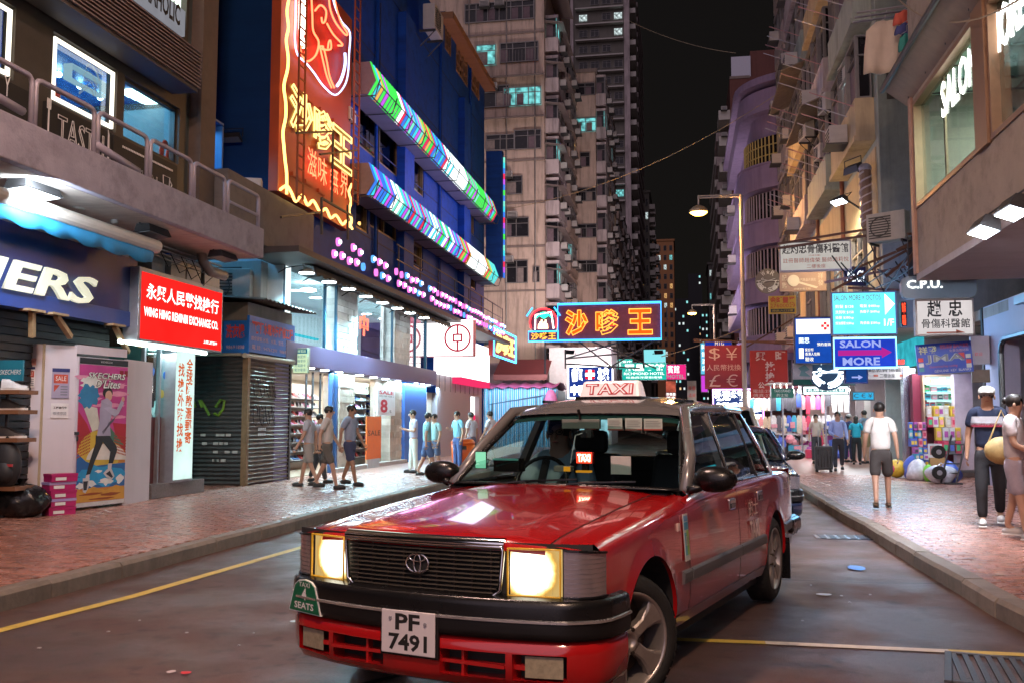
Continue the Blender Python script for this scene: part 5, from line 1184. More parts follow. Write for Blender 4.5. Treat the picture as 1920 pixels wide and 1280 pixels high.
for a,b in ((.1,.05),(w-.1,.05),(w-.1,2.1)):MB().cyl((a,b,0),(a,b,z0-PH+(.2 if a>1 else -.1)),.03,n=6).build('pole',steel,T)
Yr=56.0
x0,zb=onY(925,705,Yr);x1,zt=onY(1026,668,Yr)
T=thing('red_awning','dark red awning over the shop at the foot of the beige tower','awning',(x0,Yr,zb));w=x1-x0;h=zt-zb
m=MB();m.add([(0,0,.1),(w,0,.1),(w,2.2,h),(0,2.2,h)],[(0,1,2,3)]);m.build('cloth',pm('awning_red',(.16,.03,.035),.7,var=.2),T,solid=.04)
m=MB();m.grid([[(w*k/40,0,.1)for k in range(41)],[(w*k/40,-.01,-.18-.08*abs(sin(k*.8)))for k in range(41)]]);m.build('valance',pm('awning_pink',(.3,.12,.13),.7),T,solid=.01)
x0,zb=onY(1030,800,58);x1,zt=onY(1146,650,58)
T=thing('corner_shop','low white corner shop front under tangled steel sign frames','shop',(x0,58,0));w=x1-x0
MB().box(0,w,0,5,0,zt).build('wall',pm('shop_pale',(.5,.48,.5),.7,stain=.3),T);MB().box(.3,w-.2,-.1,0,.3,2.6).build('shop_window',em('shop_cool',(.55,.85,1),1.2,var=.5,scale=2),T);MB().box(-.2,w+.3,-1.2,0,2.75,3.0).build('fascia',pm('fascia_grey',(.4,.42,.48),.5),T)
T=thing('shop_row','ground floor shops of the beige tower with dark fronts','shop',(-9.2,62.2,0))
MB().box(-8,.0,0,.7,0,5.2).build('wall',pm('base_pink',(.3,.22,.24),.7,stain=.5),T)
for k in range(4):MB().box(-7.6+k*1.9,-6.1+k*1.9,-.1,0,.2,2.6).build('shop_front',(darkframe,em('shop_cool',(0,0,0)))[k==2],T)
# ========================== right side
def Xr(u,z=2.1,v=500):return pr(u,v,z)[0]
def Zr(u,v,z=2.1):return pr(u,v,z)[1]
U2=2.1
SB=thing('salon_building','cream building overhanging the right pavement with a lit hair salon on the first floor','building',M=MR)
creamc=pm('concrete_cream',(.33,.28,.24),.75,var=.2,scale=2,bump=.3,bscale=40,stain=.55)
xn,xf=-4.0,Xr(1718)
zb_,zs1,zt1=3.62,4.62,6.32
brownf=pm('brown_alu',(.24,.14,.085),.45,.4,var=.2)
holes=[(xf+.18,zs1,Xr(1832,2.1,190),zt1),(Xr(1856,2.1,160),zs1,-5.0,zt1)]
m=MB();wall_grid(m,xf,xn,zb_,15,holes,U2,.16);m.box(xf,xn,6.6,15,-4,U2-.3);m.box(xf,xf+.1,zb_,15,-4,U2-.02);m.build('wall',creamc,SB)
MB().box(xf,xn,zb_-.1,zb_,-.2,U2).build('soffit',pm('soffit_pale',(.4,.38,.42),.7,var=.1,stain=.3),SB)
m=MB();m.box(xf,xn,zb_+.02,zs1-.2,-2.6,U2-.2);m.build('floor',pm('salon_floor',(.3,.3,.28),.6),SB)
m=MB();m.box(xf+.1,xn,zs1-.2,6.6,-2.7,-2.6);m.box(xf+.1,xn,6.45,6.55,-2.6,U2-.2);m.build('interior',pm('salon_inside',(.36,.46,.40),.6,var=.1),SB)
m=MB()
for k in range(12):m.box(xf+.2+k*.6,xf+.22+k*.6,6.43,6.448,-2.6,1.9)
for k in range(7):m.box(xf+.2,xn,6.43,6.447,-2.4+k*.6,-2.38+k*.6)
m.build('ceiling_grid',dsteel,SB)
mul=Xr(1757,2.1,250)
for i,(a,b,c,d)in enumerate(holes):
 fr=MB();frame_box(fr,a,b,c,d,.07,U2-.14,U2+.02)
 if i==0:fr.box(mul-.035,mul+.035,b,d,U2-.13,U2-.1)
 f=fr.build('window',brownf,SB);MB().box(a,c,b,d,U2-.1,U2-.095).build('pane',glass('salon_pane',(.85,.93,.92),.35)if i==0 else dpane,f)
MB().box(Xr(1833,2.1,190),Xr(1855,2.1,160),zs1-.02,zt1+.05,U2,U2+.05).build('post',brownf,SB)
MB().box(xf-.02,xf+.16,zb_,zt1+.1,U2,U2+.04).build('corner_post',pm('post_salmon',(.42,.25,.19),.6,stain=.4),SB)
cyl_=em('tube_cyan',(.25,.75,1),6)
MB().cyl((Xr(1719,1.7),Zr(1719,345,1.7),1.6),(Xr(1719,1.7),Zr(1719,240,1.7),1.6),.035,n=8).build('tube_light',cyl_,SB)
m=MB()
for k in range(46):m.ball((Xr(1782,1.0)+RND.uniform(-.45,.45),Zr(1785,296,1.0)+RND.uniform(-.13,.13),1.0+RND.uniform(-.2,.2)),.028,nu=5,nv=4)
m.build('chandelier',em('crystal',(1,.85,.65),3.5,var=.8,scale=30),SB,kind='stuff')
for u,v in ((1792,180),(1793,278)):x_,y_=pr(u,v,.6);MB(Matrix.Translation((x_,y_,.6))@Matrix.Rotation(R(90),4,'X')).lathe([(.16,-.02),(.16,.02)],12).build('ceiling_light',em('salon_light',(.9,1,.9),5),SB)
lamp('salon_light','AREA',(XR-.6,12.3,6.35),480,(.8,1,.85),2,4,to=(XR-.6,12.3,0))
T=thing('salon_window_lettering','white lit letters of the hair salon across the first floor windows','sign',M=MR)
lw_=em('salon_letters',(1,.98,.9),4.5);zt_=U2-.085
text(T,'SALON',(Xr(1763,zt_,150),5.64,Xr(1831,zt_,120),6.16),lw_,z=zt_,bold=.018);
text(T,'MORE',(Xr(1856,zt_,40),5.64,Xr(1856,zt_,40)+1.15,6.16),lw_,z=zt_,bold=.018)
T=thing('metal_eave','brown sheet metal eave sloping out over the salon windows','eave',M=MR)
m=MB();zE=zt1+.08;a=Xr(1686,U2+.75)
m.add([(xf-.25,zE,U2),(xn,zE,U2),(xn,zE+.3,U2+.36),(xf-.25,zE+.3,U2+.36)],[(0,1,2,3)]);m.build('sheet',pm('eave_brown',(.26,.19,.15),.55,.3,var=.15,stain=.3),T,solid=.03)
MB().cyl((xf-.25,zE+.28,U2+.38),(xn,zE+.28,U2+.38),.045,n=6).build('gutter',dsteel,T)
m=MB()
for k in range(7):x=xf+.1+k*1.1;m.box(x,x+.012,zE+.02,zE+.3,U2+.05,U2+.06)
m.build('seam',dsteel,T)
GW=thing('lilac_shopfront','pale lilac shop front with a dark rounded entrance at the right edge','shop front',M=MR)
lilw=pm('wall_lilac',(.4,.36,.46),.6,var=.1,scale=1.5)
xw0=pr(1848,700,0)[0];xw1=-4.0;nx0=pr(1880,700,0)[0];ntop=pr(1895,632,0)[1]
m=MB();m.box(xw0,nx0,PH,zb_-.1,-.3,0);m.box(nx0,xw1,ntop,zb_-.1,-.3,0)
m.add([(nx0,ntop,0),(nx0+.25,ntop,0),(nx0+.07,ntop-.07,0),(nx0,ntop-.25,0)],[(3,2,1,0)]);m.build('wall',lilw,GW)
MB().box(nx0,xw1,PH,ntop,-1.6,-1.5).build('entrance_back',pm('entrance_dark',(.025,.025,.03),.4),GW)
m=MB();m.tube([(nx0,PH,.02),(nx0,ntop-.25,.02),(nx0+.07,ntop-.07,.02),(nx0+.25,ntop,.02),(xw1,ntop,.02)],.05,6);m.build('edge_trim',pm('trim_black',(.02,.02,.025),.3),GW)
MB().box(xw0-.12,xw0-.02,PH,zb_-.1,-.3,.02).build('side_trim',black,GW)
MB().box(nx0+.9,nx0+1.25,2.55,2.62,-1.49,-1.45).build('light',em('led_cyan',(0,0,0)),GW)
wx=pr(1902,520,.05)[0];m=MB();frame_box(m,wx,pr(1905,572,.05)[1],xw1,zb_-.15,.07,0,.08);m.build('window_frame',pm('frame_blue',(.2,.35,.5),.4),GW);MB().box(wx+.07,xw1,pr(1905,572,.05)[1]+.07,zb_-.2,.0,.02).build('window_pane',em('window_blue',(.25,.4,.6),.6),GW)
floods=em('flood_cool',(.85,.93,1),16)
for i,(u,v,lb)in enumerate(((1868,428,'lit floodlight under the salon ledge, the lower one'),(1925,392,'lit floodlight under the salon ledge at the right edge'))):
 x_,y_=pr(u,v,U2+.1);p=(MR@Vector((x_,y_,U2+.35)))
 floodlight(Matrix.Translation(p)@Matrix.Rotation(R(-90),4,'Z')@Matrix.Rotation(R(-20),4,'X'),lb,True,'floodlights under the salon',.9,floods)
 lamp('flood_light','SPOT',(p.x,p.y,p.z-.08),400,(.9,.93,1),.2,to=(p.x+.9,p.y+1.5,0),spot=150)
Yg,xg=22.4,4.4
G2=thing('walkup_building','old walk-up building with awnings, laundry poles and air conditioners on the right','building',(xg,Yg,0))
mint=pm('wall_mint',(.30,.34,.30),.75,var=.2,scale=1.5,stain=.5);creamw=pm('wall_cream',(.46,.36,.22),.75,var=.2,scale=1.5,stain=.5)
MB().box(0,6,.02,15.6,3.4,26).build('wall',mint,G2)
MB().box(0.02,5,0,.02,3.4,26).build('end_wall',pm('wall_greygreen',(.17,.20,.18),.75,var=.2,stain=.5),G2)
MB().box(.55,.95,-.03,0,4.5,5.5).build('vent_window',darkframe,G2);MB().box(.2,.55,-.03,0,8.6,9.6).build('vent_window',darkframe,G2)
MB().box(-.03,0,.3,15.2,3.5,7.6).build('render_band',creamw,G2)
fz=[7.9,10.7,13.5,16.3,19.1]
def g2_win(y,z,w,h,st,lit=None):window(G2,rel(G2,basis((xg-.10,y+w,z),(0,-1,0))),w,h,st,lit)
for y in (24,27,30,33.5):g2_win(y,4.3,1.6,1.7,'grille','white' if y==27 else None)
for i,(ya,yb_)in enumerate(((22.8,26.6),(27.6,31.6),(32.4,37))):
 for k,zz in enumerate(fz):
  m=MB();m.box(xg-.42,xg,ya,yb_,zz,zz+.9);m.box(xg-.47,xg,ya-.05,yb_+.05,zz-.12,zz);m.build('balcony',(creamw,mint,towp)[(i+k)%3],G2,world=True)
  n=3;bw=(yb_-ya)/n
  for q in range(n):window(G2,rel(G2,basis((xg-.36,ya+(q+1)*bw-.05,zz+.9),(0,-1,0))),bw-.1,1.5,'grille' if (q+k)%2 else 'curtain','white' if (i,k,q)in ((0,0,1),(1,2,0))else None)
  window(G2,rel(G2,basis((xg-.38,ya+.02,zz+.9),(1,0,0))),.34,1.5,'curtain')
  if (i,k)in ((0,1),(1,0),(2,1)):MB().add([(xg-1.05,ya-.1,zz+2.3),(xg-.3,ya-.1,zz+2.6),(xg-.3,yb_+.1,zz+2.6),(xg-1.05,yb_+.1,zz+2.3)],[(3,2,1,0)]).build('awning',tin,G2,world=True,solid=.03)
  if (i+k)%2==0:link('air_conditioner',small_ac_mesh(),G2,rel(G2,basis((xg-.44,ya+1.2+RND.uniform(-.3,.8),zz+RND.uniform(.1,.6)),(0,-1,0))))
  if k<3:
   for q in range(4):MB().cyl((xg-.4,ya+.3+q*.8,zz+.8),(xg-1.4,ya+.3+q*.8,zz+1.2),.014,n=4).build('drying_pole',(pm('pole_pink',(.4,.2,.22),.5),steel)[q%2],G2,world=True)
for yy in (27.1,32.0):MB().cyl((xg-.08,yy,3.4),(xg-.08,yy,24),.06,n=6).build('pipe',rustpipe,G2,world=True)
lamp('walkup_glow','POINT',(3.7,25.5,5.2),55,(1,.72,.32),.15)
x_,zz=onY(1567,375,24.5);floodlight(Matrix.Translation((x_,24.5,zz))@Matrix.Rotation(R(-60),4,'Z')@Matrix.Rotation(R(-30),4,'X'),'lit white floodlight on an arm by the barber pole',True,'floodlights on the walk-up',.8,floods);MB().cyl((x_+.1,24.5,zz+.1),(xg,24.5,zz-.3),.025,n=5).build('floodlight_arm',dsteel,G2,world=True)
x_,zz=onY(1595,325,23.2);floodlight(Matrix.Translation((x_,23.2,zz))@Matrix.Rotation(R(-60),4,'Z')@Matrix.Rotation(R(20),4,'X'),'unlit dark floodlight above the barber pole',False,'floodlights on the walk-up',.9);MB().cyl((x_+.1,23.2,zz+.1),(xg,23.2,zz-.2),.025,n=5).build('floodlight_arm',dsteel,G2,world=True)
lamp('walkup_flood','SPOT',(3.5,24.3,6.6),220,(1,.9,.7),.15,to=(4.5,25.5,4),spot=130)
x_,z1=onY(1622,320,22.8);_,z0=onY(1622,425,22.8);T=thing('barber_pole','tall brown spiral barber pole on the walk-up wall','barber pole',(x_,22.8,z0))
MB().cyl((0,0,0),(0,0,z1-z0),.13,n=12).build('tube',pm('barber_brown',(.2,.12,.08),.3),T);
m=MB();
for s_ in (0,pi):m.tube([(.135*cos(a*.5+s_),.135*sin(a*.5+s_),.05+(z1-z0-.1)*a/40)for a in range(41)],.022,4)
m.build('stripe',pm('barber_pale',(.5,.42,.38),.4),T);MB().ball((0,0,z1-z0+.05),.15,.15,.12).build('cap',steel,T)
def cloth(u,v0,v1,Y,w,colr_,label,sleeves=True):
 x_,z1=onY(u,v0,Y);_,z0=onY(u,v1,Y);T=thing('hanging_garment',label,'laundry',(x_,Y,z1),group='laundry on the poles');h=z1-z0
 rows=[]
 for j in range(7):
  t=j/6;ww=w*(.42+.1*t if j else .2);rows.append([(ww*(i/8-.5)*2*.5*2,.05*sin(i*1.7+j*.5)*(.3+t),-h*t)for i in range(9)])
 MB().grid(rows).build('cloth',pm('cloth_%.2f_%.2f_%.2f'%colr_,colr_,.8,var=.12,scale=5),T,smooth=True,solid=.02)
 MB().tube([(-.15,0,-.04),(0,0,.05),(0,0,.14),(.03,0,.18)],.008,4).build('hanger',steel,T)
cloth(1660,40,138,16.8,.72,(.5,.42,.35),'long pale shirt hanging high on a laundry pole');cloth(1640,55,125,17.4,.35,(.4,.06,.14),'dark pink garment half hidden behind the pale shirt')
cloth(1700,20,48,16.6,.42,(.5,.1,.07),'red and grey cloth on the laundry pole');cloth(1702,44,66,16.5,.4,(.05,.06,.2),'navy cloth hanging beside the pale shirt');cloth(1700,64,98,16.4,.24,(.03,.22,.2),'small teal cloth hanging lowest on the pole')
x_,zz=onY(1660,30,16.8);T=thing('laundry_pole','laundry pole rack jutting from the walk-up above the pale shirt','pole',(x_,16.8,zz));
for k in range(3):MB().cyl((-.5,-.2+k*.2,0),(1.4,-.2+k*.2,.15),.02,n=5).build('pole',steel,T)
for u,v,Y,rz,sc_,lb in ((1672,455,20.5,-35,.95,'cream air conditioner in the gap below the salon corner'),(1598,160,25,-85,.9,'window air conditioner under the tin awning'),(1520,262,30,-80,.9,'air conditioner high on the walk-up in shade'),(1556,212,27.5,-80,.8,'white air conditioner below the drying poles'),(1545,300,29,-80,.7,'lower white air conditioner between the drying poles')):
 x_,zz=onY(u,v,Y);ac((x_,Y,zz),R(rz),lb,sc_)
T=thing('sign_scaffold','rusty steel frames and cables carrying the hanging signs','sign frame',(3.6,20,4))
for a,b,Y in (((1458,458),(1640,428),21.9),((1458,466),(1640,440),21.95),((1640,440),(1640,520),22),((1700,440),(1825,436),17.0),((1825,405),(1825,437),17.0),((1770,437),(1825,408),17.0),((1545,530),(1700,500),21.0),((1600,505),(1760,440),20),((1560,545),(1700,470),19.5),((1590,540),(1700,545),22.3),((1490,640),(1300,640),38.2),((1490,645),(1300,636),37.5),((1400,650),(1500,590),33),((1680,470),(1760,430),17.8),((1700,500),(1730,440),18),((1660,520),(1720,470),19)):
 p,q_=atY(*a,Y),atY(*b,Y);MB().cyl(p,q_,.035,n=4).build('bar',pm('bar_rust',(.1,.05,.035),.6,.3,var=.3),T,world=True)
for k in range(10):u=1560+k*17;MB().tube([atY(u,480+(k*13)%40,19),atY(u+30,520+(k*7)%30,19.5),atY(u+75,470+(k*17)%60,18)],.014,4).build('cable',black,T,world=True)
x2=4.9
P2b=thing('bay_window_block','pale pink block with tall stacks of bay windows beyond the walk-up','apartment block',(x2,38.5,0));pinkw=pm('wall_pinkish',(.38,.31,.36),.75,var=.2,stain=.4)
MB().box(.6,6,0,9.2,3.4,36).build('wall',pinkw,P2b);
for ya in (38.7,43.2):
 side_bays(P2b,x2+.6,ya,ya+3.9,[4.6+2.75*k for k in range(9)],.5,1.3,(pinkw,towp)[ya>40],10,.95,sgn=-1,acn=1)
for k in range(9):MB().box(x2-.35,x2-.3,38.65,38.7,4.6+k*2.75,6.2+k*2.75).build('rail',steel,P2b,world=True)
PB=thing('rounded_building','mauve building with rounded corner balconies and a yellow window grille','apartment block',(4,50,0))
purp=pm('wall_mauve',(.27,.21,.36),.7,var=.15,scale=1,stain=.35);grilley=pm('grille_yellow',(.42,.34,.12),.5,.2)
def plan(o):
 r=3.4+o;cx,cy=6.35,51.4;pts=[(cx+5,cy-r)]+[(cx+r*cos(a),cy+r*sin(a))for a in [R(270-9*k)for k in range(11)]]+[(cx-r,66),(cx+5,66)]
 return pts[::-1]
def ring(mb,o0,o1,z0,z1):
 mb.prism(plan(o0),z0,z1)
zt_p=18.7;fl_p=[3.2,5.6,8.5,11.4,14.25]
m=MB();m.prism(plan(-.7),3.0,zt_p);m.build('core',purp,PB,world=True)
m=MB();m.prism(plan(-.1),17.0,zt_p-.6);m.build('upper_wall',purp,PB,world=True);m=MB();m.prism(plan(.15),zt_p-.35,zt_p);m.build('roof_slab',purp,PB,world=True);MB().box(5.5,9,50,56,zt_p,zt_p+1.5).build('roof_hut',towp,PB,world=True)
for k,zz in enumerate(fl_p):
 m=MB();m.prism(plan(0),zz-1.25,zz);m.prism(plan(.06),zz-.06,zz+.04);m.build('parapet',purp,PB,world=True)
 fr=MB();P=plan(-.35)
 arc=P[2:13]
 h=1.45
 for i in range(len(arc)-1):
  a,b=Vector((*arc[i],0)),Vector((*arc[i+1],0))
  fr.m=1;fr.add([(a.x,a.y,zz),(b.x,b.y,zz),(b.x,b.y,zz+h),(a.x,a.y,zz+h)],[(0,1,2,3)]);fr.m=0
  for t in (0,.5):c=a.lerp(b,t);fr.cyl((c.x,c.y,zz),(c.x,c.y,zz+h),.05,n=4)
  if k==4:fr.cyl((a.x,a.y,zz+.5),(b.x,b.y,zz+.5),.04,n=4);fr.cyl((a.x,a.y,zz+1.0),(b.x,b.y,zz+1.0),.04,n=4)
 fr.build('window_band',[grilley if k==4 else pm('mullion_mauve',(.3,.27,.36),.5),pm('win_dark',(0,0,0))],PB,world=True)
for zz in fl_p:
 for yy in (55.5,):link('air_conditioner',small_ac_mesh(),PB,rel(PB,basis((2.95,yy,zz-.9),(0,-1,0))))
x0,z0=onY(1404,610,44);x1,z1=onY(1478,486,44)
Y4=110.0;x0,_=onY(1371,300,Y4);x1,_=onY(1446,300,Y4);_,h1=onY(1400,112,Y4);_,h2=onY(1400,62,Y4)
MBk=thing('maroon_block','dark maroon apartment block with pale balconies on its street edge','apartment block',(x0,Y4,0));mar=pm('wall_maroon',(.15,.055,.045),.8,var=.15,stain=.3)
MB().box(0,x1-x0+4,0,50,0,h1-2).build('wall',mar,MBk);xs_=onY(1409,200,Y4)[0]-x0;MB().box(xs_,x1-x0+4,.5,40,h1-2,h2-2).build('stair_tower',mar,MBk);MB().box(.2,xs_,.0,.05,h1-2,h1+.4).build('roof_rail',steel,MBk);MB().box(0,xs_*.95,-.1,.0,h1-2.2,h1-1.9).build('ledge',towd,MBk)
for k in range(12):
 zz=h1-6-k*3.05
 for j in range(2):window(MBk,Matrix.Translation((.3+j*2.2,-.13,zz))@Matrix.Rotation(R(90),4,'X'),1.4,1.5,'curtain','cyan' if (k,j)==(4,0)else None)
 MB().box(-1.3,0,.3,5,zz-.8,zz+.3).build('balcony',cl_,MBk);MB().box(-1.3,0,9,16,zz-.8,zz+.3).build('balcony',towp,MBk);MB().box(-1.2,0,20,45,zz-.8,zz+.3).build('balcony',cl_,MBk)
 link('air_conditioner',small_ac_mesh(),MBk,Matrix.Translation((-.7,.2,zz+.4))@Matrix.Rotation(R(90),4,'X'))
far_block(1356,1376,330,165,pm('far_pale',(.3,.26,.27),.8),'thin pale slice of a block left of the maroon block',rows=14,bays=2,lit=3)
shopc=[em('shop_aqua',(.35,.9,.95),1.25,var=.5,scale=3),em('shop_white',(.95,.95,1),1.3,var=.4,scale=3),em('shop_warm',(1,.75,.45),1.0,var=.5,scale=3),em('shop_pinklit',(1,.45,.7),1.0,var=.5,scale=3)]
GOODC=[(.5,.04,.1),(.06,.12,.5),(.6,.6,.6),(.05,.4,.15),(.65,.45,.05),(.4,.08,.35),(.05,.35,.5),(.7,.3,.35),(.08,.08,.1),(.55,.5,.4)]
gm=[pm('goods_%s'%k,GOODC[i],.4,var=.25,scale=20)for i,k in enumerate('red blue white green yellow plum teal pink black beige'.split())]
def clutter(name,x0,x1,y0,y1,z0,z1,n,smin,smax,label=None,cat=None,parent=None,glow=None,pal=None):
 m=MB()
 for _ in range(n):
  m.m=RND.choice(pal)if pal else RND.randrange(10);s_=RND.uniform(smin,smax);cx,cy,cz=RND.uniform(x0,x1),RND.uniform(y0,y1),RND.uniform(z0,z1)
  if RND.random()<.35:m.ball((cx,cy,cz),s_*.6,s_*.5,s_*.6,6,4)
  else:m.bc((cx,cy,cz),(s_*RND.uniform(.5,1.2),s_*.7,s_*RND.uniform(.5,1.5)))
 o=m.build(name,gm,parent,world=parent is not None,kind='stuff')
 if label:o['label']=label;o['category']=cat
 return o
def shop(ya,yb_,mt,label,fascia=None,x=XR,depth=2.4,h=2.75):
 T=thing('shop',label,'shop',(x,ya,0))
 MB().box(depth-.1,depth,0,yb_-ya,PH,h).build('back_wall',mt,T);MB().box(0,depth,-.08,0,PH,h+.8).build('side_wall',pm('shop_side',(.4,.36,.36),.6,stain=.3),T);MB().box(0,depth,0,yb_-ya,h,h+.06).build('ceiling',pm('shop_ceiling',(0,0,0)),T)
 MB().box(-.1,.1,0,yb_-ya,h,h+.75).build('fascia',fascia or pm('fascia_grey',(0,0,0)),T)
 for k in range(5):MB().box(1.2,depth-.12,.1,yb_-ya-.1,.5+k*.45,.53+k*.45).build('shelf',steel,T)
 clutter('shelf_goods',x+1.3,x+depth-.2,ya+.15,yb_-.15,.6,2.5,int(26*(yb_-ya)),.1,.24,parent=T)
 return T
shop(24.5,29,shopc[0],'aqua lit shop just past the medicine display',em('fascia_teal',(.03,.35,.42),.9,var=.3));shop(29.3,34,shopc[1],'white lit shop behind the standing group',em('fascia_blue2',(.04,.14,.8),.9,var=.3));shop(34.3,40,shopc[1],'white lit gift shop behind the clothes stall',em('fascia_white',(.9,.85,1),1.1,var=.3));shop(40.3,47,shopc[1],'bright white shop under the lit Chinese sign',em('fascia_red',(.8,.04,.12),.9,var=.3));shop(47.3,60,shopc[2],'warm lit shop far along the right pavement')
MB().box(XR-.0,XR+.3,18.3,24.4,3.3,3.5).build('lintel',creamc,kind='structure')
for (y_,e,c)in ((26.5,60,(.6,.95,1)),(31.5,70,(.9,.95,1)),(37,70,(.95,.95,1)),(43.5,85,(.95,.97,1)),(53,130,(1,.85,.65)),(21.5,70,(.9,.95,1))):lamp('shop_tube_light','AREA',(XR-.5,y_,2.7),e,c,.5,3.5,to=(XR-1.6,y_,0))
# ========================== street lamps, cables, hanging signs
metalp=pm('lamp_pole',(.34,.30,.26),.5,.3,var=.1)
Yp=36.0
def street_lamp(base,arm,H,label,lit,energy,col=(1,.62,.2),drop=.35):
 T=thing('street_lamp',label,'street lamp',base,group='street lamps')
 MB().cyl((0,0,0),(0,0,H),.10,.065,n=10).build('pole',metalp,T,smooth=False)
 MB().cyl((0,0,0),(0,0,.9),.15,.13,n=10).build('base',metalp,T)
 d=Vector(arm)
 for k in (0,.12):MB().cyl((0,0,H-.05+k*.6),(d.x,d.y,H-.05+k*.6),.03,n=6).build('arm',metalp,T)
 MB().cyl((d.x,d.y,H+.05),(d.x,d.y,H-drop),.03,n=6).build('hanger',metalp,T)
 m=MB(Matrix.Translation((d.x,d.y,H-drop-.25)));m.lathe([(.36,0),(.33,.1),(.2,.22),(.06,.28)],16);m.build('shade',pm('lamp_hood',(.4,.3,.18),.4,.3),T,smooth=True)
 m=MB(Matrix.Translation((d.x,d.y,H-drop-.25)));m.lathe([(.02,-.12),(.2,-.09),(.32,0)],16);m.build('lamp_glass',em('sodium',(1,.5,.07),22),T,smooth=True)
 lamp('street_light','POINT',(base[0]+d.x,base[1]+d.y,base[2]+H-drop-.45),energy,col,.25)
 return T
xp,zt=onY(1389,366,Yp);xl_,zl_=onY(1310,398,Yp)
street_lamp((xp,Yp,PH),(xl_-xp,0,0),zt-PH,'tall street lamp with a glowing amber head above the road',True,1500,(1,.48,.13))
for y_,sx_,lb in ((70.0,1,'street lamp further down the right kerb'),(-2.0,1,'street lamp on the right kerb behind the viewpoint'),(5.5,-1,'street lamp on the left kerb beside the viewpoint')):  # added lamps that brighten the pavements and facades; those by the viewpoint are unseen
 T=street_lamp((xp if sx_>0 else KL-.4,y_,PH),((xl_-xp)*sx_,0,0),zt-PH,lb,True,(1300 if y_>0 else 2500)if y_<10 else 700,(1,.66,.46)if y_<0 else (1,.66,.56))
def cable(p,q_,sag,r,label):
 p,q_=Vector(p),Vector(q_);T=[p.lerp(q_,t/16)-Vector((0,0,sag*4*(t/16)*(1-t/16)))for t in range(17)]
 o=MB().tube(T,r,4).build('overhead_cable',pm('cable_pale',(.3,.24,.16),.6));tag(o,label,'cable','overhead cables')
cable(atY(1455,178,40),atY(925,396,40),.8,.016,'long slack cable sagging across the street in front of the towers');cable(atY(1180,40,90),atY(1380,100,90),.5,.028,'thin cable high across the dark sky')
cable(atY(1240,668,50),atY(1400,612,50),.1,.03,'cable above the red currency sign');cable((3.6,17.8,9.4),(3.4,10.2,5.6),.5,.012,'thin cable falling across the salon windows')
def hang(name,label,box,Y,rz=0,th=.16,case=None,face=None,inset=.03,cat='sign',group=None):
 u0,v0,u1,v1=box;uc=(u0+u1)/2;x0,zb=onY(u0,v1,Y);x1,_=onY(u1,v1,Y);_,zt=onY(uc,v0,Y);_,zb=onY(uc,v1,Y)
 w=(x1-x0)/cos(rz);h=zt-zb;c=(x0+x1)/2
 O=(c-w/2*cos(rz),Y-w/2*sin(rz),zb);T=thing(name,label,cat,M=basis(O,(cos(rz),sin(rz),0)),group=group)
 if case:MB().box(0,w,0,h,-th,0).build('casing',case,T)
 if face:MB().box(inset,w-inset,inset,h-inset,.001,.005).build('face',face,T)
 return T,w,h
def tx(T,w,h,s,a,b,c,d,mat,**k):return text(T,s,(w*a,h*b,w*c,h*d),mat,z=k.pop('z',.012),**k)
def tube_border(T,w,h,mat,r=.03,z=.04,name='border_tube'):MB().tube([(0,0,z),(w,0,z),(w,h,z),(0,h,z)],r,5,True).build(name,mat,T)
grim=pm('sign_grimy',(.5,.46,.44),.6,var=.15,stain=.3);inkb=pm('ink_black',(.02,.02,.022),.5);inkr=pm('ink_red',(.4,.08,.04),.5)
pale_lit=em('sign_pale_lit',(.42,.39,.36),.85,var=.08)
T,w,h=hang('clinic_sign','wide pale bonesetter sign with black and red Chinese characters under rusty bars',(1462,452,1597,508),22.0,R(-1),case=pm('frame_grey',(.3,.29,.3),.5,.3),face=pale_lit)
tx(T,w,h,'趙灼忠骨傷科醫館',.04,.58,.96,.9,inkb,bold=.02);tx(T,w,h,'(已故中醫)',.41,.48,.57,.54,inkr);tx(T,w,h,'註冊醫師趙偉榮.醫師趙莉悅',.05,.28,.96,.44,inkr);tx(T,w,h,'二樓後座',.38,.09,.64,.22,inkr)
def round_sign(cu,cv,ru,Y,label,lit,back):
 x,z=onY(cu,cv,Y);r=ru*Y/1806;T=thing('barber_sign',label,'sign',M=basis((x,Y,z),(1,0,0)))
 m=MB();m.lathe([(r,-.12),(r,0)],32);m.build('disc',back,T)
 lm=em('salon_neon',(.85,.97,1),3.2)if lit else pm('letter_grey',(.6,.56,.5),.5)
 def ring(s,a0,a1,rr,hh,flip):
  for i,ch in enumerate(s):
   a=R(a0+(a1-a0)*i/(len(s)-1));
   if ch==' ':continue
   rot=Matrix.Translation((rr*cos(a),rr*sin(a),0))@Matrix.Rotation(a-pi/2+(pi if flip else 0),4,'Z')
   text(T,ch,(-hh*.4,-hh/2,hh*.4,hh/2),lm,z=.02,M=rot,bold=.03 if lit else .015)
 ring('W★R',122,58,r*.7,r*.38,False);ring('Hair Salon',188,352,r*.72,r*.36,True)
 m=MB();m.tube([(-r*.35,-.05*r,.03),(0,0,.03),(r*.55,r*.16,.03)],r*.035,5);m.tube([(-r*.3,r*.08,.03),(0,0,.03),(r*.55,.0,.03)],r*.035,5)
 for yy in (-.12,.14):m.tube([(-r*.42+r*.08*cos(a),r*yy+r*.08*sin(a),.03)for a in [k*pi/4 for k in range(8)]],r*.025,4,True)
 m.build('scissors',lm,T);return T
round_sign(1440,527,23,27.5,'round brown unlit barber sign left of the key cutter board',False,pm('disc_brown',(.12,.09,.07),.5))
round_sign(1552,697,33,26.0,'round barber sign with glowing white letters on dark blue below the clinic board',True,pm('disc_navy',(.01,.05,.12),.4))
T,w,h=hang('key_cutter_sign','dull brown key cutter board with a large pale key',(1462,510,1550,546),26.5,R(-1),case=pm('board_brown',(.2,.12,.10),.6,var=.15))
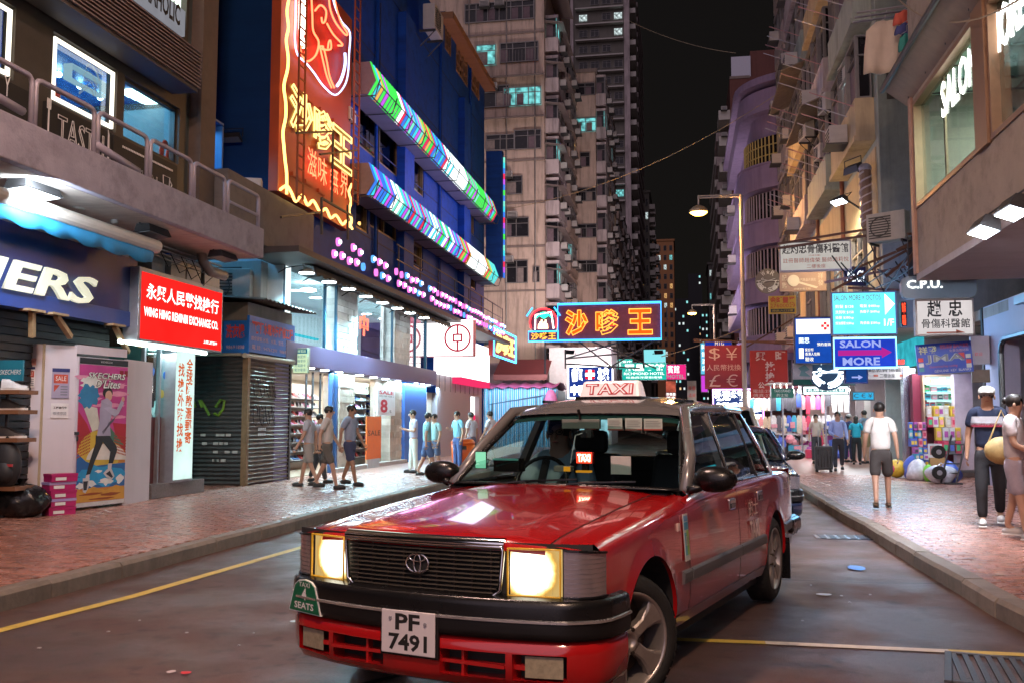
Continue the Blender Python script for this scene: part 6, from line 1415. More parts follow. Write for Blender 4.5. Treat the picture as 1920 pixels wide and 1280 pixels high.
kp_=pm('key_pale',(.42,.36,.3),.6);m=MB();m.lathe([(h*.3,.005),(h*.3,.02)],20);m.v=[(x+w*.3,y+h*.55,z)for x,y,z in m.v];a=-.28
m.add([(w*.36,h*.55,.012),(w*.38,h*.43,.012),(w*.78,h*.12,.012),(w*.82,h*.2,.012)],[(0,1,2,3)]);m.build('key',kp_,T)
tx(T,w,h,'配',.05,.55,.15,.85,kp_,z=.024);tx(T,w,h,'匙',.05,.15,.15,.45,kp_,z=.024);tx(T,w,h,'祥',.82,.6,.93,.92,kp_,z=.024);tx(T,w,h,'發',.82,.26,.93,.56,kp_,z=.024);tx(T,w,h,'汽車晶片鎖匙',.44,.5,.78,.66,kp_,z=.024);tx(T,w,h,'鋅鐵水電工程',.3,.06,.66,.16,kp_,z=.024)
T,w,h=hang('estate_agent_sign','small yellow estate agent sign with red characters and a phone number',(1442,555,1493,588),30.0,case=pm('sign_yellow',(.55,.34,.02),.5))
rr_=pm('ink_vermilion',(.5,.05,.01),.5);tx(T,w,h,'金旺置業',.04,.58,.96,.95,rr_,bold=.03);tx(T,w,h,'27600029',.05,.33,.96,.55,rr_);MB().box(w*.06,w*.94,h*.06,h*.26,.004,.01).build('strip',inkb,T);tx(T,w,h,'按此入口2樓',.12,.1,.88,.22,pm('sign_yellow',(0,0,0)),z=.014)
cyanf=em('sign_cyan',(.12,.72,.85),1.15,var=.25,scale=1.2);wl=em('sign_white_text',(.85,1,1),1.7);nb_=pm('case_dark',(.05,.06,.08),.5,.3)
T,w,h=hang('salon_price_sign','large cyan lit salon price board with a white arrow',(1560,547,1683,628),21.5,case=nb_,face=cyanf)
tx(T,w,h,'SALON MORE × OCTOS',.04,.8,.76,.92,em('sign_red_text',(.3,.05,.06),.4));
for r_,(s1,s2)in enumerate((('剪髮 $128','電髮 $480up'),('洗剪吹 $158','負離子 $680up'),('染髮 $380up',''),('焗油護理 $280up','全日優惠'))):tx(T,w,h,s1,.06,.62-r_*.13,.34,.7-r_*.13,wl);
for r_,s2 in enumerate(('電髮 $480up','負離子 $680up','','陶瓷曲 $580up')):
 if s2:tx(T,w,h,s2,.44,.62-r_*.13,.74,.7-r_*.13,wl)
m=MB();m.add([(w*.82,h*.45,.012),(w*.97,h*.7,.012),(w*.82,h*.94,.012)],[(0,1,2)]);m.build('arrow',wl,T);tx(T,w,h,'1/F',.8,.2,.95,.36,wl,bold=.02)
T,w,h=hang('salon_arrow_sign','blue neon framed salon sign with a magenta arrow',(1564,634,1681,689),21.4,case=pm('case_blue',(.01,.03,.2),.4),face=em('face_blue',(.02,.06,.62),.7,var=.3,scale=1.5))
lg=em('letter_lilac',(.3,.36,.75),.9);tx(T,w,h,'SALON',.1,.68,.76,.92,lg,bold=.03);tx(T,w,h,'MORE',.14,.08,.74,.36,lg,bold=.03)
m=MB();m.add([(w*x,h*y,.02)for x,y in ((.07,.42),(.77,.42),(.77,.33),(.93,.52),(.77,.7),(.77,.6),(.07,.6))],[(0,1,2,3,4,5,6)]);m.build('arrow',em('arrow_magenta',(.45,.02,.28),.8),T);tube_border(T,w,h,em('neon_iceblue',(.22,.6,1),2.6),.025)
T,w,h=hang('pharmacy_light_box','lit board with red cross squares over a blue panel with white text',(1490,594,1562,682),24.5,case=nb_,face=em('box_blue',(.01,.07,.42),.8,var=.15))
MB().box(w*.06,w*.95,h*.63,h*.95,.006,.01).build('white_panel',em('panel_ivory',(.9,.95,.85),1.1),T);m=MB();cx,cy,s_=w*.82,h*.8,w*.07
for dx_,dy_ in ((0,1),(1,0),(0,-1),(-1,0)):m.box(cx+(dx_-.5)*s_,cx+(dx_+.5)*s_,cy+(dy_-.5)*s_,cy+(dy_+.5)*s_,.011,.014)
m.build('red_squares',em('red_mark',(.8,.01,.03),1),T);wy=em('text_ivory',(1,.95,.7),1.3);tx(T,w,h,'蘭思',.12,.44,.4,.56,wl);tx(T,w,h,'1',.12,.12,.24,.34,wy,bold=.04);tx(T,w,h,'家診所',.28,.27,.5,.34,wy);tx(T,w,h,'香港人信賴',.28,.18,.66,.25,wy);tx(T,w,h,'驗收',.28,.06,.5,.15,wy);tx(T,w,h,'預約查詢',.6,.38,.95,.45,wy)
T,w,h=hang('photo_panel','grey photo panel of a treatment below the pharmacy light box',(1488,680,1524,710),25.0,case=pm('panel_greyblue',(.3,.3,.36),.5,var=.3,scale=8));
blob_=MB();blob_.add([(w*x,h*y,.01)for x,y in ((.25,.7),(.6,.9),(.85,.6),(.6,.45),(.9,.15),(.3,.2),(.4,.5))],[(0,1,2,3,4,5,6)]);blob_.build('picture',pm('photo_teal',(.08,.2,.24),.5),T)
T,w,h=hang('blue_arrow_board','small blue board with a pale arrow below the salon arrow sign',(1584,690,1628,718),22.0,case=pm('case_blue',(0,0,0)),face=em('face_deepblue',(.01,.05,.22),.8));m=MB();m.box(w*.3,w*.62,h*.36,h*.46,.008,.012);m.add([(w*.58,h*.24,.01),(w*.78,h*.41,.01),(w*.58,h*.58,.01)],[(0,1,2)]);m.build('arrow',lg,T)
T,w,h=hang('upstairs_clinic_sign','pale clinic sign with red arrows partly behind the salon arrow sign',(1625,686,1706,710),23.0,R(6),case=grim);tx(T,w,h,'趙忠骨傷醫館',.04,.56,.97,.95,inkb);tx(T,w,h,'二樓後座',.3,.12,.66,.44,inkb);
for k in (.16,.78):MB().box(w*k,w*(k+.1),h*.2,h*.36,.006,.012).build('arrow',inkr,T)
for (bx,Y,nm,lb,fc,s_)in (((1486,690,1604,722),27.0,'dark_green_board','dark green glass board under the round lit barber sign',pm('board_green',(.02,.09,.09),.2),''),((1505,722,1592,740),29.0,'white_lit_strip','white lit strip sign with red and teal dots under the dark green board',em('strip_white',(.85,1,.98),1.8),''),((1598,733,1640,750),27.5,'blue_lit_sign','small blue lit sign with dark letters above the standing group',em('box_cyanblue',(.03,.35,.62),.9),'C € ¥')):
 T,w,h=hang(nm,lb,bx,Y,case=nb_,face=fc);
 if s_:tx(T,w,h,s_,.08,.3,.9,.8,inkb)
 if nm=='white_lit_strip':MB().box(w*.08,w*.92,h*.32,h*.7,.006,.01).build('band',pm('teal_band',(.02,.2,.22),.5),T);tx(T,w,h,'名牌手袋批發',.1,.38,.9,.66,wl,z=.016)
T,w,h=hang('grey_shop_sign','slate grey rounded sign with three white initials hanging by chains',(1691,517,1832,559),16.2,case=None)
c_=.1;n_=[(w-c_+c_*cos(a),h-c_+c_*sin(a))for a in (0,.8,1.57)]+[(c_+c_*cos(a),h-c_+c_*sin(a))for a in (1.57,2.3,3.14)]+[(c_+c_*cos(a),c_+c_*sin(a))for a in (3.14,3.9,4.71)]+[(w-c_+c_*cos(a),c_+c_*sin(a))for a in (4.71,5.5,6.28)]
MB().prism(n_,-.14,0).build('casing',pm('sign_slate',(.16,.22,.29),.4,var=.1),T);tx(T,w,h,'C.P.U.',.07,.44,.55,.82,em('cpu_letters',(1,1,.95),1.4),bold=.02,ext=.01)
m=MB()
for k in (.12,.46,.85):m.tube([(w*k,h,-.07),(w*k,h+.7,-.07)],.012,5)
m.build('chain',dsteel,T)
T,w,h=hang('white_clinic_sign','white bonesetter sign with large brushed black characters and a red arrow',(1718,561,1828,629),17.2,R(-1),case=grim,face=em('clinic_white_lit',(.6,.55,.55),.85,var=.06));tx(T,w,h,'趙忠',.2,.5,.8,.96,inkb,bold=.02,space=1.9);tx(T,w,h,'骨傷科醫館',.1,.2,.92,.46,inkb,bold=.01);m=MB();m.box(w*.18,w*.72,h*.06,h*.1,.006,.012);m.add([(w*.68,h*.05,.012),(w*.84,h*.07,.012),(w*.68,h*.16,.012)],[(0,1,2)]);m.build('arrow',inkr,T)
T,w,h=hang('locksmith_sign','tilted royal blue locksmith board with large grey block initials and small emblems',(1723,645,1825,702),18.2,R(-7),th=.05,case=pm('sign_royal',(.005,.05,.5),.4));T.matrix_basis=T.matrix_basis@Matrix.Rotation(R(3.5),4,'Z')
jg=pm('logo_grey',(.26,.25,.26),.4);tx(T,w,h,'祥發',.05,.66,.38,.93,pm('letter_lightyellow',(.6,.6,.35),.5),bold=.02);tx(T,w,h,'配匙專家 晶片汽車匙',.44,.8,.95,.94,kr_);tx(T,w,h,'免費估價諮詢',.6,.68,.94,.77,kp);tx(T,w,h,'JMA',.15,.32,.86,.63,txtw,bold=.03);tx(T,w,h,'JMA',.155,.325,.855,.625,jg,z=.016,bold=.0);MB().add([(w*.75,h*.64,.014),(w*.86,h*.64,.014),(w*.86,h*.42,.014)],[(2,1,0)]).build('logo_corner',kr_,T);tx(T,w,h,'Guaranteed key cutting',.22,.18,.72,.28,kr_,shear=.2);tx(T,w,h,'GENUINE  KEY  BLANKS',.3,.05,.95,.13,txtw)
for k,(a,b,c_)in enumerate(((.03,.42,kr_),(.03,.25,txtw),(.03,.1,pm('tealp',(.03,.3,.35),.5)),(.88,.45,txtw),(.88,.28,kr_),(.88,.14,txtw))):MB().box(w*a,w*(a+.09),h*b,h*(b+.13),.004,.009).build('small_emblem',c_,T)
deepred=pm('sign_deepred',(.22,.012,.03),.5,var=.12);symb=pm('letter_pinkish',(.55,.38,.36),.5)
T,w,h=hang('currency_sign','dark red money changer board with dollar, yen, pound and euro symbols',(1322,647,1392,728),38.0,case=deepred,th=.25)
for s_,a,b in (('$',.12,.66),('¥',.58,.66),('£',.12,.05),('€',.58,.05)):tx(T,w,h,s_,a,b,a+.3,b+.28,symb,bold=-.01)
tx(T,w,h,'人民幣找換',.05,.42,.97,.56,symb)
T,w,h=hang('exchange_board','bright red money changer board with white Chinese characters behind the taxi stand sign',(1408,656,1478,745),36.4,case=pm('sign_red',(.36,.015,.012),.5,var=.1),th=.25)
for s_,a,b,c,d in (('興',.15,.78,.42,.97),('旺',.68,.78,.95,.97),('找',.4,.56,.66,.76),('換',.4,.34,.66,.54),('公',.2,.2,.38,.33),('司',.68,.2,.86,.33)):tx(T,w,h,s_,a,b,c,d,pm('letter_palepink',(.62,.5,.48),.5),bold=.03)
tx(T,w,h,'電話:27800620',.06,.11,.98,.18,symb);tx(T,w,h,'傳真:27800620',.06,.02,.98,.09,symb)
x_,_=onY(1467,745,33);T=thing('taxi_stand_sign','small green taxi stand sign on a thin grey post','sign post',(x_,33,PH));_,zz=onY(1467,745,33);_,z2=onY(1467,727,33)
MB().cyl((0,.03,0),(0,.03,z2-PH),.03,n=8).build('post',steel,T);MB().box(-.36,.36,-.02,.0,zz-PH,z2-PH).build('plate',pm('sign_green',(.01,.13,.10),.4),T);Mq=basis((-.36,-.021,zz-PH),(1,0,0));hq=z2-zz;text(T,'TAXI STAND',(.1,hq*.58,.62,hq*.85),txtw,z=.004,M=Mq);text(T,'的士站',(.18,hq*.12,.54,hq*.45),txtw,z=.004,M=Mq)
for nm,lb,bx,Y,fc,s_,mt in (('blue_hotel_sign','dark blue sign with gold letters behind the currency board',(1321,638,1373,650),40,em('mtg_blue',(.01,.03,.3),.8),'MTG',em('gold_text',(1,.7,.4),1)),('vertical_cyan_sign','tall pale blue lit sign at the left edge of the currency board',(1313,642,1327,702),41,em('vert_cyan',(.1,.45,.65),.9),'',None),('vertical_magenta_sign','magenta lit sign under the tall pale blue one',(1314,702,1328,735),41,em('vert_mag',(.55,.05,.6),.9),'',None)):
 T,w,h=hang(nm,lb,bx,Y,case=nb_,face=fc)
 if s_:tx(T,w,h,s_,.38,.2,.7,.8,mt)
 if nm=='vertical_cyan_sign':
  for k,ch in enumerate('時鐘酒店'):tx(T,w,h,ch,.25,.78-.22*k,.85,.94-.22*k,wl)
T,w,h=hang('white_led_sign','dazzling white lit sign with dense Chinese characters under the currency boards',(1338,729,1432,800),46.0,case=nb_,face=em('ledsign_back',(.05,.09,.3),.6));dz=em('dazzle',(.95,.97,1),4.5)
for r_,s_ in enumerate(('歡迎參觀名錶','名牌手袋特賣','全場免稅優惠')):tx(T,w,h,s_,.03,.7-r_*.31,.97,.97-r_*.31,dz,bold=.05)
MB().tube([(0,0,.03),(w,0,.03),(w,h,.03),(0,h,.03)],.05,4,True).build('border_tube',em('neon_violet',(.7,.3,1),4),T)
Yn=48.0
T,w,h=hang('great_neon_sign','great neon sign over the road with orange Chinese characters in a blue tube frame',(1046,569,1240,637),Yn,case=pm('neon_back',(.2,.05,.12),.6,var=.35,scale=2,stain=.4),th=.4)
blu=em('neon_azure',(.04,.38,1),2.6);tube_border(T,w,h,blu,.06);ofl=em('character_orange',(1,.11,.008),1.0);oyl=em('tube_gold',(1,.42,.06),1.7);orr=em('tube_red',(1,.03,.04),3)
for ch,a,b in (('沙',.07,.30),('嗲',.37,.60),('王',.68,.92)):
 tx(T,w,h,ch,a,.12,b,.84,orr,z=.04,bold=.05,name='character_glow');tx(T,w,h,ch,a,.12,b,.84,ofl,z=.06,bold=.04,name='character');tx(T,w,h,ch,a,.12,b,.84,oyl,z=.065,bold=.04,outline=.016,name='character_tube')
x0,z0=onY(991,640,Yn);x1,z1=onY(1047,575,Yn);
N_=thing('neon_palm_sign','round neon panel with a green palm and white frame left of the great sign','sign',M=basis((x0,Yn,z0),(1,0,0)));w,h=x1-x0,z1-z0
MB().box(.03,w-.02,0,h*.3,-.3,0).build('name_panel',pm('neon_back',(0,0,0)),N_);m=MB();m.lathe([(w*.46,-.2),(w*.46,0)],28);m.v=[(x+w*.5,y+h*.55,z)for x,y,z in m.v];m.build('disc',pm('disc_purple',(.10,.04,.10),.5),N_)
arc=[(w*.5+w*.45*cos(R(-25+230*k/24)),h*.55+w*.45*sin(R(-25+230*k/24)),.04)for k in range(25)];MB().tube(arc,.045,5).build('ring_tube',orr,N_)
grn=em('neon_green',(.02,.9,.45),2.5);m=MB()
for a in range(9):t=R(20*a+10);m.tube([(w*.52,h*.66,.06),(w*.52+w*.16*cos(t),h*.68+h*.12*sin(t)+.08,.06),(w*.52+w*.3*cos(t),h*.62+h*.14*sin(t),.06)],.035,4)
m.build('palm_tube',grn,N_);MB().tube([(w*.22,h*.34,.05),(w*.24,h*.76,.05),(w*.76,h*.84,.05),(w*.84,h*.36,.05)],.03,4).build('frame_tube',em('neon_white',(0,0,0)),N_)
m=MB()
for k in range(7):t=k/6;m.tube([(w*(.34+.3*t),h*.36,.06),(w*(.36+.26*t),h*(.5+.06*(k%3)),.06)],.05,4)
m.build('glow_tube',em('neon_peach',(1,.5,.3),4),N_);tube_border(N_,w,h*.28,em('neon_azure',(0,0,0)),.04);text(N_,'沙嗲王',(w*.08,h*.04,w*.92,h*.25),oyl,z=.02,bold=.02)
for sgn in (-1,1):MB().tube([(w*.5+sgn*w*(.36+.04*k),h*(.98-.05*k),.04)for k in range(6)],.05,4).build('corner_tube',em('neon_azure',(0,0,0)),N_)
Tf=thing('sign_gantry','dark steel gantry and struts carrying the great neon sign','sign frame',(-3,Yn+.5,3))
for a,b in (((1046,640),(1252,636)),((1250,575),(1252,640)),((1022,640),(1022,700)),((1110,640),(1230,690)),((1165,640),(1060,672)),((1205,640),(1207,690)),((1060,672),(1190,660)),((1060,682),(1200,690)),((1085,640),(1150,690)),((1060,655),(1060,690)),((1158,640),(1160,715)),((1225,640),(1140,690))):MB().cyl(atY(*a,Yn+.4),atY(*b,Yn+.8),.05,n=4).build('strut',dsteel,Tf,world=True)
lamp('neon_spill','AREA',((x0+x1)/2+2.4,Yn-1.6,6.5),90,(1,.4,.35),5,2,to=((x0+x1)/2+2.4,Yn-10,3))
for i,(u,Yq,tgt,e,c)in enumerate(((1068,50.5,(-11,63,16),2300,(1,.84,.74)),(1195,51.5,(-8,80,18),2600,(1,.82,.78)),(1236,50.5,(6,75,16),1900,(.95,.78,1)))):  # added floods, aimed up to brighten the facades down the street
 x_,zz=onY(u,662,Yq);d_=Vector(tgt)-Vector((x_,Yq,zz));floodlight(Matrix.Translation((x_,Yq,zz))@Matrix.Rotation(math.atan2(d_.y,d_.x)-pi/2,4,'Z')@Matrix.Rotation(R(130),4,'X'),'upturned floodlight on the gantry under the great neon sign, %s'%('left','middle','right')[i],True,'floodlights on the gantry',.8,floods)
 lamp('gantry_flood','SPOT',(x_,Yq+.3,zz+.3),e,c,.3,to=tgt,spot=150,blend=1)
tealb=em('board_teal',(.01,.45,.36),.85,var=.15);magb=em('board_mag',(.75,.02,.2),.85);wt=em('text_white',(.9,1,.95),1.6)
T,w,h=hang('medical_light_sign','dazzling white and blue clinic sign with red squares above the taxi roof',(1066,686,1149,745),53.0,case=nb_,face=em('ledsign_blue',(.02,.05,.28),.8))
tx(T,w,h,'龍',.08,.52,.32,.95,dz,bold=.05);tx(T,w,h,'城',.66,.52,.92,.95,dz,bold=.05);tx(T,w,h,'中西名藥房',.05,.08,.95,.42,dz,bold=.05);m=MB();cx,cy,s_=w*.49,h*.74,w*.07
for dx_,dy_ in ((-1,-1),(1,1),(1,-1),(-1,1)):m.box(cx+(dx_-.5)*s_,cx+(dx_+.5)*s_,cy+(dy_-.5)*s_,cy+(dy_+.5)*s_,.012,.016)
m.build('red_squares',em('red_mark',(0,0,0)),T);MB().box(cx-s_*1.5,cx+s_*1.5,cy-s_*1.5,cy+s_*1.5,.006,.01).build('white_square',dz,T);tube_border(T,w,h,dz,.05)
T,w,h=hang('hotel_sign','large teal lit hotel sign above the taxi sign',(1166,679,1250,712),60.0,case=nb_,face=tealb);tx(T,w,h,'麗晶賓館',.06,.52,.95,.92,wt,bold=.03);tx(T,w,h,'RICHMOND HOTEL',.05,.3,.95,.45,wt);tx(T,w,h,'旺角西洋菜街南號',.1,.1,.9,.22,wt)
T,w,h=hang('hotel_sign','smaller teal hotel sign half behind the large teal one',(1142,672,1187,692),63.0,case=nb_,face=tealb);tx(T,w,h,'賓館酒店',.06,.3,.95,.85,wt)
T,w,h=hang('hotel_sign','magenta red hotel sign right of the teal one',(1249,682,1287,711),64.0,case=nb_,face=magb);tx(T,w,h,'賓館',.08,.42,.66,.92,wt);tx(T,w,h,'HOTEL',.08,.1,.9,.32,tealb)
T,w,h=hang('food_sign','small reddish food picture sign above the taxi roof',(1248,713,1268,735),66,case=nb_,face=em('food_red',(.5,.1,.06),.7,var=.6,scale=2));T,w,h=hang('food_sign','small red and white character sign nearest the taxi roof',(1248,734,1268,748),66,case=nb_,face=em('food_dark',(.3,.02,.02),.7));tx(T,w,h,'茶餐廳',.06,.5,.94,.9,wt);tx(T,w,h,'美食',.06,.1,.94,.42,wt)
T,w,h=hang('cool_lit_canopy','pale cyan lit canopy box above the teal hotel sign',(1206,655,1248,680),62,case=em('canopy_cyan',(.25,.75,.8),.8));T,w,h=hang('white_banner','narrow white banner with small print in the distance',(1289,713,1306,752),70,case=pm('banner_white',(.5,.52,.42),.6));tx(T,w,h,'餐廳',.1,.55,.9,.75,kr_);tx(T,w,h,'清貨',.1,.2,.9,.4,kr_)
T,w,h=hang('red_led_sign','slim red LED scroll sign between the cyan and grey signs',(1690,566,1701,612),20.5,case=nb_);tx(T,w,h,'|'.join('數碼'),.2,.5,.8,.96,em('led_redtext',(1,.06,.02),3),fit=True);tx(T,w,h,'電腦',.2,.05,.8,.46,em('led_redtext',(0,0,0)))
T,w,h=hang('red_led_sign','small red LED characters below the slim scroll sign',(1681,672,1697,684),22,case=nb_);tx(T,w,h,'維修',.05,.1,.95,.9,em('led_redtext',(0,0,0)))
T,w,h=hang('dark_arrow_sign','small dark navy sign with a pale scroll on the wall above the grey sign',(1789,487,1812,515),18.4,case=pm('navy_board',(.015,.015,.05),.4));tx(T,w,h,'a',.4,.3,.8,.7,txtw)
T,w,h=hang('picture_board','dim brown picture board under the white clinic sign',(1824,692,1856,716),19.0,R(-12),case=pm('board_tan',(.28,.2,.13),.6,var=.3,scale=6));T,w,h=hang('white_notice_box','white notice box behind the tilted blue board',(1822,630,1856,682),19.4,R(-10),case=pm('notice_white',(.5,.46,.48),.6));tx(T,w,h,'歡迎',.2,.3,.6,.42,kr_)
T,w,h=hang('script_neon','white script lettering on a dark wall board behind the key cutter board',(1583,500,1625,536),22.2,R(20),th=.05,case=pm('navy_board',(0,0,0)));tx(T,w,h,'Ma.Gh',.08,.2,.92,.8,em('script_white',(.9,.95,1),1.6),shear=.4)
lamp('sign_spill','AREA',(4.0,20.6,3.2),60,(.2,.55,1),2.2,1.6,to=(3.2,14,0));lamp('sign_spill','AREA',(4.0,20.8,3.5),36,(.35,.45,1),2.2,1.6,to=(2.0,60,6))
# ========================== cars
redp=pm('paint_red',(.40,.008,.010),.2,var=.04,coat=1.0,scale=2);silv=pm('paint_silver',(.17,.165,.165),.24,.25,var=.04,coat=.8,scale=2)
blkp=pm('plastic_black',(.007,.007,.008),.26,var=.1,spec=.45);rub=pm('rubber_tyre',(.012,.012,.012),.75,var=.2,bump=.3,bscale=90);chrome=pm('chrome',(.75,.75,.76),.1,1.0,var=0)
rimm=pm('alloy_rim',(.42,.38,.36),.35,.75,var=.25,scale=10,stain=.35);greym=pm('moulding_grey',(.10,.10,.11),.5,var=.1);darkin=pm('interior_dark',(.022,.022,.024),.7,var=.2)
wsg=glass('car_glass',(.60,.74,.72),1.0,.01);sideg=glass('car_side_glass',(.5,.58,.57),1.0,.01)
lensc=glass('lens_clear',(.95,.95,.95),1.0,.03)
def lamp_mat(name,ctr,r):
 if name in MATS:return MATS[name]
 m=bpy.data.materials.new(name);m.use_nodes=True;n=m.node_tree.nodes;l=m.node_tree.links;n.clear()
 o=n.new('ShaderNodeOutputMaterial');e=n.new('ShaderNodeEmission');g=n.new('ShaderNodeNewGeometry');tc=n.new('ShaderNodeTexCoord');no=n.new('ShaderNodeTexNoise');no.inputs['Scale'].default_value=28;l.new(tc.outputs['Object'],no.inputs['Vector'])
 ad=n.new('ShaderNodeVectorMath');ad.operation='DISTANCE';ad.inputs[1].default_value=ctr;l.new(tc.outputs['Object'],ad.inputs[0])
 a2=n.new('ShaderNodeMath');a2 .operation='MULTIPLY_ADD';l.new(no.outputs['Fac'],a2 .inputs[0]);a2 .inputs[1].default_value=.022;l.new(ad.outputs['Value'],a2 .inputs[2])
 cr=n.new('ShaderNodeValToRGB');E=cr.color_ramp.elements;E[0].position=0;E[0].color=(1,.97,.85,1);E[1].position=1;E[1].color=(.9,.6,.2,1);x=E.new(.62);x.color=(1,.9,.6,1);x=E.new(.8);x.color=(.95,.52,.10,1)
 mr=n.new('ShaderNodeMapRange');mr.inputs[1].default_value=.03;mr.inputs[2].default_value=.03+r;l.new(a2 .outputs[0],mr.inputs[0]);l.new(mr.outputs[0],cr.inputs[0]);l.new(cr.outputs[0],e.inputs[0])
 m2=n.new('ShaderNodeMapRange');m2 .inputs[1].default_value=.25;m2 .inputs[2].default_value=.85;m2 .inputs[3].default_value=5;m2 .inputs[4].default_value=.55;l.new(mr.outputs[0],m2 .inputs[0]);l.new(m2 .outputs[0],e.inputs[1])
 l.new(e.outputs[0],o.inputs[0]);MATS[name]=m;return m
def lerp_tab(t,x):
 if x<=t[0][0]:return t[0][1]
 for (a,p),(b,q)in zip(t,t[1:]):
  if x<=b:return p+(q-p)*(x-a)/(b-a)
 return t[-1][1]
def smooth_tab(t,x):
 i=0
 while i<len(t)-2 and x>t[i+1][0]:i+=1
 x=min(max(x,t[0][0]),t[-1][0]);a,p=t[i];b,q=t[i+1];s=(x-a)/(b-a)
 m0=((q-t[i-1][1])/(b-t[i-1][0])if i else (q-p)/(b-a))*(b-a);m1=((t[i+2][1]-p)/(t[i+2][0]-a)if i+2<len(t)else (q-p)/(b-a))*(b-a)
 return (2*s**3-3*s*s+1)*p+(s**3-2*s*s+s)*m0+(-2*s**3+3*s*s)*q+(s**3-s*s)*m1
WBX,WR,AR=-2.785,.312,.365
AXF=.04
PLAN=[(-3.83,.76),(-3.6,.80),(-2.9,.838),(-1.5,.846),(-.1,.842),(.5,.825),(.72,.80),(.82,.76)]
SEC=[(.22,-.05),(.29,-.022),(.36,-.004),(.55,0),(.7,-.004),(.85,-.016),(1.0,-.034)]
ZC=[(-.7,.962),(-.3,.936),(.1,.902),(.5,.862),(.7,.832),(.8,.800),(.84,.775)]
BELT=[(-3.83,.93),(-3.2,.95),(-2.0,.945),(-.9,.928),(-.5,.893),(.1,.846),(.5,.806),(.74,.772),(.82,.752)]
def yside(x,z):
 t=smooth_tab(BELT,x);y=smooth_tab(PLAN,x)+smooth_tab(SEC,z);d=t-z
 if d<.055:y-=.04*(1-d/.055)**2
 for xc in (AXF,WBX):
  r=math.hypot(x-xc,z-.31)
  if r<AR+.07:y+=.014*(1-max(0,r-AR)/.07)
 return y
def side_panel(par,name,mat,cols,s,zl,zt=None,rows=12,solid=.012):
 """cols: list of x; zl(x) lower edge; s = side"""
 g=[]
 for x in cols:
  a,b=zl(x),(zt(x)if zt else smooth_tab(BELT,x));g.append([(x,s*yside(x,a+(b-a)*(1-(1-k/rows)**1.25)),a+(b-a)*(1-(1-k/rows)**1.25))for k in range(rows+1)])
 if s>0:g=[r[::-1]for r in g]
 return MB().grid(g).build(name,mat,par,smooth=True,solid=solid if False else 0)
def rng(a,b,n):return [a+(b-a)*i/n for i in range(n+1)]
def arch(xc,a0,a1,n=22):return [xc+AR*sin(R(a0+(a1-a0)*i/n))for i in range(n+1)]
def zarch(xc):return lambda x:.31+math.sqrt(max(0,AR*AR-(x-xc)**2))
def greeny(x,z):
 t=(z-.935)/.47;y=.79-.185*t-.02*sin(pi*min(1,max(0,t)))*-1
 e=max(0,(x+1.0)/.35);return y-.05*e*e*(1 if x>-1.0 else 0)-(.05*((-2.9-x)/.4)**2 if x<-2.9 else 0)
def wheel(par,M,lit=False,side=1):
 W=link('wheel',None,par,M)
 m=MB(Matrix.Rotation(R(-90),4,'X'));w=.092
 prof=[(.222,-w),(.25,-w-.004),(.285,-w+.004),(.306,-w+.025),(WR,-w+.05),(WR,w-.05),(.306,w-.025),(.285,w-.004),(.25,w+.004),(.232,w-.002),(.222,w-.012)]
 m.lathe(prof,48,False)
 T=m.build('tyre',rub,W,smooth=True)
 m=MB(Matrix.Rotation(R(-90),4,'X'))
 for k in range(48):
  a=2*pi*k/48
  for zz in (-.055,-.018,.018,.055):m.add([((WR+.001)*cos(a+q),(WR+.001)*sin(a+q),zz+h)for q,h in ((0,-.014),(.10,-.014),(.10,.014),(0,.014))],[(0,1,2,3)])
 m.build('tread',pm('tread_block',(.02,.02,.02),.8),W,kind='stuff')
 m=MB(Matrix.Rotation(R(-90),4,'X'));m.lathe([(.223,w-.006),(.229,w-.002),(.221,w+.002),(.213,w-.012),(.203,w-.05),(.197,-w+.01)],48,False);m.build('rim',rimm,W,smooth=True)
 m=MB(Matrix.Rotation(R(-90),4,'X'));m.lathe([(.0,-.03),(.19,-.03)],32,False);m.build('brake_shield',pm('brake_rust',(.05,.025,.012),.7,var=.4),W)
 m=MB()
 for k in range(5):
  A=Matrix.Rotation(2*pi*k/5+.3,4,'Y');sp=[]
  for (r,hw,yo,th)in ((.045,.034,w-.018,.05),(.08,.030,w-.014,.05),(.12,.030,w-.013,.045),(.17,.046,w-.012,.045),(.215,.074,w-.010,.04)):
   sp.append([A@Vector((x_,y_,r))for x_,y_ in ((-hw,yo-th),(-hw,yo-.008),(-hw*.7,yo),(hw*.7,yo),(hw,yo-.008),(hw,yo-th))])
  m.grid([[tuple(p)for p in r]for r in sp])
 m.build('spoke',rimm,W,smooth=False)
 m=MB(Matrix.Rotation(R(-90),4,'X'));m.lathe([(.062,w-.05),(.062,w-.016),(.05,w-.010),(.034,w-.010),(.032,w-.022),(.001,w-.024)],24,False);m.build('hub',rimm,W,smooth=True)
 m=MB()
 for k in range(5):
  a=2*pi*(k+.5)/5+.3;m.cyl((.056*sin(a),w-.03,.056*cos(a)),(.056*sin(a),w-.004,.056*cos(a)),.010,n=6)
 m.build('wheel_nut',pm('nut_dark',(.05,.04,.035),.5,.6),W);return W
def xf(y):return .835-.115*(abs(y)/.8)**2.4
BPATH=[(.43,.862),(.55,.860),(.64,.848),(.70,.822),(.745,.775)]
def bpath():
 P=[(xx,yy)for xx,yy in BPATH]
 for y in (.72,.66,.6,.53,.49,.46,.38,.3,.22,.17,.15,.08,0):P.append((.90-.135*(y/.8)**2.2,y))
 return P+[(x,-y)for x,y in P[-2::-1]]
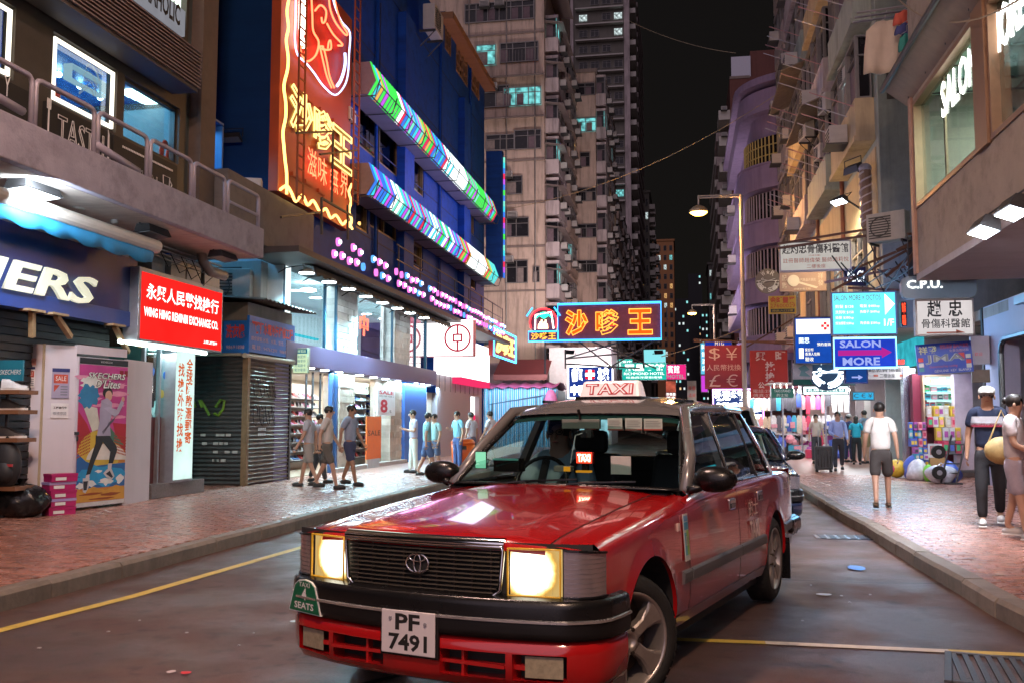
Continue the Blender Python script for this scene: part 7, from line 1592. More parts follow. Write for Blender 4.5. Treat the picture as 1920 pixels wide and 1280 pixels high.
def sweep(prof,skip=None):
 P=bpath();g=[]
 for i,p in enumerate(P):
  a,b=Vector(P[max(i-1,0)]),Vector(P[min(i+1,len(P)-1)]);d=(b-a).normalized();n=Vector((-d.y,d.x));
  if n.x<0 and abs(p[1])<.7:n=-n
  if abs(p[1])>=.7 and n.y*p[1]<0:n=-n
  g.append([(p[0]+n.x*o,p[1]+n.y*o,z)for o,z in prof])
 m=MB();nc=len(prof);vs=[q for r in g for q in r];fs=[]
 for i in range(len(P)-1):
  for j in range(nc-1):
   if skip and skip((P[i][1]+P[i+1][1])/2,(prof[j][1]+prof[j+1][1])/2):continue
   fs.append((i*nc+j,i*nc+j+1,(i+1)*nc+j+1,(i+1)*nc+j))
 return m.add(vs,fs)
def sedan(T,paint,roofp,steer=0,taxi=True):
 full=taxi
 for s in (1,-1):
  za=zarch(AXF);zb=zarch(WBX)
  side_panel(T,'front_wing',paint,rng(.605,AXF+AR+.0005,6),s,lambda x:.50)
  side_panel(T,'front_wing',paint,arch(AXF,90,-90,28),s,za)
  side_panel(T,'front_wing',paint,rng(AXF-AR-.0005,-.586,5),s,lambda x:.313)
  d1=side_panel(T,'front_door',paint,rng(-.592,-1.70,12),s,lambda x:.315)
  d2=side_panel(T,'rear_door',paint,rng(-1.706,WBX+AR-.004,8),s,lambda x:.315)
  side_panel(T,'sill',paint,rng(AXF-AR-.0005,WBX+AR,14),s,lambda x:.24,lambda x:.309,rows=3)
  side_panel(T,'rear_wing',paint,arch(WBX,90,-90,28),s,zb)
  side_panel(T,'rear_wing',paint,rng(WBX-AR-.0005,-3.80,9),s,lambda x:.33)
  for xc in (AXF,WBX):
   pts=[(xc+AR*sin(R(a)),s*(yside(xc+AR*sin(R(a)),.31+AR*cos(R(a)))-.001),.31+AR*cos(R(a)))for a in range(-90,91,6)]
   inn=[(x,s*.60,z)for x,y,z in pts];inn2=[(xc+(x-xc)*.995,y-s*.02,.31+(z-.31)*.995)for x,y,z in pts]
   MB().grid([pts,inn2]).build('arch_lip',paint,T,smooth=True);MB().grid([inn2,inn]).build('wheel_well',darkin,T)
   MB().add([(xc,s*.60,.31)]+inn,[(0,k,k+1)for k in range(1,len(inn))]).build('wheel_well',darkin,T)
  for xa,xb in ((-.44,-.582),(-.60,-1.695),(-1.71,-2.41),(-3.17,-3.72)):
   m=MB();g=[]
   for x in rng(xa,xb,6):g.append([(x,s*(yside(x,z)+o),z)for o,z in ((.0,.465),(.016,.472),(.018,.50),(.018,.525),(.012,.533),(0,.538))])
   if s>0:g=[r[::-1]for r in g]
   m.grid(g);m.add(g[0],[tuple(range(6))]);m.add(g[-1],[tuple(range(6))]);m.build('side_moulding',greym,T)
  for x in (-1.55,-2.33):
   y=yside(x,.80);m=MB();m.box(x-.075,x+.075,s*(y-.01),s*(y+.008),.775,.845);h=m.build('door_handle',chrome,T,bevel=.008);MB().box(x-.05,x+.055,s*(y+.008),s*(y+.012),.785,.815).build('handle_recess',blkp,h)
  m=MB()
  for k in range(2):m.tube([(x,s*(yside(x,z_)),z_)for x,z_ in ((-.589 if k==0 else -1.703,q)for q in (.32,.4,.6,.8,.9))],.0035,4)
  m.tube([(x,s*(yside(x,.312)),.312)for x in rng(-.59,-2.41,10)],.003,4);m.build('door_gap',black,T)
  zb_,zt_=.94,1.395
  def gp(x,z,o=0):return (x,s*(greeny(x,z)+o),z)
  wins=[[(-.78,zb_),(-1.66,zb_),(-1.74,zt_),(-1.30,zt_)],[(-1.72,zb_),(-2.40,zb_),(-2.46,zt_),(-1.80,zt_)],[(-2.44,zb_),(-2.84,zb_),(-2.66,zt_),(-2.50,zt_)]]
  for wi,q in enumerate(wins):
   m=MB();g=[]
   for k in range(7):
    t=k/6;a=(q[0][0]+(q[3][0]-q[0][0])*t,zb_+(zt_-zb_)*t);b=(q[1][0]+(q[2][0]-q[1][0])*t,a[1]);g.append([gp(a[0]+(b[0]-a[0])*j/5,a[1],-.012)for j in range(6)])
   m.grid(g);m.build('side_window',sideg,T,smooth=True)
   P=[gp(*p)for p in q];MB().tube([Vector(P[0]).lerp(Vector(P[1]),t)for t in (0,.5,1)]+[Vector(P[1]).lerp(Vector(P[2]),t)for t in (.5,1)]+[Vector(P[2]).lerp(Vector(P[3]),t)for t in (.5,1)]+[Vector(P[3]).lerp(Vector(P[0]),t)for t in (.5,)],.011,5,True).build('window_seal',blkp,T)
  for q,mt,w_ in (((-1.69,-1.77),roofp,.042),((-2.42,-2.48),blkp,.022)):
   m=MB();m.add([gp(q[0]+w_,zb_,.004),gp(q[0]-w_,zb_,.004),gp(q[1]-w_,zt_,.004),gp(q[1]+w_,zt_,.004),gp(q[0]+w_,zb_,-.04),gp(q[0]-w_,zb_,-.04),gp(q[1]-w_,zt_,-.04),gp(q[1]+w_,zt_,-.04)],[(0,1,2,3),(7,6,5,4),(0,4,5,1),(1,5,6,2),(2,6,7,3),(3,7,4,0)]);m.build('door_pillar',mt,T)
  m=MB();m.tube([gp(-.78+.02,zb_-.01),gp(-1.0,1.125,-.002),gp(-1.30,zt_+.005),gp(-1.6,zt_+.022,-.008),gp(-2.2,zt_+.026,-.01),gp(-2.66,zt_+.012,-.005)],.036,10);m.build('roof_rail',roofp,T,smooth=True)
  m=MB();g=[]
  for k in range(7):
   t=k/6;z=zb_-.01+(zt_+.03-zb_)*t;xa=-2.86+.19*t;xb=-3.22+.45*t;yb=.66-.12*t;g.append([(xa+(xb-xa)*j/4,s*((greeny(xa,z)+.008)*(1-(j/4)**2)+(yb+.03+.04*(1-t))*(j/4)**2),z)for j in range(5)])
  if s>0:g=[r[::-1]for r in g]
  m.grid(g);m.build('rear_pillar',roofp,T,smooth=True)
  m=MB();m.tube([(x,s*(yside(x,smooth_tab(BELT,x))+.002),smooth_tab(BELT,x)+.004)for x in rng(-.74,-2.9,12)],.010,5);m.build('belt_trim',chrome,T,smooth=True)
  g=[[(x,s*(yside(x,smooth_tab(BELT,x))-.001),smooth_tab(BELT,x)),(x,s*(greeny(x,.94)-.005),.945)]for x in rng(-.74,-2.98,12)];MB().grid(g if s<0 else [r[::-1]for r in g]).build('shoulder',paint,T,smooth=True)
  my=s*(.92 if s>0 else .89);m=MB();m.add([(-.71,my-.13,.93),(-.72,my+.15,.94),(-.73,my+.155,1.08),(-.73,my-.12,1.095),(-.89,my-.16,.89),(-.89,my+.18,.91),(-.89,my+.18,1.10),(-.89,my-.16,1.11)],[(0,1,2,3),(7,6,5,4),(0,4,5,1),(1,5,6,2),(2,6,7,3),(3,7,4,0)]);mi=m.build('door_mirror',blkp,T,smooth=True,sub=2);MB().tube([(-.74,s*.79,.945),(-.78,s*.84,.955),(-.80,s*.88,.975)],.024,8).build('mirror_arm',blkp,mi,smooth=True);MB().ball((-.855,my,1.005),.012,.09,.05,12,8).build('mirror_glass',chrome,mi,smooth=True)
 def ztop(x,y):return smooth_tab(ZC,x)-.062*(abs(y)/.80)**2.6-.006*max(0,1-abs(abs(y)-.42)/.06)*-1
 ycr=[-.62,-.56,-.5,-.44,-.38,-.3,-.2,-.1,0,.1,.2,.3,.38,.44,.5,.56,.62]
 def bx(y):return .815-.095*(abs(y)/.8)**2.2
 g=[[(-.66+(bx(y)+.66)*t,y*(1-.02*t),ztop(-.66+(bx(y)+.66)*t,y))for y in ycr]for t in rng(0,1,22)];g.append([(bx(y)+.006,y*.98,ztop(bx(y),y)-.03)for y in ycr])
 MB().grid(g).build('bonnet',paint,T,smooth=True)
 for s in (1,-1):
  g=[]
  for t in rng(0,1,20):
   x=-.70+1.44*t;x=min(x,.745);b=smooth_tab(BELT,x);ye=yside(x,b);y0=.628-.012*max(0,t);r=[]
   for k in range(6):q=k/5;yy=y0+(ye-y0)*q;r.append((x,s*yy,ztop(x,y0)-.002+(b-ztop(x,y0))*q**1.9))
   g.append(r)
  MB().grid(g if s>0 else [r[::-1]for r in g]).build('wing_top',paint,T,smooth=True)
  MB().tube([(-.66+(bx(.62)+.66)*t,s*(.625-.012*t),ztop(-.66+(bx(.62)+.66)*t,.625)-.003)for t in rng(0,1,12)],.0045,4).build('bonnet_gap',black,T)
 g=[[(x,y*(1-.06*max(0,(-3.4-x))),.985+.012*sin((x+3.9))-.045*(abs(y)/.78)**2.5)for y in rng(-.77,.77,14)]for x in rng(-3.06,-3.78,10)];g.append([(-3.82,y,.93-.045*(abs(y)/.78)**2.5)for y in rng(-.74,.74,14)]);g.append([(-3.83,y,.35)for y in rng(-.74,.74,14)]);MB().grid([r[::-1]for r in g]).build('boot_lid',paint,T,smooth=True)
 MB().box(-3.90,-3.55,-.8,.8,.38,.55).build('rear_bumper',blkp,T,bevel=.03)
 for s in (1,-1):MB().box(-3.86,-3.5,s*.74,s*.835,.42,.54).build('bumper_corner',blkp,T,bevel=.03);MB().box(-3.84,-3.80,s*.45,s*.74,.62,.85).build('tail_lamp',pm('tail_red',(.3,.01,.01),.2),T)
 ZR=[(-2.80,1.41),(-2.70,1.455),(-2.4,1.498),(-1.9,1.508),(-1.5,1.487),(-1.3,1.447),(-1.19,1.388)]
 cwn=lambda x:.075*min(1,max(.25,(-1.19-x)/.4+.25))
 g=[[(x-.09*(abs(y)/.6)**2*(1 if x>-1.4 else .0),y,smooth_tab(ZR,x)-cwn(x)*(abs(y)/.60)**3.2)for y in rng(-.605,.605,20)]for x in rng(-1.19,-2.79,28)]
 MB().grid([r[::-1]for r in g]).build('roof',roofp,T,smooth=True)
 def ws(t,q):
  y=q*(.745-.16*t);z=.952+.43*t-.03*t*abs(q)**3-.015*(1-t)*q*q;x=-.655-.575*t-.105*q*q*(1-.2*t);return (x,y,z+.012*sin(pi*t))
 MB().grid([[ws(t,q)for q in rng(-1,1,16)]for t in rng(0,1,10)]).build('windscreen',wsg,T,smooth=True)
 ed=[ws(0,q)for q in rng(-1,1,14)]+[ws(t,1)for t in rng(.1,.9,8)]+[ws(1,q)for q in rng(1,-1,14)]+[ws(t,-1)for t in rng(.9,.1,8)]
 MB().tube(ed,.017,6,True).build('windscreen_seal',blkp,T,smooth=True)
 MB().grid([[tuple(Vector(ws(t,q))+Vector((.004,0,.004)))for q in rng(-.97,.97,14)]for t in (.90,.98)]).build('sun_strip',pm('tint_green',(.01,.04,.035),.2),T,smooth=True)
 def rw(t,q):return (-3.10+.36*t+.05*q*q,q*(.68-.1*t),.985+.455*t-.03*q*q)
 MB().grid([[rw(t,q)for q in rng(1,-1,10)]for t in rng(0,1,6)]).build('rear_window',sideg,T,smooth=True)
 MB().grid([[(x,y,z)for y in rng(-.72,.72,8)]for x,z in ((-.60,.952),(-.66,.945),(-.74,.935))]).build('scuttle',blkp,T)
 for y0,y1 in ((-.42,.18),(.12,.66)):
  w_=MB();a=Vector(ws(.005,y0));P=[a+Vector((.03,0,.01))]+[Vector(ws(.015+.012*k,y0+(y1-y0)*k/4))+Vector((.012,0,.010))for k in range(1,5)];w_.tube(P,.007,5);w_.build('wiper',blkp,T)
 gz0,gz1=.565,.785
 MB().grid([[(xf(y)-.06,y,z)for y in rng(-.43,.43,8)]for z in (gz0-.02,gz1)]).build('grille_back',black,T)
 gm_=pm('grille_bronze',(.13,.115,.10),.35,.7,var=.1)
 for k in range(11):
  z=gz0+.012+k*.0195;MB().grid([[(xf(y)-o,y,z+h)for y in rng(-.405+.03*(k<2)*(1-k*.5),.405-.03*(k<2)*(1-k*.5),10)]for o,h in ((.04,.006),(.004,.005),(.0,0),(.006,-.004),(.04,-.004))]).build('grille_bar',gm_,T)
 m=MB()
 for k in range(9):y=-.36+.09*k;m.box(xf(y)-.05,xf(y)-.012,y-.003,y+.003,gz0,gz1-.01)
 m.build('grille_rib',gm_,T)
 ed=[(xf(y)+.004,y,gz0-.012)for y in rng(-.36,.36,10)]+[(xf(.41)+.004,.41,gz0+.03),(xf(.42)+.004,.425,gz1-.02)]+[(xf(y)+.006,y,gz1-.003)for y in rng(.42,-.42,10)]+[(xf(.42)+.004,-.425,gz1-.02),(xf(.41)+.004,-.41,gz0+.03)]
 MB().tube(ed,.010,6,True).build('grille_surround',chrome,T,smooth=True)
 MB().grid([[(xf(y)+o,y,z)for y in rng(.43,-.43,14)]for o,z in ((.006,gz1-.01),(.014,gz1+.004),(.008,gz1+.022),(-.02,gz1+.034))][::-1]).build('grille_header',chrome,T,smooth=True)
 if full:
  def ell(a,b,cy,cz):return [(.846,cy+a*cos(t),cz+b*sin(t))for t in [2*pi*k/28 for k in range(28)]]
  m=MB();m.tube(ell(.060,.042,0,.690),.0055,6,True);m.tube(ell(.018,.040,0,.690),.0045,6,True);m.tube(ell(.042,.016,0,.714),.0045,6,True);m.build('emblem',chrome,T,smooth=True)
  MB().add([(.838,.055*cos(a),.69+.038*sin(a))for a in [2*pi*k/20 for k in range(20)]],[tuple(range(20))]).build('emblem_back',black,T)
 amb=pm('lamp_amber_rim',(.55,.3,.02),.25,var=.1,emit=(1,.5,.05),estr=.12)
 for s in (1,-1):
  y0,y1,z0,z1=.445,.675,.575,.778
  L=[(xf(y),s*y,z)for y,z in ((y0,z0),(y1,z0),(y1,z1),(y0,z1))]
  ctr=(xf(.55)-.02,s*.53,.68)
  if full:
   MB().grid([[(xf(y)-.025,s*y,z)for y in rng(y0,y1,8)]for z in rng(z0,z1,6)]).build('headlamp',lamp_mat('headlamp_glow_'+('near' if s>0 else 'off'),ctr,.125),T)
  else:MB().grid([[(xf(y)-.025,s*y,z)for y in rng(y0,y1,8)]for z in rng(z0,z1,6)]).build('headlamp',pm('lamp_silver',(.5,.5,.55),.15,.8),T)
  MB().grid([[(xf(y)-.002,s*y,z)for y in rng(y0,y1,8)]for z in (z0,z1)]).build('headlamp_glass',lensc,T)
  m=MB();m.tube([L[0],[(L[0][i]+L[1][i])/2 for i in range(3)],L[1],[(L[1][i]+L[2][i])/2 for i in range(3)],L[2],[(L[2][i]+L[3][i])/2 for i in range(3)],L[3],[(L[3][i]+L[0][i])/2 for i in range(3)]],.0055,6,True);m.build('headlamp_rim',amb if full else chrome,T,smooth=True)
  m=MB()
  for k in range(1,7):y=y0+(y1-y0)*k/7;m.box(xf(y)-.004,xf(y)-.001,s*y-.0015,s*y+.0015,z0+.01,z0+.07)
  m.build('lens_rib',lensc,T)
  cp=[(xf(.69),.69),(xf(.75)-.005,.75),(.70,.795),(.655,.818),(.60,.826)]
  MB().grid([[(x,s*y,z0+(z1-z0)*t-(.02*(.78-x)/.2 if t>.5 else 0))for x,y in cp]for t in (0,.5,1)]).build('corner_lamp',pm('corner_lens',(.46,.42,.47),.22,.75,var=.12,scale=40,coat=1),T,smooth=True)
  m=MB();
  for t in (0.0,1.0):m.tube([(x+.002,s*(y+.003),z0+(z1-z0)*t-(.02*(.78-x)/.2 if t>.5 else 0))for x,y in cp],.006,5)
  m.build('corner_rim',blkp,T)
  m=MB()
  for k in range(1,9):zz=z0+(z1-z0-.02)*k/9;m.tube([(x+.001,s*(y+.002),zz)for x,y in cp],.0022,4)
  m.build('corner_lens_rib',lensc,T)
  MB().grid([[(xf(y)-.01,s*y,z)for y in (.43,.60,.70,.75)]+[(.70,s*.80,z),(.62,s*.82,z)]for z in (.54,.575)]).build('lamp_sill',blkp,T)
 MB().grid([[(xf(y)-.03,y,z)for y in rng(-.80,.80,10)]for z in (.54,.80)]).build('nose_back',darkin,T)
 sweep([(-.10,.578),(-.035,.572),(-.008,.566)]).build('bumper_ledge',blkp,T,smooth=True);sweep([(-.008,.566),(.006,.556),(.010,.535),(.012,.487)]).build('bumper_top',blkp,T,smooth=True)
 sweep([(.012,.487),(.020,.484),(.020,.474),(.012,.471)]).build('bumper_trim',pm('trim_silver',(.6,.6,.62),.25,.8),T)
 sweep([(.012,.471),(.014,.43),(.010,.402),(-.02,.393)]).build('bumper',pm('bumper_rubber',(.008,.008,.009),.36,var=.2,scale=12,spec=.4),T,smooth=True)
 hz0,hz1=.228,.338
 inh=lambda y,z:hz0<z<hz1 and (.15<abs(y)<.46 or .49<abs(y)<.72)
 sweep([(-.02,.393),(-.004,.388),(.0,.338),(.0,.30),(-.006,.228),(-.03,.19),(-.10,.165)],inh).build('valance',redp if taxi else paint,T,smooth=True)
 sweep([(-.09,.36),(-.09,.2)]).build('valance_back',black,T)
 for s in (1,-1):
  for y0,y1 in ((.15,.46),(.49,.72)):
   P=bpath();xx=lambda y:.90-.135*(y/.8)**2.2
   m=MB()
   for a,b in ((y0,y0),(y1,y1)):m.add([(xx(a)-.004,s*a,hz0),(xx(a)-.004,s*a,hz1),(xx(a)-.09,s*a,hz1),(xx(a)-.09,s*a,hz0)],[(0,1,2,3)])
   for z in (hz0,hz1):m.grid([[(xx(y)-.004,s*y,z)for y in rng(y0,y1,4)],[(xx(y)-.09,s*y,z)for y in rng(y0,y1,4)]])
   if y0<.3:m.box(xx(.3)-.05,xx(.3)-.012,s*y0,s*y1,.275,.29);m.box(xx(.3)-.05,xx(.3)-.014,s*.255-.006,s*.255+.006,hz0,hz1)
   m.build('intake',redp if taxi else paint,T)
   if y0>.3:
    m=MB();m.grid([[(xx(y)-.014,s*y,z)for y in rng(.54,.70,4)]for z in (.24,.285,.33)]);m.build('fog_lamp',pm('fog_lens',(.30,.26,.18),.15,var=.3,scale=40,coat=1),T);MB().box(xx(.5)-.06,xx(.5)-.02,s*.49,s*.54,.27,.29).build('intake_bar',redp if taxi else paint,T)
 MB().box(-3.7,.6,-.62,.62,.17,.24).build('floor_pan',darkin,T);MB().box(-2.5,-.3,-.76,.76,.17,.24).build('floor_pan',darkin,T);MB().box(-.72,-.64,-.7,.7,.25,.93).build('bulkhead',darkin,T)
 MB().box(-3.0,-2.9,-.7,.7,.25,.95).build('rear_bulkhead',darkin,T);MB().box(-3.1,-2.7,-.62,.62,.94,.955).build('parcel_shelf',darkin,T)
 for s in (1,-1):MB().grid([[(x,s*.74,z)for x in rng(-.7,-2.9,4)]for z in (.25,.93)]).build('door_lining',darkin,T)
 m=MB();m.grid([[(x,y,z-.03*abs(y))for y in rng(-.7,.7,8)]for x,z in ((-.74,.935),(-.9,.955),(-1.02,.94),(-1.08,.86),(-1.08,.55))]);m.build('dashboard',darkin,T,smooth=True)
 for y in (-.36,.36):
  m=MB();m.box(-2.0,-1.5,y-.24,y+.24,.42,.56);m.add([(-1.88,y-.24,.5),(-1.88,y+.24,.5),(-2.06,y+.22,1.10),(-2.06,y-.22,1.10),(-2.0,y-.24,.5),(-2.0,y+.24,.5),(-2.18,y+.22,1.10),(-2.18,y-.22,1.10)],[(0,1,2,3),(7,6,5,4),(0,4,5,1),(1,5,6,2),(2,6,7,3),(3,7,4,0)]);m.build('seat',pm('seat_vinyl',(.04,.04,.045),.5,var=.2),T,bevel=.03)
  MB().box(-2.16,-2.05,y-.13,y+.13,1.10,1.27).build('headrest',pm('seat_vinyl',(0,0,0)),T,bevel=.04)
 MB().box(-2.9,-2.75,-.62,.62,.45,1.06).build('rear_seat',pm('seat_vinyl',(0,0,0)),T,bevel=.04)
 c=Vector((-1.22,-.36,.93));ax=Matrix.Rotation(R(62),4,'Y');MB(Matrix.Translation(c)@ax).tube([(.185*cos(a),.185*sin(a),0)for a in [2*pi*k/24 for k in range(24)]],.014,6,True).build('steering_wheel',blkp,T,smooth=True);MB(Matrix.Translation(c)@ax).bc((0,0,-.01),(.34,.05,.02)).build('steering_spoke',blkp,T)
 for (x,s)in ((.25 if steer else .05,1),(.05,-1),(WBX,1),(WBX,-1)):
  M=Matrix.Translation((x,s*.745,WR));
  if x>0:M=M@Matrix.Rotation(steer,4,'Z')
  if s<0:M=M@Matrix.Rotation(pi,4,'Z')
  wheel(T,M)
 for s in (1,-1):MB().box(WBX-AR-.12,WBX-AR-.10,s*.66,s*.85,.10,.42).build('mud_flap',blkp,T)
TX,TY,TH=-.966,5.113,R(-107.0)
TAXI=thing('taxi','red and silver taxi with lit headlamps turning across the road','taxi',(TX,TY,0),TH)
sedan(TAXI,redp,silv,R(-29))
Ti=MW[TAXI.name].inverted()
def carray(u,v,xc):
 o=Ti@Vector((0,0,CH));d=Ti.to_3x3()@Vector(ray(u,v));t=(xc-o.x)/d.x;p=o+d*t;return p.y,p.z
px=.925
MB().box(px-.03,px-.012,-.155,.155,.285,.50).build('plate_holder',blkp,TAXI,bevel=.006);MB().box(px-.011,px-.004,-.142,.142,.297,.488).build('number_plate',pm('plate_white',(.66,.62,.66),.35,var=.03),TAXI,bevel=.004)
Mp=basis((px-.004,-.142,.297),(0,1,0));text(TAXI,'PF',(.075,.105,.205,.178),black,z=.001,M=Mp,bold=.03);text(TAXI,'7491',(.04,.015,.244,.09),black,z=.001,M=Mp,bold=.03)
m=MB(Mp);m.cyl((.05,.155,0),(.05,.155,.006),.008,n=8);m.cyl((.235,.14,0),(.235,.14,.006),.008,n=8);m.build('plate_screw',steel,TAXI)
yc=-.665;d=.05;xa=.90-.135*(.80/.8)**2.2;xb=.90-.135*(.53/.8)**2.2
Ms_=basis((xa+.012,-.79,.405),(xb-xa+.0,.26,0));wS=math.hypot(xb-xa,.26)
shp_=[(0,0),(wS,0),(wS*.82,.13),(wS*.7,.152),(wS*.5,.16),(wS*.3,.152),(wS*.18,.13)]
MB(Ms_).prism(shp_,.0,.008).build('seat_plate',txtw,TAXI);sc=lambda k:[(wS*.5+(x-wS*.5)*k,.075+(y-.075)*k)for x,y in shp_]
MB(Ms_).prism(sc(.94),.008,.011).build('seat_plate_face',pm('plate_green',(.0,.13,.06),.3),TAXI)
text(TAXI,'4',(wS*.43,.062,wS*.57,.118),txtw,z=.0125,M=Ms_,bold=.04);text(TAXI,'SEATS',(wS*.2,.018,wS*.8,.05),txtw,z=.0125,M=Ms_,bold=.02);text(TAXI,'TAXI',(wS*.33,.124,wS*.67,.146),txtw,z=.0125,M=Ms_)
rs=MB();rx=-1.62;zr_=1.494
rs.add([(rx+.08,-.225,zr_),(rx+.08,.225,zr_),(rx-.08,.225,zr_),(rx-.08,-.225,zr_),(rx+.04,-.205,zr_+.12),(rx+.04,.205,zr_+.12),(rx-.04,.205,zr_+.12),(rx-.04,-.205,zr_+.12)],[(0,1,5,4),(1,2,6,5),(2,3,7,6),(3,0,4,7),(4,5,6,7)])
rs.build('roof_sign',pm('sign_shell',(.62,.56,.56),.3,var=.05,emit=(1,.75,.72),estr=.33),TAXI,bevel=.02);MB().box(rx-.10,rx+.10,-.24,.24,zr_-.02,zr_+.012).build('sign_base',blkp,TAXI,bevel=.006)
Mr_=basis((rx+.0805,-.225,zr_+.002),(0,1,0),(-.333,0,1));rp_=pm('taxi_letter_red',(.5,.01,.02),.4)
text(TAXI,'TAXI',(.05,.022,.40,.105),rp_,z=.003,M=Mr_,bold=.06,space=1.15);text(TAXI,'TAXI',(.06,.030,.39,.097),pm('sign_shell',(0,0,0)),z=.005,M=Mr_,bold=.0,space=1.25)
for k in (-.12,.0,.12):MB().box(rx-.3,rx+.1,k*4-.01,k*4+.01,zr_-.03,zr_-.012).build('sign_rail',blkp,TAXI)
def flank(x,z,w,h):
 return basis((x,yside(x-w/2,z+h/2)+.014,z),(-1,0,0),(0,yside(x,z+h)-yside(x,z),h))
cw=pm('letter_cream2',(.75,.68,.62),.5)
text(TAXI,'的士',(0,.12,.26,.235),cw,z=.002,M=flank(-1.94,.575,.26,.24),bold=.0);text(TAXI,'TAXI',(.0,-.03,.26,.09),cw,z=.002,M=flank(-1.94,.575,.26,.24),bold=.02)
text(TAXI,'6 2 8 1 3',(0,0,.3,.055),cw,z=.004,M=flank(-3.22,.80,.3,.06))
M_=flank(-.475,.585,.10,.26);MB(M_).box(0,.085,0,.25,0,.003).build('sticker',pm('sticker_white',(.6,.62,.6),.4),TAXI)
for a,b,c,dd,cl in ((.01,.075,.21,.24,(.15,.35,.6)),(.01,.075,.165,.205,(.05,.3,.5)),(.01,.04,.03,.15,(.1,.4,.5)),(.045,.075,.03,.16,(.3,.5,.1)),(.02,.065,.08,.13,(.6,.6,.55))):MB(M_).box(a,b,c,dd,.003,.005).build('sticker_print',pm('stk_%.2f%.2f'%(cl[0],cl[2]),cl,.4),TAXI)
y_=yside(-.40,.77);MB().box(-.42,-.385,y_-.005,y_+.01,.75,.795).build('side_repeater',pm('repeater_white',(.6,.5,.45),.2),TAXI,bevel=.006)
def inside(name,cat,label,u0,v0,u1,v1,xc,mt,th=.01,extra=None):
 ya,z1=carray(u0,v0,xc);yb,z0=carray(u1,v1,xc);T=thing(name,label,cat,M=MW[TAXI.name]@basis((xc,ya,z0),(0,1,0)));w,h=yb-ya,z1-z0;MB().box(0,w,0,h,-th,0).build('body',mt,T,bevel=.004);return T,w,h
T,w,h=inside('for_hire_light','taxi light','small red lit TAXI flag on the dashboard',1080,846,1111,869,-.86,pm('flag_red',(.3,.01,.01),.4),.03);MB().box(.004,w-.004,.004,h-.004,.001,.004).build('face',em('flag_face',(1,.05,.02),2.2),T);text(T,'TAXI',(w*.12,h*.18,w*.88,h*.82),em('flag_letters',(1,.85,.6),5),z=.006,bold=.03);MB().box(w*.3,w*.7,-.05,0,-.03,-.01).build('stem',blkp,T);MB().box(w*.1,w*.9,-.052,-.04,-.02,.03).build('base',em('flag_amber',(1,.35,.02),.6),T)
T,w,h=inside('meter_box','meter','silver taxi meter on the dashboard beside the red flag',1038,872,1070,884,-.88,pm('meter_silver',(.4,.42,.35),.3,.5),.05);MB().box(w*.6,w*.98,h*.1,h*.9,.001,.004).build('display',em('flag_amber',(0,0,0)),T)
pg_=pm('permit_paper',(.42,.5,.45),.6);
for k,(u0,v0,u1,v1)in enumerate(((1139,783,1167,806),(1172,783,1204,806),(1207,784,1242,806))):
 T,w,h=inside('permit','paper','paper permit at the top of the windscreen, %s of three'%('nearest the mirror','middle','farthest from the mirror')[k],u0,v0,u1,v1,-1.13,pg_,.002);MB().box(0,w,0,h*.12,.001,.002).build('red_edge',pm('permit_red',(.3,.05,.03),.5),T)
 m=MB()
 for q in range(4):m.box(w*.1,w*(.9-.1*(q%2)),h*(.3+.15*q),h*(.33+.15*q),.001,.0015)
 m.build('print',greym,T)
T,w,h=inside('paper_card','paper','white paper card leaning on the dashboard',1145,854,1183,889,-.84,pm('card_white',(.5,.52,.5),.6),.003)
T,w,h=inside('rear_view_mirror','mirror','pale rear-view mirror hanging at the top of the windscreen',1053,785,1124,803,-1.16,pm('mirror_grey',(.2,.22,.2),.3),.03);MB().cyl((w/2,h,0),(w/2,h+.06,.03),.01,n=6).build('stem',blkp,T)
T,w,h=inside('dash_camera','camera','small dash camera below the rear-view mirror',1088,805,1108,820,-1.10,pm('cam_black',(.05,.05,.05),.4),.04);MB().cyl((w/2,h/2,0),(w/2,h/2,.012),h*.28,n=12).build('lens',chrome,T);MB().tube([(w*.2,h*.6,0),(-.03,h*.3,.01),(-.05,-.1,.02),(-.06,-.16,.02)],.004,4).build('cable',txtw,T)
T,w,h=inside('phone_holder','phone','bright green phone screen held at the driver side pillar',891,845,912,878,-.92,blkp,.01);MB().box(.004,w-.004,.004,h-.004,.001,.003).build('screen',em('phone_screen',(.3,.8,.5),.7),T)
T,w,h=inside('dash_tray','tray','dark dashboard box with a teal top by the steering wheel',925,858,972,884,-.86,blkp,.10);MB().box(0,w,h-.012,h,.0,.01).build('lid',pm('teal_lid',(.04,.28,.24),.4),T)
for s in (1,-1):
 p=MW[TAXI.name]@Vector((.90,s*.55,.68));q=MW[TAXI.name]@Vector((6,s*.7,.0));lamp('headlamp_beam','SPOT',p,40,(1,.8,.45),.06,to=q,spot=70)
darkb=pm('paint_midnight',(.012,.016,.04),.22,var=.05,coat=1,scale=2)
DC=thing('parked_car','dark blue saloon car waiting close behind the taxi','car',M=Matrix.Translation((.58,13.2,0))@Matrix.Rotation(R(-90),4,'Z')@Matrix.Diagonal((.95,1.0,.86,1)))
sedan(DC,darkb,darkb,0,False)
cream_=pm('paint_champagne',(.5,.46,.38),.3,.3,var=.04,coat=.8)
VN=thing('parked_van','champagne people carrier behind the dark saloon car','van',(.62,18.6,0),R(-90))
pr_=[(.75,.3),(.78,.75),(.1,.98),(-.62,1.56),(-1.2,1.64),(-3.4,1.6),(-3.7,1.0),(-3.72,.3)]
m=MB();hw=[.80,.82,.80,.64,.62,.62,.78,.80]
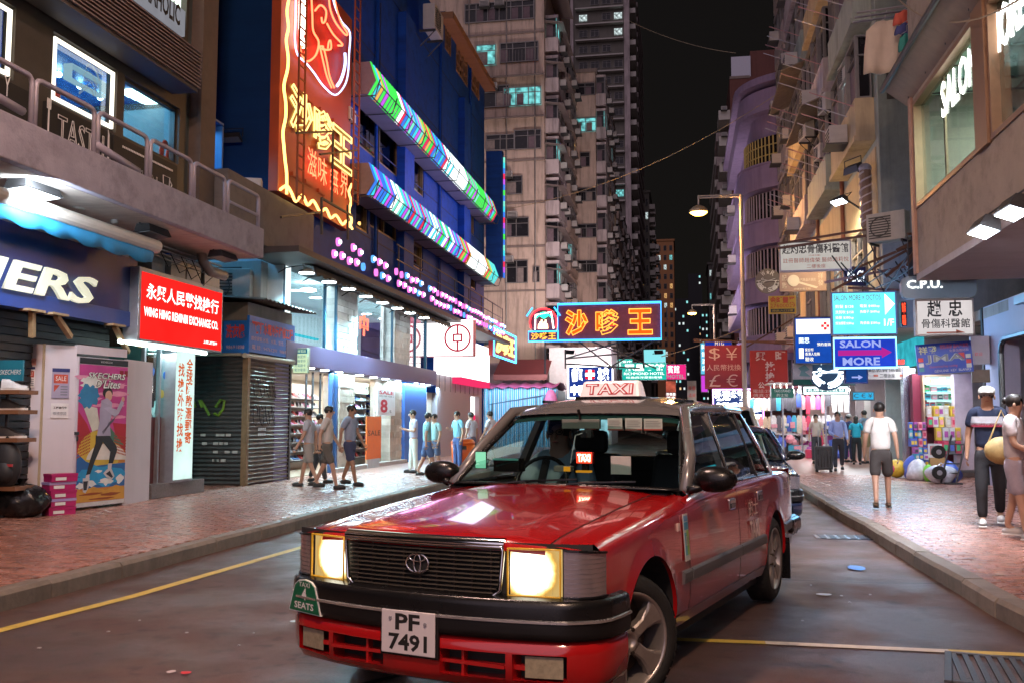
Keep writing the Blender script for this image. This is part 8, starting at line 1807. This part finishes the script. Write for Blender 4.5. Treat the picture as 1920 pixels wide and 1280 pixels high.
m.add([(x,s*w,z)for s in (-1,1)for (x,z),w in zip(pr_,hw)],[(0,1,9,8),(1,2,10,9),(3,4,12,11),(4,5,13,12),(5,6,14,13),(6,7,15,14),(0,7,6,2,1),(8,9,10,14,15)]);m.build('body',cream_,VN,bevel=.04)
MB().add([(.1,-.78,.98),(.1,.78,.98),(-.62,.63,1.56),(-.62,-.63,1.56)],[(0,1,2,3)]).build('windscreen',dpane,VN);MB().add([(.0,-.72,.96),(.0,.72,.96),(-.75,.6,1.55),(-.75,-.6,1.55)],[(0,1,2,3)]).build('cabin',darkin,VN)
for s in (-1,1):
 MB().add([(.05,s*.80,1.0),(-3.6,s*.79,1.0),(-3.42,s*.635,1.56),(-.66,s*.645,1.54)],[(0,1,2,3)]).build('side_window',sideg,VN);MB().tube([(.1,s*.79,.98),(-.62,s*.64,1.57)],.045,8).build('pillar',cream_,VN,smooth=True);MB().ball((-.1,s*.95,1.08),.08,.11,.09).build('door_mirror',blkp,VN,smooth=True);MB().box(.70,.80,s*.5,s*.78,.62,.76).build('headlamp',pm('lamp_silver',(0,0,0)),VN,bevel=.02)
 for x in (0,-2.8):m=MB();m.cyl((x,s*.62,.31),(x,s*.83,.31),.31,n=24);m.build('wheel',rub,VN)
MB().box(-.12,-.10,.25,.5,1.26,1.40).build('permit',pg_,VN);MB().box(.72,.84,-.8,.8,.28,.5).build('bumper',cream_,VN,bevel=.04);MB().box(.79,.80,-.4,.4,.55,.68).build('grille',blkp,VN)
# ========================== people
skin=pm('skin',(.46,.27,.19),.55,var=.08,scale=12);skin2=pm('skin_tan',(.36,.2,.13),.55,var=.08,scale=12);hairm=pm('hair_black',(.014,.011,.010),.45,var=.3,scale=40)
def skinmesh(name,joints,edges,radii,mat,par,sub=2,root=0,M=None):
 me=bpy.data.meshes.new(name);me.from_pydata(joints,edges,[]);o=bpy.data.objects.new(name,me);COL.objects.link(o)
 o.modifiers.new('skin','SKIN');o.modifiers.new('sub','SUBSURF').levels=sub
 for v,r in zip(me.skin_vertices[0].data,radii):v.radius=(r if isinstance(r,tuple)else (r,r));v.use_root=False
 me.skin_vertices[0].data[root].use_root=True
 return o,mat,par,name
PENDING=[]
def fabric(c):return pm('cloth_%.3f_%.3f_%.3f'%c,c,.85,var=.16,scale=7,bump=.8,bscale=11)
def person(label,X_,Y_,face,h=1.70,shirt=(.6,.6,.62),legs=(.05,.05,.06),shorts=False,stride=.0,arms='down',sleeve='short',hair='short',skinm=None,z=PH,lean=0,shoes=(.03,.03,.03),group='pedestrians',sit=False,M=None,skirt=False,turn=0):
 """one continuous skinned body; clothes, hair and shoes are its parts. Faces local +y."""
 sk_=skinm or skin;k=h/1.70
 T=thing('person',label,'person',(X_,Y_,z),face,group,M=M)
 st=stride;hipz=.90;
 J={'pelvis':(0,0,hipz),'waist':(0,.01,1.05),'chest':(0,.0+lean*.5,1.24),'neck0':(0,.005+lean,1.41),'neck':(0,.02+lean,1.47),'head':(0,.045+lean,1.56),'crown':(0,.03+lean,1.655),'hem':(0,.0,.90),'belt':(0,.005,1.0)}
 for s,n in ((1,'R'),(-1,'L')):
  f=st*s
  J['hip'+n]=(s*.085,0,.80);J['knee'+n]=(s*.10,f*.5+abs(st)*.12,.48);J['ank'+n]=(s*.10,f-(.10*abs(st)if f<0 else 0),.085+(.06 if f<-.1 else 0));J['toe'+n]=(s*.11,J['ank'+n][1]+.15,.035+(.02 if f<-.1 else 0))
  J['sh'+n]=(s*.165,lean*.9,1.385);
  a=arms if isinstance(arms,str)else arms[0 if s>0 else 1]
  if a=='down':J['el'+n]=(s*.225,-.02-f*.35+lean*.6,1.12);J['wr'+n]=(s*.245,.05-f*.7+lean*.4,.88)
  elif a=='phone':J['el'+n]=(s*.22,.03,1.12);J['wr'+n]=(s*.10,.24,1.18)
  elif a=='up':J['el'+n]=(s*.26,.12,1.30);J['wr'+n]=(s*.12,.18,1.52)
  elif a=='front':J['el'+n]=(s*.23,.06,1.10);J['wr'+n]=(s*.10,.26,1.02)
  elif a=='back':J['el'+n]=(s*.24,-.10,1.12);J['wr'+n]=(s*.25,-.16,.88)
  elif a=='wheel':J['el'+n]=(s*.26,.16,1.14);J['wr'+n]=(s*.17,.40,1.20)
  w_=Vector(J['wr'+n]);e_=Vector(J['el'+n]);d=(w_-e_).normalized();J['hand'+n]=tuple(w_+d*.085)
 if sit:
  for n,s in (('R',1),('L',-1)):J['knee'+n]=(s*.16,.42,.86);J['ank'+n]=(s*.16,.50,.45);J['toe'+n]=(s*.16,.63,.42)
 P={n:tuple(c*k for c in p)for n,p in J.items()}
 def mk(name,chain,rad,mat,root,sub=2):
  names=[];
  for a,b in chain:
   for q in (a,b):
    if q not in names:names.append(q)
  return skinmesh(name,[P[q]for q in names],[(names.index(a),names.index(b))for a,b in chain],[tuple(v*k for v in (rad[q]if isinstance(rad[q],tuple)else (rad[q],rad[q])))for q in names],mat,T,sub,names.index(root))
 ch=[('pelvis','waist'),('waist','chest'),('chest','neck0'),('neck0','neck'),('neck','head'),('head','crown')]
 for n in 'RL':ch+=[('pelvis','hip'+n),('hip'+n,'knee'+n),('knee'+n,'ank'+n),('ank'+n,'toe'+n),('neck0','sh'+n),('sh'+n,'el'+n),('el'+n,'wr'+n),('wr'+n,'hand'+n)]
 rad={'pelvis':(.13,.10),'waist':(.125,.09),'chest':(.15,.10),'neck0':.075,'neck':.052,'head':(.078,.095),'crown':(.058,.068)}
 for n in 'RL':rad.update({'hip'+n:.088,'knee'+n:.056,'ank'+n:.038,'toe'+n:.032,'sh'+n:.056,'el'+n:.041,'wr'+n:.027,'hand'+n:(.036,.02)})
 PENDING.append(mk('body',ch,rad,sk_,'pelvis'))
 tc=[('hem','waist'),('waist','chest'),('chest','neck0')]
 P2=dict(P);
 for n in 'RL':
  if sleeve=='short':
   P['sl'+n]=tuple(Vector(P['sh'+n]).lerp(Vector(P['el'+n]),.72));tc+=[('neck0','sh'+n),('sh'+n,'sl'+n)]
  elif sleeve=='long':tc+=[('neck0','sh'+n),('sh'+n,'el'+n),('el'+n,'wr'+n)]
  else:tc+=[('neck0','sh'+n)]
 r2={'hem':(.172,.132),'waist':(.158,.118),'chest':(.172,.122),'neck0':.088}
 for n in 'RL':r2 .update({'sh'+n:.074,'sl'+n:.069,'el'+n:.055,'wr'+n:.040})
 PENDING.append(mk('shirt',tc,r2,fabric(shirt),'hem'))
 lc=[('belt','pelvis')];r3={'belt':(.148,.112),'pelvis':(.148,.118)}
 for n in 'RL':
  if shorts:
   P['cuff'+n]=tuple(Vector(P['hip'+n]).lerp(Vector(P['knee'+n]),.95));lc+=[('pelvis','hip'+n),('hip'+n,'cuff'+n)];r3['cuff'+n]=.092
  else:lc+=[('pelvis','hip'+n),('hip'+n,'knee'+n),('knee'+n,'ank'+n)]
  r3 .update({'hip'+n:.100,'knee'+n:.076,'ank'+n:.060})
 PENDING.append(mk('shorts' if shorts else 'trousers',lc,r3,fabric(legs),'belt'))
 hc=Vector(P['head'])+Vector((0,-.004,.045*k));m=MB()
 m.ball((hc.x,hc.y-.012*k,hc.z+.014*k),.088*k,.104*k,.094*k,14,10);keep=[]
 m.f=[f for f in m.f if not all(m.v[i][1]>hc.y+.045*k and m.v[i][2]<hc.z+.055*k for i in f)and not all(m.v[i][2]<hc.z-.05*k for i in f)]
 if hair=='long':m.ball((hc.x,hc.y-.06*k,hc.z-.14*k),.085*k,.05*k,.2*k,10,8)
 if hair=='bun':m.ball((hc.x,hc.y-.11*k,hc.z+.02*k),.045*k,nu=8,nv=6)
 m.mi=[0]*len(m.f);m.build('hair',hairm,T,smooth=True)
 if hair=='cap':m=MB();m.ball((hc.x,hc.y,hc.z+.035*k),.098*k,.112*k,.078*k,14,8);m.bc((hc.x,hc.y+.125*k,hc.z+.025*k),(.14*k,.11*k,.014));m.build('cap',fabric((.4,.4,.38)),T,smooth=True)
 fy=P['head'][1]+.088*k;fz=P['head'][2]+.01*k
 m=MB();m.ball((0,fy+.004,fz-.005*k),.013*k,.018*k,.022*k,8,6);m.build('nose',sk_,T,smooth=True)
 m=MB()
 for s in (1,-1):m.ball((s*.031*k,fy-.004,fz+.022*k),.012*k,.006*k,.007*k,8,6)
 m.build('eye',pm('eye_dark',(.03,.022,.02),.3),T);m=MB();m.ball((0,fy-.003,fz-.048*k),.024*k,.007*k,.007*k,8,6);m.build('mouth',pm('lip',(.30,.11,.09),.5),T)
 m=MB()
 for s in (1,-1):m.ball((s*.086*k,P['head'][1]-.0,fz),.012*k,.02*k,.03*k,8,6)
 m.build('ear',sk_,T,smooth=True)
 for n,s in (('R',1),('L',-1)):
  w_,hd=Vector(P['wr'+n]),Vector(P['hand'+n]);d=(hd-w_).normalized();sd=Vector((0,1,0));sd=(sd-d*sd.dot(d)).normalized()if abs(d.y)<.9 else Vector((1,0,0));nn=d.cross(sd)*-s
  m=MB()
  for q in range(4):b=hd+sd*(.012*(q-1.5)*2*.8)*k+d*.02*k;l_=(.052,.06,.058,.045)[q]*k;m.tube([b,b+d*l_*.5+nn*.006,b+d*l_*.85+nn*.026*k],.0085*k,6)
  b=w_+d*.045*k+sd*.03*k;m.tube([b,b+sd*.022*k+d*.022*k,b+sd*.022*k+d*.05*k+nn*.012],.009*k,6);m.build('fingers',sk_,T,smooth=True)
  a=Vector(P['ank'+n]);t=Vector(P['toe'+n]);m=MB();c=a.lerp(t,.45);c.z=max(.05*k,a.z*.5+.008);m.ball((c.x,c.y,c.z-.002),.048*k,.135*k,.052*k,10,8);sh_=m.build('shoe',pm('shoe_%.2f_%.2f'%shoes[:2],shoes,.5,var=.1),T,smooth=True);MB().box(c.x-.045*k,c.x+.045*k,c.y-.13*k,c.y+.13*k,max(0.002,c.z-.05*k),max(.02,c.z-.03*k)).build('sole',txtw if shoes[0]>.3 else blkp,sh_,bevel=.01)
 return T
def flush_people():
 bpy.context.view_layer.update();dg=bpy.context.evaluated_depsgraph_get();res=[]
 for o,mat,par,name in PENDING:res.append((bpy.data.meshes.new_from_object(o.evaluated_get(dg)),mat,par,name))
 for o,*_ in PENDING:bpy.data.objects.remove(o)
 for me,mat,par,name in res:
  me.materials.clear();me.materials.append(mat);me.polygons.foreach_set('use_smooth',[True]*len(me.polygons));me.name=name;link(name,me,par)
 PENDING.clear()
def gp_(u,v):return onG(u,v,PH)
def htp(v0,v1):return (v1-v0)/(v1-HZ)*(CH-PH)
def at(u,v,**k):x,y=gp_(u,v);return x,y
TOCAM,AWAY,LEFT,RIGHT=R(180),0,R(90),R(-90)
x,y=gp_(612,916);person('pedestrian in a pale tee and dark shorts walking past the lit shoe shelves',x,y,R(-80),htp(760,916),(.55,.52,.5),(.12,.11,.10),True,.22)
x,y=gp_(578,912);person('pedestrian in a grey top walking by the violet pillar of the shoe shop',x,y,R(95),htp(765,912),(.42,.44,.5),(.3,.28,.26),True,.2)
x,y=gp_(596,905);person('pedestrian in a mauve tee carrying a dark bag beside the shoe shelves',x,y,R(-70),htp(775,905),(.36,.30,.33),(.08,.08,.09),False,.18)
x,y=gp_(655,910);person('person in a blue grey tee and navy shorts crossing the shoe shop entrance',x,y,R(-100),htp(758,910),(.30,.36,.5),(.05,.06,.13),True,.2,skinm=skin2)
x,y=gp_(775,886);person('man in a pale lilac tee and white trousers looking at his phone',x,y,R(120),htp(768,886),(.48,.48,.62),(.62,.66,.60),False,.05,('phone','phone'))
x,y=gp_(800,893);person('person in a teal tee and blue shorts walking behind the man with the phone',x,y,R(-60),htp(773,893),(.22,.45,.5),(.08,.14,.3),True,.2)
x,y=gp_(815,888);person('person with a dark shoulder bag beside the one in blue shorts',x,y,R(150),htp(775,888),(.3,.5,.52),(.10,.14,.24),True,.1)
x,y=gp_(858,880);person('person in a sky blue tee standing with a phone by the cash machine',x,y,R(140),htp(770,880),(.20,.46,.58),(.06,.1,.25),False,.0,('phone','down'))
x,y=gp_(884,876);person('person with dark hair queueing at the bank cash machine',x,y,R(60),htp(772,876),(.5,.5,.56),(.1,.1,.14),False,.0)
x,y=gp_(920,876);person('pedestrian in a white shirt passing the striped stall',x,y,R(70),htp(770,876),(.58,.58,.62),(.25,.25,.3),False,.2)
x,y=gp_(1655,953);person('man in a white tee and dark shorts walking away on the right pavement',x,y,R(-8),htp(753,953),(.66,.64,.62),(.05,.045,.045),True,.2,skinm=skin,shoes=(.12,.08,.05),lean=.05)
x,y=gp_(1573,882);person('man in a light blue shirt pulling a suitcase toward the viewer',x,y,R(175),htp(771,882),(.28,.36,.68),(.03,.03,.04),False,.16,('front','down'),'long')
x,y=gp_(1532,868);person('man in a beige shirt walking behind the suitcase',x,y,R(170),htp(776,868),(.48,.4,.36),(.04,.04,.05),False,.12)
x,y=gp_(1607,870);person('woman in a turquoise top and black trousers seen from behind',x,y,R(-10),htp(779,870),(.02,.32,.46),(.015,.015,.018),False,.0,('front','down'),'short','long')
x,y=gp_(1592,866);person('person in navy clothes and a cap in the group by the shop',x,y,R(-60),htp(776,866),(.03,.05,.16),(.02,.03,.08),False,.05,'front','short','cap')
x,y=gp_(1624,868);person('person in a grey top standing right of the woman in turquoise',x,y,R(30),htp(768,868),(.22,.24,.32),(.3,.22,.12),True,.05)
x,y=gp_(1860,985);person('man in a navy striped sweater and grey cap walking at the right edge',x,y,R(165),htp(724,985),(.008,.015,.045),(.014,.014,.018),False,.12,('down','front'),'short','cap',skinm=skin2,shoes=(.6,.6,.6))
Tn=[o for o in bpy.data.objects if o.get('label','').startswith('man in a navy striped')][0]
for zz,hh,c_ in ((1.215,.05,(.45,.45,.5)),(1.165,.022,(.25,.02,.05))):
 m=MB();m.grid([[(.186*cos(a),.002+.136*sin(a),z_)for a in [2*pi*i/24 for i in range(25)]]for z_ in (zz-hh,zz+hh)]);m.build('stripe',fabric(c_),Tn,smooth=True)
x,y=gp_(1908,1010);person('woman in a pale blouse with a tan bag leaving at the right edge',x,y,R(-120),htp(738,1010),(.55,.5,.52),(.34,.3,.36),True,.12,('front','down'),'short','bun',shoes=(.5,.5,.5))
x,y=gp_(1916,992);T=thing('shoulder_bag','tan woven bag at the side of the woman at the right edge','bag',(x-.18,y-.05,PH+.78));MB().ball((0,0,.1),.2,.09,.16,12,8).build('bag',pm('bag_tan',(.36,.25,.10),.6,var=.3,scale=20),T,smooth=True);MB().tube([(-.15,0,.18),(0,0,.55),(.15,0,.18)],.012,5).build('strap',pm('bag_tan',(0,0,0)),T)
x,y=gp_(1690,905);
Mdr=MW[TAXI.name]@Matrix.Translation((-1.64,-.40,-.33))@Matrix.Rotation(R(-84),4,'Z')
DR=person('taxi driver in a pale blue shirt and glasses behind the wheel',0,0,0,1.70,(.34,.48,.54),(.04,.04,.05),False,0,'wheel','short',M=Mdr,sit=True,z=0,group=None)
gl=MB();fy,fz=.045+.095,1.592
for s in (1,-1):gl.tube([(s*.034+.024*cos(a),fy+.006,fz+.017*sin(a))for a in [2*pi*k/12 for k in range(12)]],.003,5,True)
gl.tube([(-.012,fy+.008,fz),(.012,fy+.008,fz)],.003,4);gl.build('glasses',blkp,DR)
MB().tube([(-.15,.10,1.40),(0,.135,1.2),(.13,.12,1.0)],.022,4).build('seat_belt',darkin,DR)
flush_people()
x,y=gp_(1545,884);T=thing('suitcase','black wheeled suitcase pulled along the right pavement','suitcase',(x,y,PH))
MB().box(-.2,.2,-.13,.13,.06,.62).build('shell',pm('case_black',(.015,.015,.017),.5),T,bevel=.03)
m=MB();m.tube([(-.1,.1,.62),(-.1,.1,1.0),(.1,.1,1.0),(.1,.1,.62)],.011,5);m.build('handle',steel,T)
for sx_ in (-.16,.16):
 for sy_ in (-.1,.1):MB().cyl((sx_-.02,sy_,.03),(sx_+.02,sy_,.03),.03,n=10).build('castor',rub,T)
m=MB()
for k in range(5):m.box(-.15+k*.07,-.13+k*.07,-.138,-.13,.12,.56)
m.build('ridge',blkp,T)
# ========================== goods and small things on the right pavement
Yc_=22.4
x0,zb=onY(1737,793,Yc_);x1,zt=onY(1793,704,Yc_)
T=thing('medicine_cabinet','lit glass fronted cabinet of medicine boxes under the tilted blue board','cabinet',M=basis((x0,Yc_,zb),(1,0,0)));w,h=x1-x0,zt-zb
MB().box(-.02,w+.02,-.02,h+.02,-.36,-.32).build('back',em('cabinet_lit',(.6,.95,.9),1.0),T)
m=MB();m.box(-.05,-.02,-.03,h+.03,-.36,.02);m.box(w+.02,w+.05,-.03,h+.03,-.36,.02);m.box(-.02,w+.02,h,h+.03,-.36,.02);m.box(-.02,w+.02,-.05,-.02,-.36,.02);m.build('frame',pm('cabinet_frame',(.45,.3,.2),.5),T)
for k in range(1,6):MB().box(0,w,h*k/6-.008,h*k/6+.008,-.32,-.01).build('shelf',pm('shelf_glass',(.2,.45,.45),.2),T)
mats_=[gm[i]for i in (0,2,3,9,6,4,7,2,8)]
for r_ in range(6):
 x=.02;q_=0
 while x<w-.06:
  bw,bh=RND.uniform(.06,.13),RND.uniform(.08,h/6-.03);k=RND.choice((0,1,2,3,4,5,6,7,8));b=thing('medicine_box','%s box, %s from the left on the %s shelf of the lit medicine cabinet'%(mats_[k].name[6:],'first second third fourth fifth sixth seventh eighth ninth tenth'.split()[q_],('bottom','second','third','fourth','fifth','top')[r_]),'box',M=MW[T.name]@Matrix.Translation((x,h*r_/6+.01,-.14)),group='boxes in the medicine cabinet')
  MB().box(0,bw,0,bh,-.1,0).build('carton',mats_[k],b);MB().box(bw*.15,bw*.85,bh*.35,bh*.65,.001,.003).build('label_print',mats_[(k+4)%9],b);x+=bw+RND.uniform(.01,.03);q_+=1
lamp('cabinet_light','AREA',MW[T.name]@Vector((w/2,h-.02,.1)),14,(.8,1,.95),.5,.1,to=MW[T.name]@Vector((w/2,0,-.1)))
def boxY(name,cat,label,u0,v0,u1,v1,Y,mt,depth,bevel=0,part='body'):
 x0,zb=onY(u0,v1,Y);x1,zt=onY(u1,v0,Y);T=thing(name,label,cat,((x0+x1)/2,Y,zb));MB().box(-(x1-x0)/2,(x1-x0)/2,0,depth,0,zt-zb).build(part,mt,T,bevel=bevel);return T,x1-x0,zt-zb
boxY('maroon_pillar','pillar','maroon door pillar left of the medicine cabinet',1716,700,1736,872,22.6,pm('pillar_maroon',(.24,.02,.05),.5),.3);boxY('mirror_pillar','pillar','mirrored steel pillar left of the maroon one',1699,690,1716,872,23.0,pm('pillar_mirror',(.5,.5,.58),.2,.8,var=.3,scale=3),.3)
boxY('white_door_frame','door frame','white posted door frame right of the medicine cabinet',1795,700,1822,880,22.0,pm('frame_pale',(.5,.42,.5),.5,var=.2),.25)
T,w,h=boxY('counter_base','counter','dark red counter under the medicine cabinet',1716,800,1800,872,22.8,pm('counter_maroon',(.14,.02,.03),.5),.5)
def stack(u0,v0,u1,v1,Y,nx,nz,kinds,label,cat,name,pal,ball=False):
 x0,zb=onY(u0,v1,Y);x1,zt=onY(u1,v0,Y);zb=max(zb,PH);w,h=(x1-x0)/nx,(zt-zb)/nz
 ORD='first second third fourth fifth sixth'.split()
 for j in range(nz):
  for i in range(nx):
   k=RND.choice(pal);t=thing(name,'%s %s, %s from left, %s layer up'%(gm[k].name[6:],label,ORD[i],ORD[j]),cat,(x0+w*(i+.5),Y+RND.uniform(-.05,.05),zb+h*j),RND.uniform(-.15,.15),group=label)
   m=MB();m.box(-w*.45,w*.45,-.1,.1,0,h*.97)
   m.build('wrap',gm[k],t,bevel=.01);MB().box(-w*.3,w*.3,-.105,-.1,h*.25,h*.7).build('label_print',gm[(k+3)%10],t)
stack(1712,838,1738,872,21.6,3,3,0,'drink pack in the stack by the mirrored pillar','pack','drink_pack',(5,1,2,6));stack(1704,790,1736,836,22.0,4,3,0,'packet on the crowded shelf left of the counter','packet','packet',(5,1,6,7));stack(1738,760,1800,800,22.2,6,2,0,'carton along the front of the counter','carton','carton',(2,0,9,4,7));stack(1755,800,1800,850,21.9,4,2,0,'bottle carton under the counter front','carton','carton',(3,8,2,4,0))
def bagthing(u,v,Y,rx,rz,mt,label,name='carrier_bag'):
 x,_=onY(u,v,Y);T=thing(name,label,'bag',(x,Y,PH),group='bags of goods on the pavement');m=MB();m.ball((0,0,rz*.8),rx,rx*.8,rz,20,12);sd=RND.uniform(0,9);m.v=[(x_*(1+.16*sin(14*z_+9*y_+sd)-.25*max(0,z_/rz-1.1)),y_*(1+.16*sin(17*x_+sd)-.25*max(0,z_/rz-1.1)),max(0,z_*(1+.10*sin(13*x_+11*y_+sd))))for x_,y_,z_ in m.v];m.build('bag',mt,T,smooth=True);MB().tube([(-rx*.3,0,rz*1.6),(0,0,rz*2.0),(rx*.3,0,rz*1.6)],.012,5).build('handle',mt,T);return T
clearp=pm('bag_clear',(.55,.55,.6),.25,var=.3,scale=12);bagthing(1722,882,21.2,.26,.22,clearp,'white plastic carrier bag nearest the walking man');bagthing(1716,868,21.6,.26,.26,gm[1],'blue knotted bag behind the white carrier bag');bagthing(1743,885,20.8,.14,.18,pm('bag_lime',(.2,.6,.05),.35),'lime green bag between the plastic bags');bagthing(1765,890,20.2,.28,.2,clearp,'clear plastic bag of bottles in front of the trolley');bagthing(1778,880,20.5,.24,.22,gm[1],'blue sack on top beside the folded trolley');bagthing(1735,860,21.8,.2,.16,pm('bag_green',(.05,.4,.12),.4),'green bag behind the lime one')
T,w,h=boxY('framed_picture','picture','white framed photo board leaning on a cardboard box',1741,831,1766,857,21.5,pm('frame_white',(.6,.6,.62),.5),.03);MB().box(-w*.38,w*.38,-.006,0,h*.2,h*.85).build('print',pm('print_mix',(.3,.12,.12),.5,var=.7,scale=18),T)
T,w,h=boxY('cardboard_box','cardboard box','brown cardboard box under the framed photo board',1744,857,1772,872,21.5,pm('cardboard',(.42,.26,.11),.8,var=.1),.3)
x,_=onY(1790,880,20.0);T=thing('hand_trolley','folded black hand trolley leaning with its wheels up','trolley',(x,20.0,PH))
for s in (-.14,.14):MB().cyl((s-.12,0,.02),(s+.14,.12,.95),.018,n=6).build('rail',dsteel,T)
for k in range(4):t=.2+k*.2;MB().cyl((-.26+.26*t,.12*t,.93*t+.02),(.02+.26*t,.12*t,.93*t+.02),.014,n=6).build('rung',dsteel,T)
for zz in (.22,.62):m=MB();m.cyl((-.3,-.1,zz),(-.3,-.02,zz),.13,n=16);m.build('wheel',rub,T);MB().cyl((-.3,-.11,zz),(-.3,-.1,zz),.05,n=12).build('hub',steel,T)
MB().box(-.2,.1,-.16,0,.0,.03).build('toe_plate',dsteel,T)
for k,(u,v,Y,mt,lb)in enumerate(((1680,862,22.0,gm[4],'amber bundle beside the walking man'),(1672,878,22.0,gm[0],'red drum lying flat by the kerb of goods'))):x,_=onY(u,v,Y);t=thing('bundle',lb,'bundle',(x,Y,PH));MB().ball((0,0,.2),.22,.2,.2 if k==0 else .12).build('bundle',mt,t,smooth=True);MB().cyl((-.1,0,.3),(.1,0,.34),.03).build('tie',blkp,t)
def stall(u0,u1,Y,label,cloth,pal,seed=0):
 x0,zb=onY(u0,870,Y);x1,zt=onY(u1,745,Y);T=thing('clothes_stall',label,'market stall',(x0,Y,PH));w=x1-x0;h=2.5
 for xx in (0,w):MB().cyl((xx,0,0),(xx,0,h),.025,n=6).build('post',steel,T)
 MB().box(0,w,0,.9,.75,.8).build('table',cloth,T);MB().box(-.1,w+.1,-.3,1.2,h,h+.05).build('roof',cloth,T);MB().cyl((0,0,h-.3),(w,0,h-.3),.015,n=6).build('rail',steel,T)
 n=int(w/.16)
 for i in range(n):
  for tier in (0,1):
   k=RND.choice(pal);m=MB();ww=.15;hh=RND.uniform(.45,.7);zz=h-.32-tier*.75;xx=w*(i+.5)/n;m.add([(xx-ww*.3,-.02,zz),(xx+ww*.3,-.02,zz),(xx+ww*.6,-.04,zz-.12),(xx+ww*.5,-.05,zz-hh),(xx-ww*.5,-.05,zz-hh),(xx-ww*.6,-.04,zz-.12)],[(5,4,3,2,1,0)])
   m.build('garment',gm[k],T)
 clutter('folded_goods',x0+.05,x0+w-.05,Y-.1,Y+.7,PH+.82,PH+1.15,int(40*w),.1,.22,parent=T,pal=pal)
 clutter('floor_goods',x0+.05,x0+w-.05,Y-.2,Y+.7,PH+.1,PH+.7,int(30*w),.14,.3,parent=T,pal=pal)
 m=MB()
 for i in range(5):m.ball((w*(i+.5)/5,-.35,h-.25),.06,nu=8,nv=6);m.cyl((w*(i+.5)/5,-.35,h-.2),(w*(i+.5)/5,-.3,h),.012,n=4)
 m.build('bare_bulbs',em('stall_bulb',(1,.97,.9),9),T,kind='stuff')
 lamp('stall_light','AREA',(x0+w/2,Y-.4,PH+h-.05),26,(1,.95,.95),w,.2,to=(x0+w/2,Y-.2,0))
stall(1448,1502,34.5,'clothes stall with blue and grey garments behind the taxi stand post',gm[2],(2,1,8,9,6,7));stall(1503,1548,37.0,'stall hung with red and pink toys and bags',gm[0],(0,0,7,5,2));stall(1550,1592,33.5,'stall of dark bags and beige clothes behind the man in blue',gm[9],(8,9,1,2,5));stall(1400,1446,42,'white lit stall seen past the parked cars',gm[2],(2,2,7,6,9))
T,w,h=boxY('red_basket','basket','red plastic basket beside the stalls',1512,842,1526,858,33.0,gm[0],.3,.01)
for (u0,v0,u1,v1,mt,lb)in ((1640,672,1700,700,'fascia',''),):pass
T,w,h=boxY('vertical_shop_sign','sign','narrow white vertical sign with red characters by the group',1622,750,1632,800,31,pm('vsign_white',(.6,.55,.5),.5),.05)
x,y=onG(868,905,PH);x,z1=onY(868,822,24.0);T=thing('litter_bin','bright orange plastic litter bin beyond the taxi','litter bin',(x,24.0,PH))
w_=46*24/1806/2;hb=z1-PH;orb_=pm('bin_orange',(.62,.10,.01),.35,var=.06)
MB().lathe([(w_*.86,0),(w_*.95,hb*.5),(w_,hb*.82)],20).build('bin',orb_,T,smooth=True);MB().lathe([(w_,hb*.82),(w_*1.02,hb*.9),(w_*.85,hb*.98),(w_*.3,hb)],20).build('lid',orb_,T,smooth=True);MB().box(-w_*.5,w_*.5,-w_-.01,-w_*.8,hb*.66,hb*.78).build('slot',black,T)
